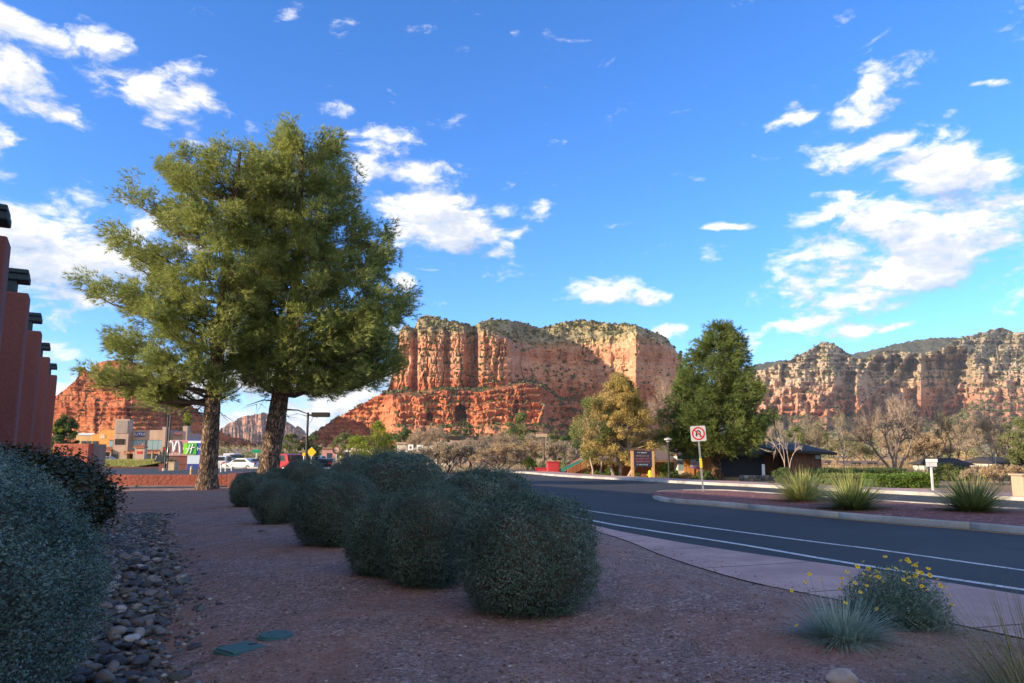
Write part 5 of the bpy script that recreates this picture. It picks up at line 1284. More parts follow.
# brush thickets between road and flat roofed building
bl = ['tan leafless thicket just right of the shrub row', 'greyish leafless thicket behind the pair of white signs', 'tan leafless thicket below the slim cypresses', 'dense twiggy thicket left of the yellow agave', 'low twiggy thicket beneath the flat roof', 'tangled leafless tree behind the yellow agave', 'pale leafless thicket beside the red bin', 'thin leafless tree in front of the large juniper', 'broad twiggy thicket in the middle of the empty lot', 'small leafless thicket at the road corner', 'leafless tree behind the lot beneath the butte', 'reddish leafless tree left of the cypresses']
for i, (px, wp, tp, Y) in enumerate([(446, 60, 440, 58), (418, 46, 436, 78), (476, 60, 436, 84), (498, 56, 444, 62), (470, 70, 446, 66), (528, 56, 440, 74), (560, 44, 440, 72), (505, 50, 430, 96), (436, 60, 448, 70), (412, 40, 452, 56), (540, 60, 432, 104), (425, 50, 426, 120)]):
    BT('bare_bush', bl[i], px, wp, tp, Y, 60 + i, trunks=5, fork=.26, depth=4, lean=.8, barkm='branch_bark', twm='twig', leaves=(('grey_brush', 'tan_brush')[i % 2], .9, .09), r0=.06, cat='bush', group='leafless thickets on the empty lot', ends_k=4)
# right side
BT('bare_tree', 'large leafless multi trunk tree above the bright hedge', 893, 104, 392, 44, 81, trunks=4, fork=.27, depth=6, lean=.62, barkm='grey_bark', r0=.17, leaves=('olive_green', .08, .07), ends_k=.6)
BT('bare_tree', 'pale leafless tree in front of the dark shed end', 783, 30, 418, 38, 82, trunks=1, fork=.34, depth=5, lean=.6, barkm='pale_bark', r0=.07, twm='pale_bark')
BT('bare_tree', 'second pale leafless trunk beside the dark shed end', 790, 26, 430, 38.6, 83, trunks=1, fork=.36, depth=4, lean=.55, barkm='pale_bark', r0=.065, twm='pale_bark')
BT('budding_tree', 'budding pale green tree left of the large leafless one', 843, 50, 408, 62, 84, trunks=1, fork=.32, depth=5, barkm='pale_bark', r0=.12, leaves=('spring_green', .45, .12))
BT('budding_tree', 'tan and green budding tree right of the white street name plate', 952, 60, 408, 60, 85, trunks=2, fork=.3, depth=5, barkm='branch_bark', r0=.1, leaves=('olive_green', .7, .12), ends_k=1.6)
BT('budding_tree', 'tan leafless tree near the right end of the far pavement', 992, 66, 412, 55, 86, trunks=3, fork=.3, depth=5, barkm='pale_bark', r0=.1, leaves=('tan_brush', .7, .12), ends_k=1.6)
BT('budding_tree', 'grey green budding tree behind the shed roof', 815, 50, 412, 75, 87, trunks=2, fork=.3, depth=5, barkm='branch_bark', r0=.1, leaves=('olive_green', .6, .15), ends_k=1.6)
LT('juniper_tree', 'dark green juniper at the right end beside the tan tree', 1018, 34, 418, 70, 'olive_green', 88, n=9000, leaf=.13, clumps=60, shape='round', zb=.1)
LT('juniper_tree', 'green juniper just behind the right flank of the big pine', 795, 22, 424, 70, 'olive_green', 89, n=6000, leaf=.12, clumps=50, shape='round', zb=.1)
tl = ['tan leafless bush in the back row behind the white houses', 'olive bush in the back row left of the white houses', 'grey leafless bush behind the large leafless tree', 'tan bush behind the street name plate', 'olive bush beyond the white houses', 'tan leafless bush at the far right behind the junipers', 'brown leafless bush behind the hedge end', 'grey bush in the back row beside the shed']
for i, (px, wp, tp, Y) in enumerate([(868, 70, 428, 95), (845, 50, 434, 88), (905, 70, 424, 110), (935, 60, 428, 84), (965, 64, 424, 105), (1005, 80, 424, 90), (925, 60, 436, 66), (812, 60, 430, 92)]):
    BT('bare_bush', tl[i], px, wp, tp, Y, 120 + i, trunks=4, fork=.26, depth=4, lean=.8, barkm='branch_bark', leaves=(('tan_brush', 'olive_green', 'grey_brush')[i % 3], .9, .12), r0=.08, cat='bush', group='bushes in the back row on the right', ends_k=4.5)
# far woods: mass of scrub between the town and the rocks
r = np.random.default_rng(77); lf = TB()
cx = []; 
for i in range(950):
    Y = r.uniform(170, 900) ** 1.0; px = r.uniform(-60, 1080); x = (px - 512) / FOC * Y
    cx.append((x, Y, r.uniform(3, 8), r.uniform(2.5, 6.0)))
for (x, y, W, H) in cx:
    z = float(terrain_z(x, y)); n_ = 150 if y < 400 else 80; d = rdir(n_, r); d[:, 2] = np.abs(d[:, 2]); p = d * (r.random(n_) ** .4)[:, None] * [W / 2, W / 2, H] * (1 + .25 * r.normal(size=(n_, 1))) + [x, y, z]
    lf.quads(leafq(p, unit(d + r.normal(size=d.shape) * .6), (.5 if y < 400 else 1.0) * r.uniform(.6, 1.4, n_), .7, r), int(r.integers(0, 4)))
tag(ob('scrub_woods', lf.mesh('scrub_woods', [M('olive_green'), M('grey_brush'), M('deep_green'), M('tan_brush')])), 'scrub woodland reaching to the foot of the rocks', None, None, 'stuff')
# ================================================================ LETTERING
def text(body, size, mat_, parent, loc, rot=(R(90), 0, 0), name='lettering', depth=.01, shear=0, sx=1.0, bold=0):
    cu = bpy.data.curves.new(name, 'FONT'); cu.body = body; cu.size = size; cu.align_x = 'CENTER'; cu.align_y = 'CENTER'; cu.extrude = depth; cu.shear = shear; cu.offset = bold
    cu.materials.append(mat_); tmp = bpy.data.objects.new('tmp', cu); col.objects.link(tmp); bpy.context.view_layer.update(); me = bpy.data.meshes.new_from_object(tmp.evaluated_get(bpy.context.evaluated_depsgraph_get())); bpy.data.objects.remove(tmp); o = ob(name, me, parent); o.location = loc; o.rotation_euler = rot; o.scale = (sx, 1, 1); return o
def wx(px, Y): return P(px, 452, Y).x
def wz(py, Y): return P(512, py, Y).z

# ================================================================ NO U-TURN SIGN
c = G(703.5, 492, .14); t = thing('no_u_turn_sign', 'square white no U-turn sign on a leaning steel post', 'traffic sign', (c.x, c.y, .1), 0); t.rotation_euler = (0, R(-3.0), 0)
Hs = wz(441, c.y) - .1; He = wz(426, c.y) - .1; W = (He - Hs)
q = MB(); q.box((0, .02, (He + .0) / 2), (.06, .035, He)); q.build('post', M('steel'), t)
q = MB(); q.box((0, .0, wz(463, c.y) - .1), (.075, .07, .36)); q.build('reflector_band', M('sign_yellow'), t)
pl = MB()
def rrect(w_, h_, r_, n_=5):
    p = []
    for cx_, cz_, a0 in ((w_ / 2 - r_, h_ / 2 - r_, 0), (-w_ / 2 + r_, h_ / 2 - r_, 90), (-w_ / 2 + r_, -h_ / 2 + r_, 180), (w_ / 2 - r_, -h_ / 2 + r_, 270)):
        for i in range(n_ + 1): a = R(a0 + 90 * i / n_); p.append((cx_ + r_ * math.cos(a), cz_ + r_ * math.sin(a)))
    return p
cz = (Hs + He) / 2; W *= 1.02
pl.prism_y([(x, z + cz) for x, z in rrect(W, W, .05)][::-1], -.012, -.002); pl.build('sign_plate', M('sign_white'), t)
def annulus(r0, r1, n_=40): 
    V = []; F = []
    for i in range(n_): a = 2 * math.pi * i / n_; V += [(math.cos(a) * r0, 0, math.sin(a) * r0), (math.cos(a) * r1, 0, math.sin(a) * r1)]
    for i in range(n_): j = (i + 1) % n_; F.append((2 * i, 2 * i + 1, 2 * j + 1, 2 * j))
    return V, F
s_ = W / .61
q = MB(); V_, F_ = annulus(.205 * s_, .262 * s_); q.add([(x, -.0165, z + cz) for x, y, z in V_], F_)
L_ = .21 * s_; wd = .026 * s_; ca, sa = math.cos(R(-45)), math.sin(R(-45))
q.add([(x * ca - z * sa, -.0185, x * sa + z * ca + cz) for x, z in ((-L_, -wd), (L_, -wd), (L_, wd), (-L_, wd))], [(0, 1, 2, 3)]); q.build('red_ring', M('red_paint'), t)
q = MB(); pts_ = [(.075, -.13), (.075, .03)] + [(.0 + .075 * math.cos(a), .03 + .085 * math.sin(a)) for a in np.linspace(0, math.pi, 9)[1:]] + [(-.075, -.03)]
for a, b in zip(pts_[:-1], pts_[1:]):
    a = np.array(a) * s_; b = np.array(b) * s_; d_ = (b - a) / np.linalg.norm(b - a); nn = np.array([-d_[1], d_[0]]) * .022 * s_; a2 = a - d_ * .012; b2 = b + d_ * .012
    q.add([(p[0], -.0145, p[1] + cz) for p in (a2 - nn, b2 - nn, b2 + nn, a2 + nn)], [(0, 1, 2, 3)])
q.add([(x * s_, -.0145, z * s_ + cz) for x, z in ((-.135, -.03), (-.015, -.03), (-.075, -.12))], [(0, 1, 2)]); q.build('turn_arrow', M('black_paint'), t)

# street name plate on the far pavement
c = G(933, 490.5, .12); t = thing('street_sign', 'small blank white plate on a thin white post by the hedge', 'sign', (c.x, c.y, .1))
h0, h1 = wz(466.5, c.y) - .1, wz(459, c.y) - .1
q = MB(); q.box((0, 0, h1 / 2), (.07, .05, h1)); q.build('post', M('alu'), t)
q = MB(); q.box((0, -.04, (h0 + h1) / 2 - .07), (.42, .02, (h1 - h0) * .55)); q.build('lower_plate', M('alu'), t); q = MB(); q.box((.02, -.04, h1 - .06), (.46, .02, .13)); q.build('upper_plate', M('white_paint'), t)

# ================================================================ WOODEN HOUSE
HY = 58.0
def hx(px): return wx(px, HY)
t = thing('wooden_house', 'long low brown board house with teal eaves and blue garage door', 'house', (hx(690), HY, -.36))
IH = Matrix.Translation(-Vector((hx(690), HY, -.36)))
zz_ = lambda py: wz(py, HY)
def hb(name, x0, x1, z0, z1, y0, y1, m, parent=t, bev=0):
    q = MB(); q.box(((x0 + x1) / 2, (y0 + y1) / 2, (z0 + z1) / 2), (x1 - x0, y1 - y0, z1 - z0), 0, M=IH); return q.build(name, M(m), parent, bevel=bev)
# left gabled part
L0, L1 = hx(566), hx(612)
q = MB(); zr = zz_(457); ze = zz_(468.5); q.prism_y([(L0, -.36), (hx(592), -.36), (hx(592), zz_(455.5)), (L0 + .1, ze)][::-1], HY - 1.0, HY + 6, 0, M=IH); q.build('gable_wall', M('house_wood'), t)
q = MB(); q.prism_y([(L0 - .45, ze - .22), (hx(592), zz_(455.5) + .02), (hx(592), zz_(455.5) + .2), (L0 - .5, ze + .0)][::-1], HY - 1.6, HY - 1.45, 0, M=IH); q.build('gable_trim', M('teal_trim'), t)
hb('left_wall', hx(592), hx(668), -.36, zz_(458), HY, HY + 6, 'house_wood')
q = MB(); q.add([(hx(586), HY - 1.4, zz_(459.5)), (hx(672), HY - 1.4, zz_(459.5)), (hx(672), HY + 4, zz_(449)), (hx(590), HY + 4, zz_(449)), (hx(586), HY - 1.4, zz_(459.5) - .18), (hx(672), HY - 1.4, zz_(459.5) - .18), (hx(672), HY + 4, zz_(449) - .2), (hx(590), HY + 4, zz_(449) - .2)], [(0, 1, 2, 3), (7, 6, 5, 4), (0, 4, 5, 1), (1, 5, 6, 2), (2, 6, 7, 3), (3, 7, 4, 0)], 0, IH); q.build('porch_roof', M('shingle'), t)
# orange entry bay
hb('entry_wall', hx(680), hx(712), -.36, zz_(455), HY - 1.2, HY + 5, 'house_wood_bright')
w_ = hb('window', hx(674), hx(680.2), zz_(476), zz_(456.5), HY - 1.1, HY + 3, 'cream_wall'); 
hb('pane', hx(674.6), hx(679.6), zz_(470), zz_(458), HY - 1.13, HY - 1.1, 'glass_pale', w_)
hb('door_edge', hx(689.3), hx(690.4), -.36, zz_(459), HY - 1.24, HY - 1.2, 'house_wood_dark')
q = MB(); V_ = [(hx(672), HY - 1.9, zz_(455.8)), (hx(715), HY - 1.9, zz_(454)), (hx(712), HY + 4, zz_(446)), (hx(682), HY + 4, zz_(446))]
q.add(V_ + [(x, y, z - .12) for x, y, z in V_], [(0, 1, 2, 3), (7, 6, 5, 4), (0, 4, 5, 1), (1, 5, 6, 2), (2, 6, 7, 3), (3, 7, 4, 0)], 0, IH); q.build('entry_roof', M('shingle'), t)
hb('roof_fascia', hx(672) - .02, hx(694), zz_(456) - .22, zz_(456) - .02, HY - 1.96, HY - 1.85, 'teal_trim')
# garage
hb('garage_wall', hx(712), hx(800), -.36, zz_(454), HY - .6, HY + 6, 'house_wood_dark')
hb('corner_board', hx(711.6), hx(713), -.36, zz_(455), HY - 1.26, HY - 1.18, 'cream_wall')
hb('garage_door', hx(714.5), hx(761), -.34, zz_(456), HY - .68, HY - .6, 'garage_blue')
g2 = hb('small_window', hx(801), hx(805.5), zz_(458.5), zz_(455), HY - 2.72, HY - 2.66, 'glass_pale')
hb('shed_wall', hx(775), hx(807), -.36, zz_(452), HY - 2.6, HY + 3, 'house_wood_dark')
q = MB(); V_ = [(hx(758), HY - 3.2, zz_(449)), (hx(819), HY - 3.2, zz_(452.5)), (hx(812), HY + 4, zz_(441)), (hx(764), HY + 4, zz_(441))]
q.add(V_ + [(x, y, z - .2) for x, y, z in V_], [(0, 1, 2, 3), (7, 6, 5, 4), (0, 4, 5, 1), (1, 5, 6, 2), (2, 6, 7, 3), (3, 7, 4, 0)], 0, IH); q.build('shed_roof', M('shingle_dark'), t)
q = MB(); V_ = [(hx(708), HY - 1.4, zz_(454)), (hx(764), HY - 1.4, zz_(453)), (hx(764), HY + 4, zz_(443)), (hx(712), HY + 4, zz_(443))]
q.add(V_ + [(x, y, z - .2) for x, y, z in V_], [(0, 1, 2, 3), (7, 6, 5, 4), (0, 4, 5, 1), (1, 5, 6, 2), (2, 6, 7, 3), (3, 7, 4, 0)], 0, IH); q.build('garage_roof', M('shingle_dark'), t)
# sign board
SY = 47.0; sx0, sx1, st, sb = wx(633.5, SY), wx(651.5, SY), wz(451.5, SY), wz(467.5, SY)
t = thing('sign_board', 'dark blue menu board in a wooden frame under the golden tree', 'sign', ((sx0 + sx1) / 2, SY, -.25)); W = sx1 - sx0; st += .25; sb += .25
for s_ in (-1, 1):
    q = MB(); q.box((s_ * (W / 2 + .08), .05, (st + .1) / 2 + .04), (.17, .17, st + .15)); q.build('post', M('post_wood'), t)
q = MB(); q.box((0, .0, (st + sb) / 2 + .05), (W, .08, st - sb)); q.build('panel', M('sign_board'), t)
q = MB(); q.box((0, .02, st + .12), (W + .5, .2, .10)); q.build('top_rail', M('house_wood_dark'), t)
Hh = st - sb
for (bd, f, sz, m, sxx) in (('PARADISE CLUB', .86, .13, 'white_paint', 1.0), ('REALTY & RENTALS', .64, .125, 'sign_text_gold', .9), ('ANTIQUES GALLERY', .45, .125, 'sign_text_red', .9), ('LAW OFFICES', .27, .125, 'sign_text_red', 1.0), ('FOR LEASE', .09, .13, 'sign_text_cyan', 1.1)): pass
r = np.random.default_rng(5)
def scribble(parent, cx_, cz_, w_, h_, m, y=-.048, words=(3, 4)):
    """a line of lettering too small to read in the photo: irregular raised strokes"""
    q = MB(); x = cx_ - w_ / 2
    while x < cx_ + w_ / 2:
        lw = r.uniform(.035, .06)
        if r.random() < .16: x += .05; continue
        k_ = r.integers(0, 3)
        q.box((x, y, cz_), (.016, .008, h_), 0); 
        if k_ != 0: q.box((x + lw * .4, y, cz_ + h_ * .42), (lw * .7, .007, h_ * .18), 0)
        if k_ != 1: q.box((x + lw * .4, y, cz_ - h_ * .42), (lw * .7, .007, h_ * .18), 0)
        x += lw + .018
    q.build('lettering', M(m), parent)
for f, w_, h_, m in ((.88, .62, .065, 'white_paint'), (.68, .82, .075, 'sign_text_gold'), (.49, .92, .075, 'sign_text_red'), (.32, .82, .075, 'sign_text_red'), (.13, .72, .07, 'sign_text_cyan')): scribble(t, 0, sb + Hh * f + .05, w_, h_, m)
# yellow hydrant, red bin, banner, shrubs, lamp posts in front of the house
c = spot(649.5, 49.0); t = thing('fire_hydrant', 'bright yellow fire hydrant in front of the dark sign board', 'hydrant', (c.x, c.y, c.z))
q = MB(); q.tube([(0, 0, 0), (0, 0, .06), (0, 0, .07), (0, 0, .55), (0, 0, .60), (0, 0, .70), (0, 0, .76)], [.17, .17, .11, .11, .14, .11, .03], 14); q.build('barrel', M('hydrant_yellow'), t, smooth=False)
for s_ in (-1, 1):
    q = MB(); q.tube([(s_ * .09, 0, .45), (s_ * .2, 0, .45)], .055, 10); q.build('side_outlet', M('hydrant_yellow'), t)
q = MB(); q.tube([(0, -.09, .40), (0, -.2, .40)], .075, 10); q.build('front_outlet', M('hydrant_yellow'), t)
c = spot(553, 58); t = thing('rubbish_bin', 'tall dark red bin by the gable end of the house', 'bin', (c.x, c.y, c.z))
q = MB(); q.prism([(-.45, -.4), (.45, -.4), (.5, .4), (-.5, .4)], 0, 1.15); q.build('body', M('bin_red'), t, bevel=.04); q = MB(); q.box((0, 0, 1.2), (1.06, .9, .1)); q.build('lid', M('bin_red'), t, bevel=.03)
c = spot(543.5, 59); t = thing('planter_box', 'low red box left of the tall red bin', 'box', (c.x, c.y, c.z))
q = MB(); q.box((0, 0, .35), (1.3, .8, .7)); q.build('body', M('bin_red'), t, bevel=.04); q = MB(); q.box((0, 0, .73), (1.4, .9, .07)); q.build('rim', M('bin_red'), t, bevel=.02)
by = 55.0; c = spot(702, by); t = thing('banner', 'white banner with purple lettering on the orange entry wall', 'banner', (wx(702, by), HY - 1.32, wz(463.5, HY)))
q = MB(); q.box((0, 0, 0), (.95, .02, .68)); q.build('cloth', M('white_paint'), t); q = MB(); q.box((0, -.014, -.27), (.95, .008, .12)); q.build('purple_stripe', M('purple'), t); scribble(t, 0, .0, .75, .16, 'purple', -.016); q = MB(); q.box((.2, -.014, .24), (.5, .008, .1)); q.build('blue_stripe', M('navy'), t)
for (nm_, lb, px, Yl, tp, head) in (('street_lamp', 'slender dark lamp post left of the orange entry', 668.5, 50, 438, 'ball'), ('street_lamp', 'wooden lamp post with small square lamp by the yellow agave', 544, 66, 434, 'box')):
    c = spot(px, Yl); Hl = wz(tp, Yl) - c.z; t = thing(nm_, lb, 'lamp post', (c.x, c.y, c.z))
    q = MB(); q.tube([(0, 0, 0), (0, 0, Hl - .2)], [.075, .055], 10); q.build('pole', M('bronze_metal' if head == 'ball' else 'branch_bark'), t)
    q = MB()
    if head == 'ball': q.tube([(0, 0, Hl - .22), (0, 0, Hl - .12), (0, 0, Hl - .04), (0, 0, Hl + .03)], [.10, .28, .26, .06], 12)
    else: q.box((-.2, 0, Hl - .12), (1.0, .35, .28))
    q.build('lamp_head', M('sign_grey' if head == 'ball' else 'tan_block'), t)
    q = MB(); q.tube([(0, 0, Hl - .26), (0, 0, Hl - .23)], .12, 10); q.build('lamp_glass', M('lamp_glass'), t)
# house shrubs
hl = [('small bright shrub left of the pale trunks', 586, 12, 472, 46, 'hedge_green'), ('bright shrub under the golden juniper', 597, 12, 471, 46, 'hedge_green'), ('taller bright shrub against the juniper trunks', 611, 17, 466, 46, 'hedge_green'), ('big light green shrub right of the sign board', 664, 30, 464, 45.5, 'hedge_green'), ('dark green shrub at the foot of the slim lamp post', 674, 16, 471, 44.2, 'deep_green'), ('dark rounded shrub under the white banner', 704, 22, 472, 44.4, 'deep_green'), ('pale dry shrub beside the dark one at the entry', 686, 14, 473, 45, 'tan_brush'), ('ragged shrub left of the hydrant', 637, 8, 473, 44, 'deep_green'), ('low yellow shrub left of the agave', 528, 20, 458, 56, 'spring_green'), ('low pale shrub right of the agave', 557, 26, 461, 55, 'agave')]
for i, (lb, px, wp, tp, Yh, m) in enumerate(hl):
    LT('shrub', lb, px, wp, tp, Yh + 6.5, m, 200 + i, n=4200, clumps=30, shape='dome', zb=.0, cat='shrub', leaf=.085, tr=.02)
c = spot(541, 62); t = thing('agave_plant', 'large yellow green agave by the wooden lamp post', 'plant', (c.x, c.y, c.z)); tb = TB(); r = np.random.default_rng(4)
tuft(tb, 90, .15, 1.4, 2.1, .16, .1, r, 4, flat=.05); ob('leaves', tb.mesh('leaves', M('agave')), t); q = MB(); q.tube([(0, 0, -.1), (0, 0, .35)], [.3, .2], 10); q.build('base', M('branch_bark'), t)
# low stone wall with a tiny post by the garage
t = thing('stone_wall', 'low dry stone edging in front of the blue garage door', 'wall', (wx(755, 42), 42, -.02)); q = MB(); r = np.random.default_rng(8)
wl = wx(771, 42) - wx(738, 42); 
for row in range(2):
    x = -wl / 2
    while x < wl / 2: lw = r.uniform(.14, .34); q.box((x + lw / 2, r.uniform(-.03, .03), .09 + row * .16), (lw * .93, .26, .15), 0, r.uniform(-.06, .06)); x += lw
q.build('stones', M('river_rock'), t, bevel=.02)
c = spot(762.5, 43.5); t = thing('bollard', 'short pale post at the right side of the garage door', 'post', (c.x, c.y, 0)); q = MB(); q.tube([(0, 0, 0), (0, 0, .85)], [.09, .08], 10); q.build('pole', M('alu'), t); q = MB(); q.tube([(0, 0, .85), (0, 0, .9)], [.1, .05], 10); q.build('cap', M('alu'), t)

# ================================================================ RIGHT SIDE: hedges, white houses, tan block
def hedge(name, label, x0px, x1px, tp, Yh, mat_, seed, dep=1.6, bpx=None, leaf=.075, dens=1.0):
    r = np.random.default_rng(seed); x0, x1 = wx(x0px, Yh), wx(x1px, Yh); H = wz(tp, Yh) + .05; n_ = int(5200 * (x1 - x0) * dens); t = thing(name, label, 'hedge', ((x0 + x1) / 2, Yh, -.05)); lf = TB()
    u = r.random(n_); f = r.random(n_); side = r.random(n_)
    x = (u - .5) * (x1 - x0); bump_ = 1 + (fbm(x * 1.3, 0 * x, seed, 3, seed) - .5) * .55
    top_ = side < .45; y = np.where(top_, (r.random(n_) - .5) * dep, -dep / 2 * (1 + (fbm(x * 2, f * 3, seed, 3, 3) - .5) * .3)); z = np.where(top_, H * bump_, H * bump_ * f)
    back = side > .85; y = np.where(back, dep / 2, y)
    p = np.stack([x, y, z], 1) + r.normal(size=(n_, 3)) * .05; lf.quads(leafq(p, rdir(n_, r), leaf * r.uniform(.6, 1.4, n_), .55, r))
    ob('foliage', lf.mesh('foliage', M(mat_)), t); q = MB()
    m_ = 24
    for i in range(m_):
        xx = -(x1 - x0) / 2 + (x1 - x0) * (i + .5) / m_; hh = H * (1 + (float(fbm(np.array([xx * 1.3]), np.array([0.]), seed, 3, seed)[0]) - .5) * .55)
        q.box((xx, 0, hh * .40), ((x1 - x0) / m_ * 1.0, dep * .6, hh * .72))
    q.build('stems', M('deep_green'), t)
hedge('hedge', 'bright green clipped hedge under the large leafless tree', 866, 926, 476, 36, 'hedge_green', 1)
hedge('hedge', 'dark green hedge joining the shed to the bright hedge', 812, 896, 471, 41, 'deep_green', 2, 1.8)
hedge('hedge', 'low olive hedge behind the two left spiky plants', 826, 866, 475, 37.5, 'olive_green', 4, 1.2)
LT('shrub', 'round clipped green shrub left of the first spiky plant', 783, 26, 468, 36, 'deep_green', 240, n=9000, clumps=40, shape='dome', zb=0, cat='shrub', leaf=.06)
LT('shrub', 'round olive shrub right of the white street name plate', 944, 24, 464, 45, 'olive_green', 241, n=8000, clumps=40, shape='round', zb=0, cat='shrub', leaf=.07)
LT('shrub', 'yellow green shrub between the olive shrub and dark hedge', 957, 22, 467, 48, 'hedge_green', 242, n=6000, clumps=40, shape='dome', zb=0, cat='shrub', leaf=.08)
BT('bare_bush', 'reddish dry bush behind the rightmost spiky plant', 1000, 50, 464, 38, 243, trunks=7, fork=.3, depth=4, lean=.7, barkm='branch_bark', leaves=('tan_brush', .8, .06), r0=.03, cat='bush', ends_k=2)
BT('bare_bush', 'dry bush left of the reddish one behind the spiky plant', 975, 36, 468, 39, 244, trunks=7, fork=.3, depth=4, lean=.7, barkm='branch_bark', leaves=('grey_brush', .8, .06), r0=.03, cat='bush', ends_k=2)
p0 = G(1012, 497, .12); t = thing('masonry_block', 'tan stucco block pillar at the right end of the far pavement', 'pillar', (p0.x + 1.15, p0.y, .1)); q = MB(); q.box((0, .3, .35), (1.5, .6, .72)); q.build('body', M('tan_block'), t, bevel=.05); q = MB(); q.box((0, .3, .74), (1.6, .7, .07)); q.build('cap', M('tan_block'), t, bevel=.03)
def cottage(label, x0, x1, eave, ridge, Yc, wins, wallm='cream_wall', roofm='shingle_dark'):
    cx_ = wx((x0 + x1) / 2, Yc); W = wx(x1, Yc) - wx(x0, Yc); He = wz(eave, Yc); Hr = wz(ridge, Yc); t = thing('cottage', label, 'house', (cx_, Yc, -.1))
    q = MB(); q.box((0, 2.5, He / 2 - .1), (W, 5, He + .2)); q.build('wall', M(wallm), t)
    q = MB(); V_ = [(-W / 2 - .4, -.5, He), (W / 2 + .4, -.5, He), (W / 2 + .3, 2.5, Hr), (-W / 2 - .3, 2.5, Hr), (-W / 2 - .4, 5.5, He), (W / 2 + .4, 5.5, He)]
    q.add(V_, [(0, 1, 2, 3), (3, 2, 5, 4), (0, 3, 4), (1, 5, 2), (0, 4, 5, 1)]); q.build('roof', M(roofm), t)
    for a in wins:
        q = MB(); q.box((a * W, -.03, He * .55), (1.0, .08, .9)); f = q.build('window', M('window_frame'), t); q = MB(); q.box((a * W, -.075, He * .55), (.84, .02, .74)); q.build('pane', M('glass_dark'), f)
cottage('low white house with dark roof behind the large leafless tree', 848, 884, 464, 460, 75, (-.3, .15), 'cream_wall', 'shingle')
cottage('low pale house with grey roof right of the name plate', 944, 968, 464, 457, 62, (-.2, .25), 'cream_wall', 'shingle_dark')
cottage('white house under the tan trees near the right edge', 996, 1040, 462, 456, 70, (-.3, .1), 'cream_wall', 'shingle_dark')
cottage('small pale house half hidden left of the shed roof', 818, 836, 463, 459, 85, (.1,), 'cream_wall', 'shingle')
# tan dry field beyond the hedges
V = np.array([(wx(px, Yf), Yf, float(terrain_z(wx(px, Yf), Yf)) + .06) for Yf in np.linspace(52, 160, 14) for px in np.linspace(560, 1150, 24)])
i = np.arange(13)[:, None]; j = np.arange(23)[None, :]
tag(ob('dry_field', nm(V, [np.stack([i * 24 + j, i * 24 + j + 1, (i + 1) * 24 + j + 1, (i + 1) * 24 + j], -1).reshape(-1, 4)], M('dirt'))), kind='structure')

# flat roofed building beyond the empty lot
Yb = 118; t = thing('flat_building', 'long flat roofed tan building behind the leafless thickets', 'building', (wx(505, Yb), Yb, -.6))
W = wx(560, Yb) - wx(450, Yb); Hb = wz(439, Yb) + .6
q = MB(); q.box((0, 6, Hb / 2), (W, 12, Hb)); q.build('wall', M('mall_taupe'), t); q = MB(); q.box((0, 6, Hb + .2), (W + .6, 12.6, .5)); q.build('roof_edge', M('bronze_metal'), t)
for k_ in range(7):
    q = MB(); q.box((-W / 2 + W * (k_ + .5) / 7, -.04, 2.3), (1.6, .1, 1.3)); f = q.build('window', M('window_frame'), t); q = MB(); q.box((-W / 2 + W * (k_ + .5) / 7, -.1, 2.3), (1.4, .03, 1.1)); q.build('pane', M('glass_dark'), f)
Yb = 105; t = thing('pale_building', 'low cream building with turquoise stripe behind the white signs', 'building', (wx(425, Yb), Yb, -.6)); W = wx(452, Yb) - wx(396, Yb); Hb = wz(444, Yb) + .6
q = MB(); q.box((0, 4, Hb / 2), (W, 8, Hb)); q.build('wall', M('cream_wall'), t); q = MB(); q.box((0, 4, Hb + .1), (W + .4, 8.4, .3)); q.build('roof_edge', M('mall_taupe'), t); q = MB(); q.box((W * .38, -.06, Hb - .35), (1.6, .12, .4)); q.build('stripe', M('teal_trim'), t)

# ================================================================ SHOPPING CENTRE (left, beyond the highway)
YM = 150.0; zb_ = -.66; t = thing('shopping_centre', 'two storey orange and taupe stucco shopping building with tiled porch roofs', 'building', (wx(120, YM), YM, zb_)); IMM = Matrix.Translation(-Vector((wx(120, YM), YM, zb_)))
def mb(name, a, b, top, bot, m, y0=0.0, dep=10, parent=None, bev=0):
    x0, x1 = wx(a, YM), wx(b, YM); z1 = wz(top, YM); z0 = zb_ if bot is None else wz(bot, YM)
    q = MB(); q.box(((x0 + x1) / 2, YM + y0 + dep / 2, (z0 + z1) / 2), (x1 - x0, dep, z1 - z0), 0, M=IMM); return q.build(name, M(m), parent or t)
mb('tan_wall', 73, 100, 433.5, None, 'mall_tan', .6)
mb('parapet_band', 75, 92, 433, 435.2, 'pale_blue', .45, .3)
mb('orange_wall', 99, 115.2, 430, None, 'mall_orange', 0)
mb('orange_low_wall', 90, 99.2, 434, None, 'mall_orange', .3)
mb('tower', 115.4, 129.8, 419.3, None, 'mall_taupe', -1.0, 1.6)
mb('tower_panel', 117, 128.6, 420.8, 433.5, 'grey_stucco', -1.12, .12)
mb('taupe_wall', 129.6, 166, 430, None, 'mall_taupe', .4)
mb('taupe_wing', 165.8, 184, 433, None, 'mall_taupe', .8)
mb('end_tower', 181, 185.5, 426, None, 'mall_taupe', .2, 1.5)
mb('pillar', 163.6, 167, 427, None, 'mall_taupe', -1.2, 1.7)
def mwin(a, b, top, bot, frame_m='window_frame', pane='glass_dark', y0=-.02, div=2):
    f = mb('window', a, b, top, bot, frame_m, y0 - .1, .12)
    n_ = div
    for k_ in range(n_):
        u0 = a + .3 + (b - a - .3) * k_ / n_; u1 = a + (b - a - .3) * (k_ + 1) / n_
        mb('pane', u0, u1, top + .35, bot - .35, pane, y0 - .15, .05, f)
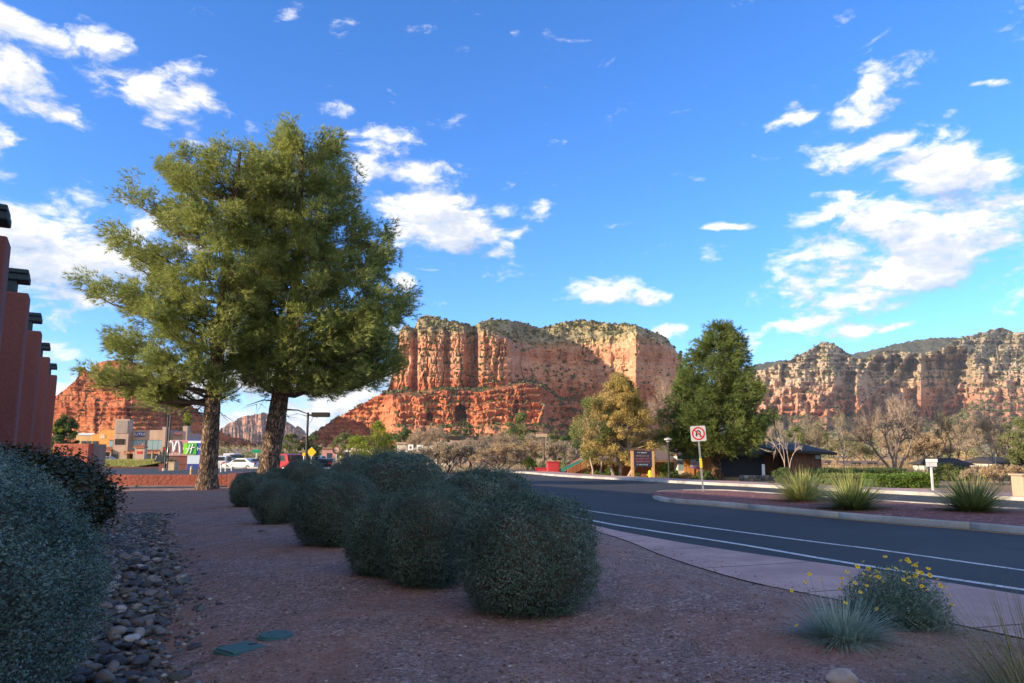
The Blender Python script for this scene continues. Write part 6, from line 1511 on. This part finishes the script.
mwin(79, 83.5, 441, 447.2, y0=.6, div=1); mwin(84.5, 90, 441, 447.2, y0=.6, div=1); mwin(91, 96.2, 441, 447.2, y0=.28, div=1)
mwin(108.5, 113, 440.5, 447, 'mall_tan', 'glass_pale', -.02, 1); mb('lintel', 107.6, 114, 438.6, 440.2, 'terracotta', -.35, .35)
mwin(117, 126, 439, 444.6, 'void_dark', 'void_dark', -1.02, 1); mwin(116, 120.7, 454, 461.5, 'window_frame', 'glass_dark', -1.02, 1)
mwin(128.5, 144.5, 440, 450.2, y0=.38, div=5, pane='glass_pale'); mwin(146.2, 162.5, 440, 450.2, y0=.38, div=3, pane='glass_pale')
mwin(89, 99.5, 453, 458.5, y0=.28, div=2, pane='glass_pale'); mwin(101, 113, 453, 461, y0=-.02, div=3, pane='glass_dark'); mwin(146, 161, 454, 462, y0=.38, div=3, pane='glass_pale'); mwin(127, 136, 454, 462, y0=.38, div=2, pane='glass_dark')
def tiles(a, b, top, bot, out=1.6, y0=0.0, name='tiled_roof'):
    """barrel tile porch roof"""
    x0, x1 = wx(a, YM), wx(b, YM); z1, z0 = wz(top, YM), wz(bot, YM); q = MB(); n_ = int((x1 - x0) / .5)
    for k_ in range(n_):
        x = x0 + (k_ + .5) * (x1 - x0) / n_
        q.tube([(x, YM + y0, z1), (x, YM + y0 - out, z0)], [.22, .24], 6, 0, True, IMM)
    q.box(((x0 + x1) / 2, YM + y0 - out / 2, z0 - .1), (x1 - x0, out, .15), 0, M=IMM); return q.build(name, M('terracotta'), t)
tiles(88, 115, 447.5, 451.2); tiles(126, 162, 450.2, 452.8, 1.8, .4); tiles(130, 134, 450, 452.5, 1.9, .4)
for a in (88.5, 99.2, 114, 137, 147, 155, 162.2): mb('porch_post', a, a + 1.1, 451.5, None, 'mall_taupe', -1.5, .5)
f = mb('shop_sign', 132.6, 142.6, 432.2, 436.6, 'navy', .25, .15); text('SUTRA', .78, M('white_paint'), f, tuple(IMM @ Vector((wx(137.6, YM), YM + .22, wz(434.4, YM)))), name='lettering', sx=1.0)
f = mb('shop_sign', 171.8, 180.3, 432.0, 435.0, 'red_paint', .62, .15); text('PIZZA', .62, M('white_paint'), f, tuple(IMM @ Vector((wx(176, YM), YM + .6, wz(433.5, YM)))), name='lettering', sx=.95)
f = mb('painted_emblem', 98, 104.5, 434.6, 438.6, 'mall_tan', -.06, .06); text('SL', 1.0, M('white_paint'), f, tuple(IMM @ Vector((wx(101.3, YM), YM - .08, wz(436.5, YM)))), name='lettering', shear=.3)
# tiled gate pier in front of the centre
Yg = 128; t = thing('gate_pier', 'taupe pier with tile cap and small red plaque before the shops', 'pier', (wx(141, Yg), Yg, -.66)); W = wx(146, Yg) - wx(136, Yg); Hp = wz(447.5, Yg) + .66
q = MB(); q.box((0, 0, Hp / 2), (W, .9, Hp)); q.build('body', M('mall_taupe'), t, bevel=.05)
q = MB(); [q.tube([(x, -.7, Hp + .02), (x, 0, Hp + .3), (x, .7, Hp + .02)], .17, 6) for x in np.arange(-W / 2 - .1, W / 2 + .15, .33)]; q.build('tile_cap', M('terracotta'), t)
q = MB(); q.box((0, -.48, Hp - .85), (.9, .06, .42)); q.build('plaque', M('red_paint'), t)
q = MB(); q.tube([(.35, 0, Hp + .3), (.35, 0, Hp + .42), (.35, 0, Hp + .62), (.35, 0, Hp + .7)], [.08, .2, .2, .05], 10); q.build('finial', M('terracotta'), t)
# lawn bank and dark retaining wall
r = np.random.default_rng(6)
V = np.array([(x, y, -.66 + .75 * float(sstep(109, 124, y)) * float(sstep(146, 132, y)) + float(vnoise(x * .3, y * .3)) * .12) for y in np.linspace(108, 149, 24) for x in np.linspace(wx(72, 110) - 16, wx(165, 120), 60)])
i = np.arange(23)[:, None]; j = np.arange(59)[None, :]
tag(ob('lawn_bank', nm(V, [np.stack([i * 60 + j, i * 60 + j + 1, (i + 1) * 60 + j + 1, (i + 1) * 60 + j], -1).reshape(-1, 4)], M('lawn'), smooth=True)), kind='structure')
lf = TB(); n_ = 26000; x = r.uniform(wx(72, 110) - 6, wx(165, 120), n_); y = 108 + 30 * r.random(n_); z = -.66 + .75 * sstep(109, 124, y) * sstep(146, 132, y); lf.tris(blades(np.stack([x, y, z], 1), unit(r.normal(size=(n_, 3)) * .35 + [0, 0, 1]), r.uniform(.12, .4, n_), .09, r)); tag(ob('bank_grass', lf.mesh('bank_grass', M('lawn'))), 'yellow green grass on the bank before the shops', None, None, 'stuff')
for lb, a, b_, tp, Yw in (('dark red low block wall left half along the highway', 86, 121, 466.8, 106.0), ('dark red low block wall right half along the highway', 121.5, 162, 467.6, 105.2), ('dark sloping block wall beside the blue hotel sign', 180, 198, 464, 92.0)):
    t = thing('block_wall', lb, 'wall', (wx((a + b_) / 2, Yw), Yw, -.66)); q = MB(); h_ = wz(tp, Yw) + .66; q.box((0, 0, h_ / 2), (wx(b_, Yw) - wx(a, Yw), .4, h_)); q.build('blocks', M('dark_red_block'), t, bevel=.04); q = MB(); q.box((0, 0, h_ + .04), (wx(b_, Yw) - wx(a, Yw) + .1, .5, .08)); q.build('coping', M('dark_red_block'), t)
# pink wall with arches sign, and the hotel sign
Yp = 104.0; t = thing('restaurant_sign_wall', 'dusky pink sign wall with white rounded double arch letter', 'sign', (wx(187, Yp), Yp, -.66)); W = wx(206, Yp) - wx(168, Yp); z0, z1 = wz(456, Yp) + .66, wz(440, Yp) + .66
q = MB(); q.box((0, 0, (z0 + z1) / 2), (W, .5, z1 - z0)); q.build('panel', M('pink_wall'), t, bevel=.06); q = MB(); q.box((0, .1, z0 / 2), (W * .9, .4, z0)); q.build('base', M('dark_red_block'), t)
cx_ = wx(175, Yp) - wx(187, Yp); s_ = (wx(182, Yp) - wx(168.3, Yp)); 
for k_ in (-1, 1):
    a_ = np.linspace(-1, 1, 17); xs_ = cx_ + k_ * s_ * .235 + a_ * s_ * .225; lo = np.where(a_ * k_ > 0, .45, .62); zs_ = z0 + lo + (z1 - z0 - .18 - lo) * (1 - np.abs(a_) ** 2.4)
    q = MB(); q.tube([(x, -.3, z) for x, z in zip(xs_, zs_)], [.13] * 17, 8); q.build('arch', M('white_paint'), t)
text('DRIVE THRU', .3, M('white_paint'), t, (cx_, -.27, z0 + .22), sx=1.2); text("E", .5, M('white_paint'), t, (wx(184.3, Yp) - wx(187, Yp), -.27, z0 + 1.0))
Yh = 78.0; t = thing('hotel_sign', 'blue and white hotel sign with green script H square', 'sign', (wx(196, Yh), Yh, -.5)); x0, x1 = wx(189, Yh), wx(207, Yh); ox = wx(196, Yh); W = x1 - x0; mid = (x0 + x1) / 2 - ox
f_ = lambda py: wz(py, Yh) + .5
q = MB(); q.box((mid, 0, (f_(471) + f_(464)) / 2 - .2), (W, .6, f_(464) - f_(471) + .4)); q.build('blue_base', M('navy'), t, bevel=.03)
q = MB(); q.box((mid, 0, (f_(464) + f_(455)) / 2), (W, .6, f_(455) - f_(464) - .01)); q.build('white_panel', M('pale_blue'), t, bevel=.02)
q = MB(); q.box((mid, 0, (f_(443) + f_(440.6)) / 2), (W, .6, f_(440.6) - f_(443))); q.build('white_top', M('white_paint'), t, bevel=.02); q = MB(); q.box((mid, 0, f_(440.2)), (W + .1, .64, .12)); q.build('top_cap', M('blue_trim'), t)
gx0, gx1 = wx(185, Yh) - ox, wx(198.2, Yh) - ox
q = MB(); q.box((mid + .3, -.02, (f_(454.9) + f_(443)) / 2), (W - .7, .7, f_(443) - f_(454.9) - .02)); q.build('blue_panel', M('blue_trim'), t)
q = MB(); q.box(((gx0 + gx1) / 2, -.06, (f_(454.6) + f_(443.2)) / 2), (gx1 - gx0, .74, f_(443.2) - f_(454.6))); gq = q.build('green_square', M('sign_green'), t, bevel=.04)
q = MB(); zc = (f_(454.6) + f_(443.2)) / 2; hh = (f_(443.2) - f_(454.6)); 
q.add([(gx0 + .02, -.436, zc - hh * .48), (gx0 + .62, -.436, zc - hh * .48), (gx0 + .30, -.436, zc + hh * .48), (gx0 + .02, -.436, zc + hh * .48)], [(0, 1, 2, 3)]); q.build('light_green_wave', M('sign_green_light'), t)
cxh = (gx0 + gx1) / 2
for pts_, rd in (([(-.46, -.40), (-.34, -.46), (-.24, -.30), (-.10, .15), (.0, .42)], .055), ([(.06, -.46), (.12, -.40), (.22, -.05), (.34, .44)], .06), ([(-.50, .02), (-.3, -.04), (.0, .0), (.3, .12), (.62, .16)], .045)):
    q = MB(); q.tube([(cxh + x * .85, -.46, zc + z * 1.05) for x, z in pts_], rd, 6); q.build('script_stroke', M('white_paint'), t)
text('Ho', .55, M('white_paint'), t, (gx1 + .38, -.40, zc), name='lettering')
# planter, bollards, lamps on the left
Yq = 88; t = thing('stone_planter', 'pale stone planter with dry plant by the hotel sign', 'planter', (wx(173, Yq), Yq, -.6)); W = wx(178, Yq) - wx(168.5, Yq); q = MB(); q.prism([(-W / 2, -.5), (W / 2, -.5), (W / 2, .5), (-W / 2, .5)], 0, wz(461.5, Yq) + .6); q.build('box', M('tan_block'), t, bevel=.1)
tb = TB(); r = np.random.default_rng(9); tuft(tb, 260, .25, .5, 1.1, .05, .3, r, 3, flat=.1); v = tb.mesh('dry_plant', M('sotol_dry')); o = ob('dry_plant', v, t); o.location = (0, 0, wz(461.5, Yq) + .6)
Yq = 84; t = thing('utility_box', 'dark red brown utility box left of the stone planter', 'utility box', (wx(164.5, Yq), Yq, -.6)); q = MB(); q.box((0, 0, (wz(464, Yq) + .6) / 2), (.75, .6, wz(464, Yq) + .6)); q.build('body', M('dark_red_block'), t, bevel=.04); q = MB(); q.box((0, 0, wz(464, Yq) + .63), (.8, .65, .06)); q.build('lid', M('dark_red_block'), t)
c = P(192.7, 452, 44); t = thing('bollard', 'tan round topped bollard before the hotel sign', 'bollard', (c.x, c.y, -.1)); h_ = wz(466, 44) + .1; q = MB(); q.tube([(0, 0, 0), (0, 0, h_ - .05), (0, 0, h_)], [.085, .085, .05], 12); q.build('post', M('mall_tan'), t); q = MB(); q.tube([(0, 0, h_ * .8), (0, 0, h_ * .86)], .09, 12); q.build('band', M('cream_wall'), t)
for i, (px, Yq) in enumerate(((226.5, 62), (232.5, 64), (222, 60))):
    c = spot(px, Yq); t = thing('bollard', ['thin white marker post nearest the leaning pine trunk', 'thin white marker post between the two pine trunks', 'short white marker post by the red car'][i], 'marker post', (c.x, c.y, c.z)); q = MB(); q.tube([(0, 0, 0), (0, 0, .95)], .05, 8); q.build('post', M('white_paint'), t); q = MB(); q.tube([(0, 0, .78), (0, 0, .88)], .053, 8); q.build('reflector', M('red_paint'), t)
def shoebox(label, px, tp, Yl, arm, fixw, double=False, base=0.0):
    c = P(px, 452, Yl); Hl = wz(tp, Yl) - base; t = thing('parking_lamp', label, 'street lamp', (c.x, c.y, base)); q = MB(); q.tube([(0, 0, 0), (0, 0, Hl)], [.075, .06], 10); q.build('pole', M('bronze_metal'), t)
    q = MB(); q.tube([(0, 0, 0), (0, 0, .45)], .22, 12); q.build('concrete_foot', M('concrete'), t)
    sides = (1, -1) if double else (1,)
    for s_ in sides:
        sg = s_ * (1 if arm > 0 else -1)
        q = MB(); q.box((sg * abs(arm) / 2, 0, Hl - .14), (abs(arm), .08, .09)); q.build('arm', M('bronze_metal'), t)
        q = MB(); q.box((sg * (abs(arm) + fixw / 2 - .02), 0, Hl - .12), (fixw, .42, .24)); f = q.build('lamp_box', M('bronze_metal'), t, bevel=.02); q = MB(); q.box((sg * (abs(arm) + fixw / 2), 0, Hl - .245), (fixw * .8, .32, .012)); q.build('lens', M('lamp_glass'), f)
shoebox('black lamp post with box light standing right of the thick trunk', 306.5, 412.5, 41, .25, .95)
shoebox('black parking lamp with box light partly hidden by the leaning trunk', 209, 389.5, 52, -.25, .75, base=-.2)
shoebox('tall thin black lamp post in front of the taupe shops', 165.8, 407.5, 72, -.2, .75, base=-.4)
Yt = 76; c = P(168.3, 452, Yt); t = thing('traffic_light', 'black traffic signal pole next to the tall lamp post', 'traffic light', (c.x, c.y, -.5)); Hl = wz(415, Yt) + .5; q = MB(); q.tube([(0, 0, 0), (0, 0, Hl)], .07, 8); q.build('pole', M('bronze_metal'), t)
for zq in (wz(452, Yt) + .5,): 
    q = MB(); q.box((-.35, -.05, zq), (.35, .3, 1.0)); hd = q.build('signal_head', M('black_paint'), t, bevel=.03)
    for k_ in range(3): q = MB(); q.tube([(-.35, -.2, zq + .3 - .3 * k_), (-.35, -.24, zq + .3 - .3 * k_)], .11, 10); q.build('lens', M('tail_red' if k_ == 0 else 'black_paint'), hd)
# small signs by the highway
def psign(name, label, px, tp, bt, wpx, Yq, m, shape='rect', post='steel', base=None):
    zb0 = float(terrain_z(wx(px, Yq), Yq)) if base is None else base; c = P(px, 452, Yq); t = thing(name, label, 'sign', (c.x, c.y, zb0)); z1, z0 = wz(tp, Yq) - zb0, wz(bt, Yq) - zb0; W = wpx / FOC * Yq
    q = MB(); q.tube([(0, .04, 0), (0, .04, z1)], .05, 8); q.build('post', M(post), t); q = MB()
    if shape == 'rect': q.prism_y([(x, z + (z0 + z1) / 2) for x, z in rrect(W, z1 - z0, W * .06)][::-1], -.02, 0)
    elif shape == 'diamond': h_ = (z1 - z0) / 2; q.prism_y([(0, z0), (h_, z0 + h_), (0, z1), (-h_, z0 + h_)], -.02, 0)
    else: q.prism_y([(math.cos(a) * W / 2, (z0 + z1) / 2 + math.sin(a) * W / 2) for a in np.arange(20) * math.pi / 10][::-1], -.02, 0)
    q.build('sign_plate', M(m), t); return t, (z0 + z1) / 2, W
t, zc, W = psign('street_name_sign', 'green street name sign between the two trunks', 256.5, 449.6, 453, 8.5, 90, 'road_green'); 
psign('warning_sign', 'yellow diamond warning sign right of the black lamp post', 311.5, 447, 457, 7, 80, 'sign_yellow', 'diamond')
psign('warning_sign', 'small yellow warning panel at the foot of the black lamp post', 304, 452.5, 456, 3, 70, 'sign_yellow')
t, zc, W = psign('regulatory_sign', 'left one of the pair of white road signs over the shrubs', 410.5, 444.5, 450.5, 5.5, 62, 'white_paint'); q = MB(); q.prism_y([(math.cos(a) * .09, zc + math.sin(a) * .12) for a in np.arange(10) * math.pi / 5][::-1], -.03, -.021); q.build('symbol', M('dark_red_block'), t)
t, zc, W = psign('regulatory_sign', 'right one of the pair of white road signs, slightly larger', 419.8, 444.8, 452, 6.2, 60, 'white_paint'); q = MB(); q.tube([(-.1, -.03, zc - .15), (-.1, -.03, zc + .12), (.1, -.03, zc + .12), (.1, -.03, zc - .1)], .025, 5); q.build('symbol', M('black_paint'), t)
t, zc, W = psign('round_sign', 'dark round arched sign behind the widest shrub', 336.5, 446.5, 453.5, 8, 78, 'dark_red_block', 'round'); q = MB(); q.prism_y([(math.cos(a) * .28, zc + math.sin(a) * .28) for a in np.arange(12) * math.pi / 6][::-1], -.03, -.021); q.build('face', M('tan_block'), t)
# low pink kiosk roofs in the distance between trunks and butte
for i, (lb, a, b_, tp, Yk, m) in enumerate((('long low pinkish building beyond the highway junction', 322, 356, 449, 165, 'pink_wall'), ('low cream building right of the pinkish one', 340, 372, 447, 150, 'cream_wall'), ('low tan roofed building past the traffic between the trunks', 205, 250, 456, 230, 'mall_tan'))):
    c = P((a + b_) / 2, 452, Yk); t = thing('low_building', lb, 'building', (c.x, c.y, -.7)); W = (b_ - a) / FOC * Yk; h_ = wz(tp, Yk) + .7; q = MB(); q.box((0, 4, h_ / 2), (W, 8, h_)); q.build('wall', M(m), t); q = MB(); q.box((0, 4, h_ + .12), (W + .5, 8.5, .3)); q.build('roof', M('shingle'), t)
    for k_ in range(3): q = MB(); q.box((W * (k_ - 1) * .28, -.04, h_ * .5), (W * .14, .1, h_ * .4)); q.build('window', M('glass_dark'), t)

# ================================================================ CARS
def car(kind):
    """body, windows, wheels (> rim), lights; x forward, 4.5 m long"""
    H = {'suv': 1.75, 'sedan': 1.42, 'van': 2.0, 'truck': 1.85}[kind]; t = bpy.data.objects.new('car', None); col.objects.link(t)
    belt = .95 if kind != 'sedan' else .86
    side = {'suv': [(-2.2, .35), (-2.25, 1.0), (-2.05, 1.1), (-1.9, H - .08), (-1.5, H), (.3, H), (.75, H - .15), (1.25, 1.08), (2.05, .95), (2.25, .7), (2.25, .35)],
            'sedan': [(-2.2, .32), (-2.25, .88), (-1.75, .95), (-1.15, H - .05), (-.7, H), (.1, H), (.5, H - .12), (1.1, .93), (2.05, .78), (2.25, .55), (2.25, .32)],
            'van': [(-2.4, .35), (-2.45, 1.9), (-2.2, H), (1.2, H), (1.7, 1.25), (2.3, 1.05), (2.4, .7), (2.4, .35)],
            'truck': [(-2.7, .45), (-2.7, 1.1), (-.7, 1.1), (-.65, H - .05), (-.4, H), (.6, H), (1.05, 1.15), (2.2, 1.05), (2.4, .8), (2.4, .45)]}[kind]
    q = MB(); q.prism_y(side[::-1], -.9, .9); b = q.build('body', M('car_white'), t, bevel=.07)
    cab = {'suv': (-1.75, .85), 'sedan': (-1.3, .8), 'van': (.3, 1.5), 'truck': (-.55, .85)}[kind]
    for s_ in (-1, 1):
        q = MB(); z0, z1 = belt + .14, H - .12; q.prism_y([(cab[0] + .1, z0), (cab[1] - .02, z0), (cab[1] - .38, z1), (cab[0] + .3, z1)], s_ * .9 - .008, s_ * .9 + .008); q.build('side_window', M('glass_dark'), t)
        for xw in (-1.38, 1.42):
            q = MB(); q.tube([(xw, s_ * .72, .34), (xw, s_ * .915, .34)], .34, 18); w_ = q.build('wheel', M('rubber'), t); q = MB(); q.tube([(xw, s_ * .91, .34), (xw, s_ * .93, .34)], .2, 12); q.build('rim', M('alu'), w_)
        q = MB(); q.box((-side[1][0] * -1 - .005, s_ * .68, .88), (.04, .26, .22)); q.build('tail_light', M('tail_red'), t)
        q = MB(); q.box((2.245 if kind in ('suv', 'sedan') else 2.385, s_ * .66, .66), (.05, .34, .15)); q.build('headlight', M('lamp_glass'), t)
    q = MB(); xb = side[2][0]; q.box((xb - .0, 0, (belt + H) / 2 + .06), (.16, 1.35, (H - belt) * .5)); q.build('rear_window', M('glass_dark'), t)
    return t
def recolor(t, m):
    for ch in t.children:
        if ch.name.startswith('body'): ch.data = ch.data.copy(); ch.data.materials[0] = M(m)
protos = {k_: car(k_) for k_ in ('suv', 'sedan', 'van', 'truck')}
used = set()
def put_car(kind, m, px, Yc, rz, label, z=None):
    t = protos[kind] if kind not in used else copy_tree(protos[kind]); used.add(kind)
    x = wx(px, Yc); t.location = (x, Yc, (float(terrain_z(x, Yc)) + .06) if z is None else z); t.rotation_euler = (0, 0, R(rz)); recolor(t, m); tag(t, label, 'car', 'cars on the highway')
put_car('suv', 'car_white', 223, 92, 98, 'white car closest to the leaning trunk, seen from behind')
put_car('sedan', 'car_silver', 230, 102, 92, 'silver car in the middle of the queue between trunks')
put_car('sedan', 'car_white', 243.5, 84, 160, 'white sedan in the open just left of the thick trunk')
put_car('van', 'car_white', 233, 128, 95, 'white delivery van rising above the other traffic')
put_car('truck', 'car_dark', 237, 112, 92, 'dark pickup behind the silver car')
put_car('suv', 'car_red', 284, 72, 140, 'red car half hidden right of the thick trunk')
put_car('suv', 'car_silver', 298, 82, 95, 'silver car behind the pale topped shrub')
put_car('sedan', 'car_dark', 327, 84, 95, 'dark car with red tail lights left of the round sign')
put_car('suv', 'car_white', 318, 100, 92, 'white car beyond the dark one by the yellow diamond sign')
put_car('sedan', 'car_white', 96, 138, 0, 'white car parked before the orange shopfront'); put_car('sedan', 'car_silver', 109, 139, 0, 'silver car parked below the tiled porch'); put_car('suv', 'car_dark', 171, 120, 0, 'dark car parked beside the pink sign wall')
# sidewalk edge soil strip plants: few weeds on the bed edge
r = np.random.default_rng(33)
for i, (px, py, lb) in enumerate(((137, 484, 'small green weed on the bare soil by the low wall'), (143, 482, 'second green weed on the bare soil, further from the light box'))):
    c = G(px, py, .15); t = thing('weed', lb, 'weed', (c.x, c.y, bz(c.x, c.y))); tb = TB(); tuft(tb, 60, .05, .12, .25, .02, .3, r, 3, flat=.1); ob('leaves', tb.mesh('leaves', M('hedge_green')), t)

# dry grass on the field and the empty lot
def grass_field(name, label, a, b_, Y0_, Y1_, n_, m, hgt, seed):
    r = np.random.default_rng(seed); y = r.uniform(Y0_, Y1_, n_); px = r.uniform(a, b_, n_); x = (px - 512) / FOC * y * 1.0; z = terrain_z(x, y) + .04
    k_ = fbm(x / 7, y / 7, 0, 3, seed) > .42; x, y, z = x[k_], y[k_], z[k_]; n2 = len(x); lf = TB()
    lf.tris(blades(np.stack([x, y, z], 1), unit(r.normal(size=(n2, 3)) * .35 + [0, 0, 1]), r.uniform(.4, 1.0, n2) * hgt, .05 + .0012 * y[:, None] * 0 + .05, r)); return tag(ob(name, lf.mesh(name, M(m))), label, None, None, 'stuff')
grass_field('dry_grass', 'tall dry golden grass on the field behind the hedges', 800, 1100, 50, 150, 60000, 'tan_brush', .9, 1)
grass_field('lot_grass', 'dry grass on the empty lot in front of the flat building', 395, 565, 58, 112, 36000, 'grey_brush', .7, 2)

# ================================================================ HAZE
hm = bpy.data.materials.new('haze'); hm.use_nodes = True; hm.node_tree.nodes.clear(); k = N(hm.node_tree)
pv = k.new('ShaderNodeVolumePrincipled'); pv.inputs['Density'].default_value = 0.000022; pv.inputs['Color'].default_value = (.72, .82, 1.0, 1); ho = k.new('ShaderNodeOutputMaterial'); k.L.new(pv.outputs[0], ho.inputs['Volume'])
q = MB(); q.box((0, 0, 395), (31000, 31000, 870)); o = q.build('haze', hm); tag(o, None, None, None, 'stuff')
sc.cycles.volume_step_rate = 1.0
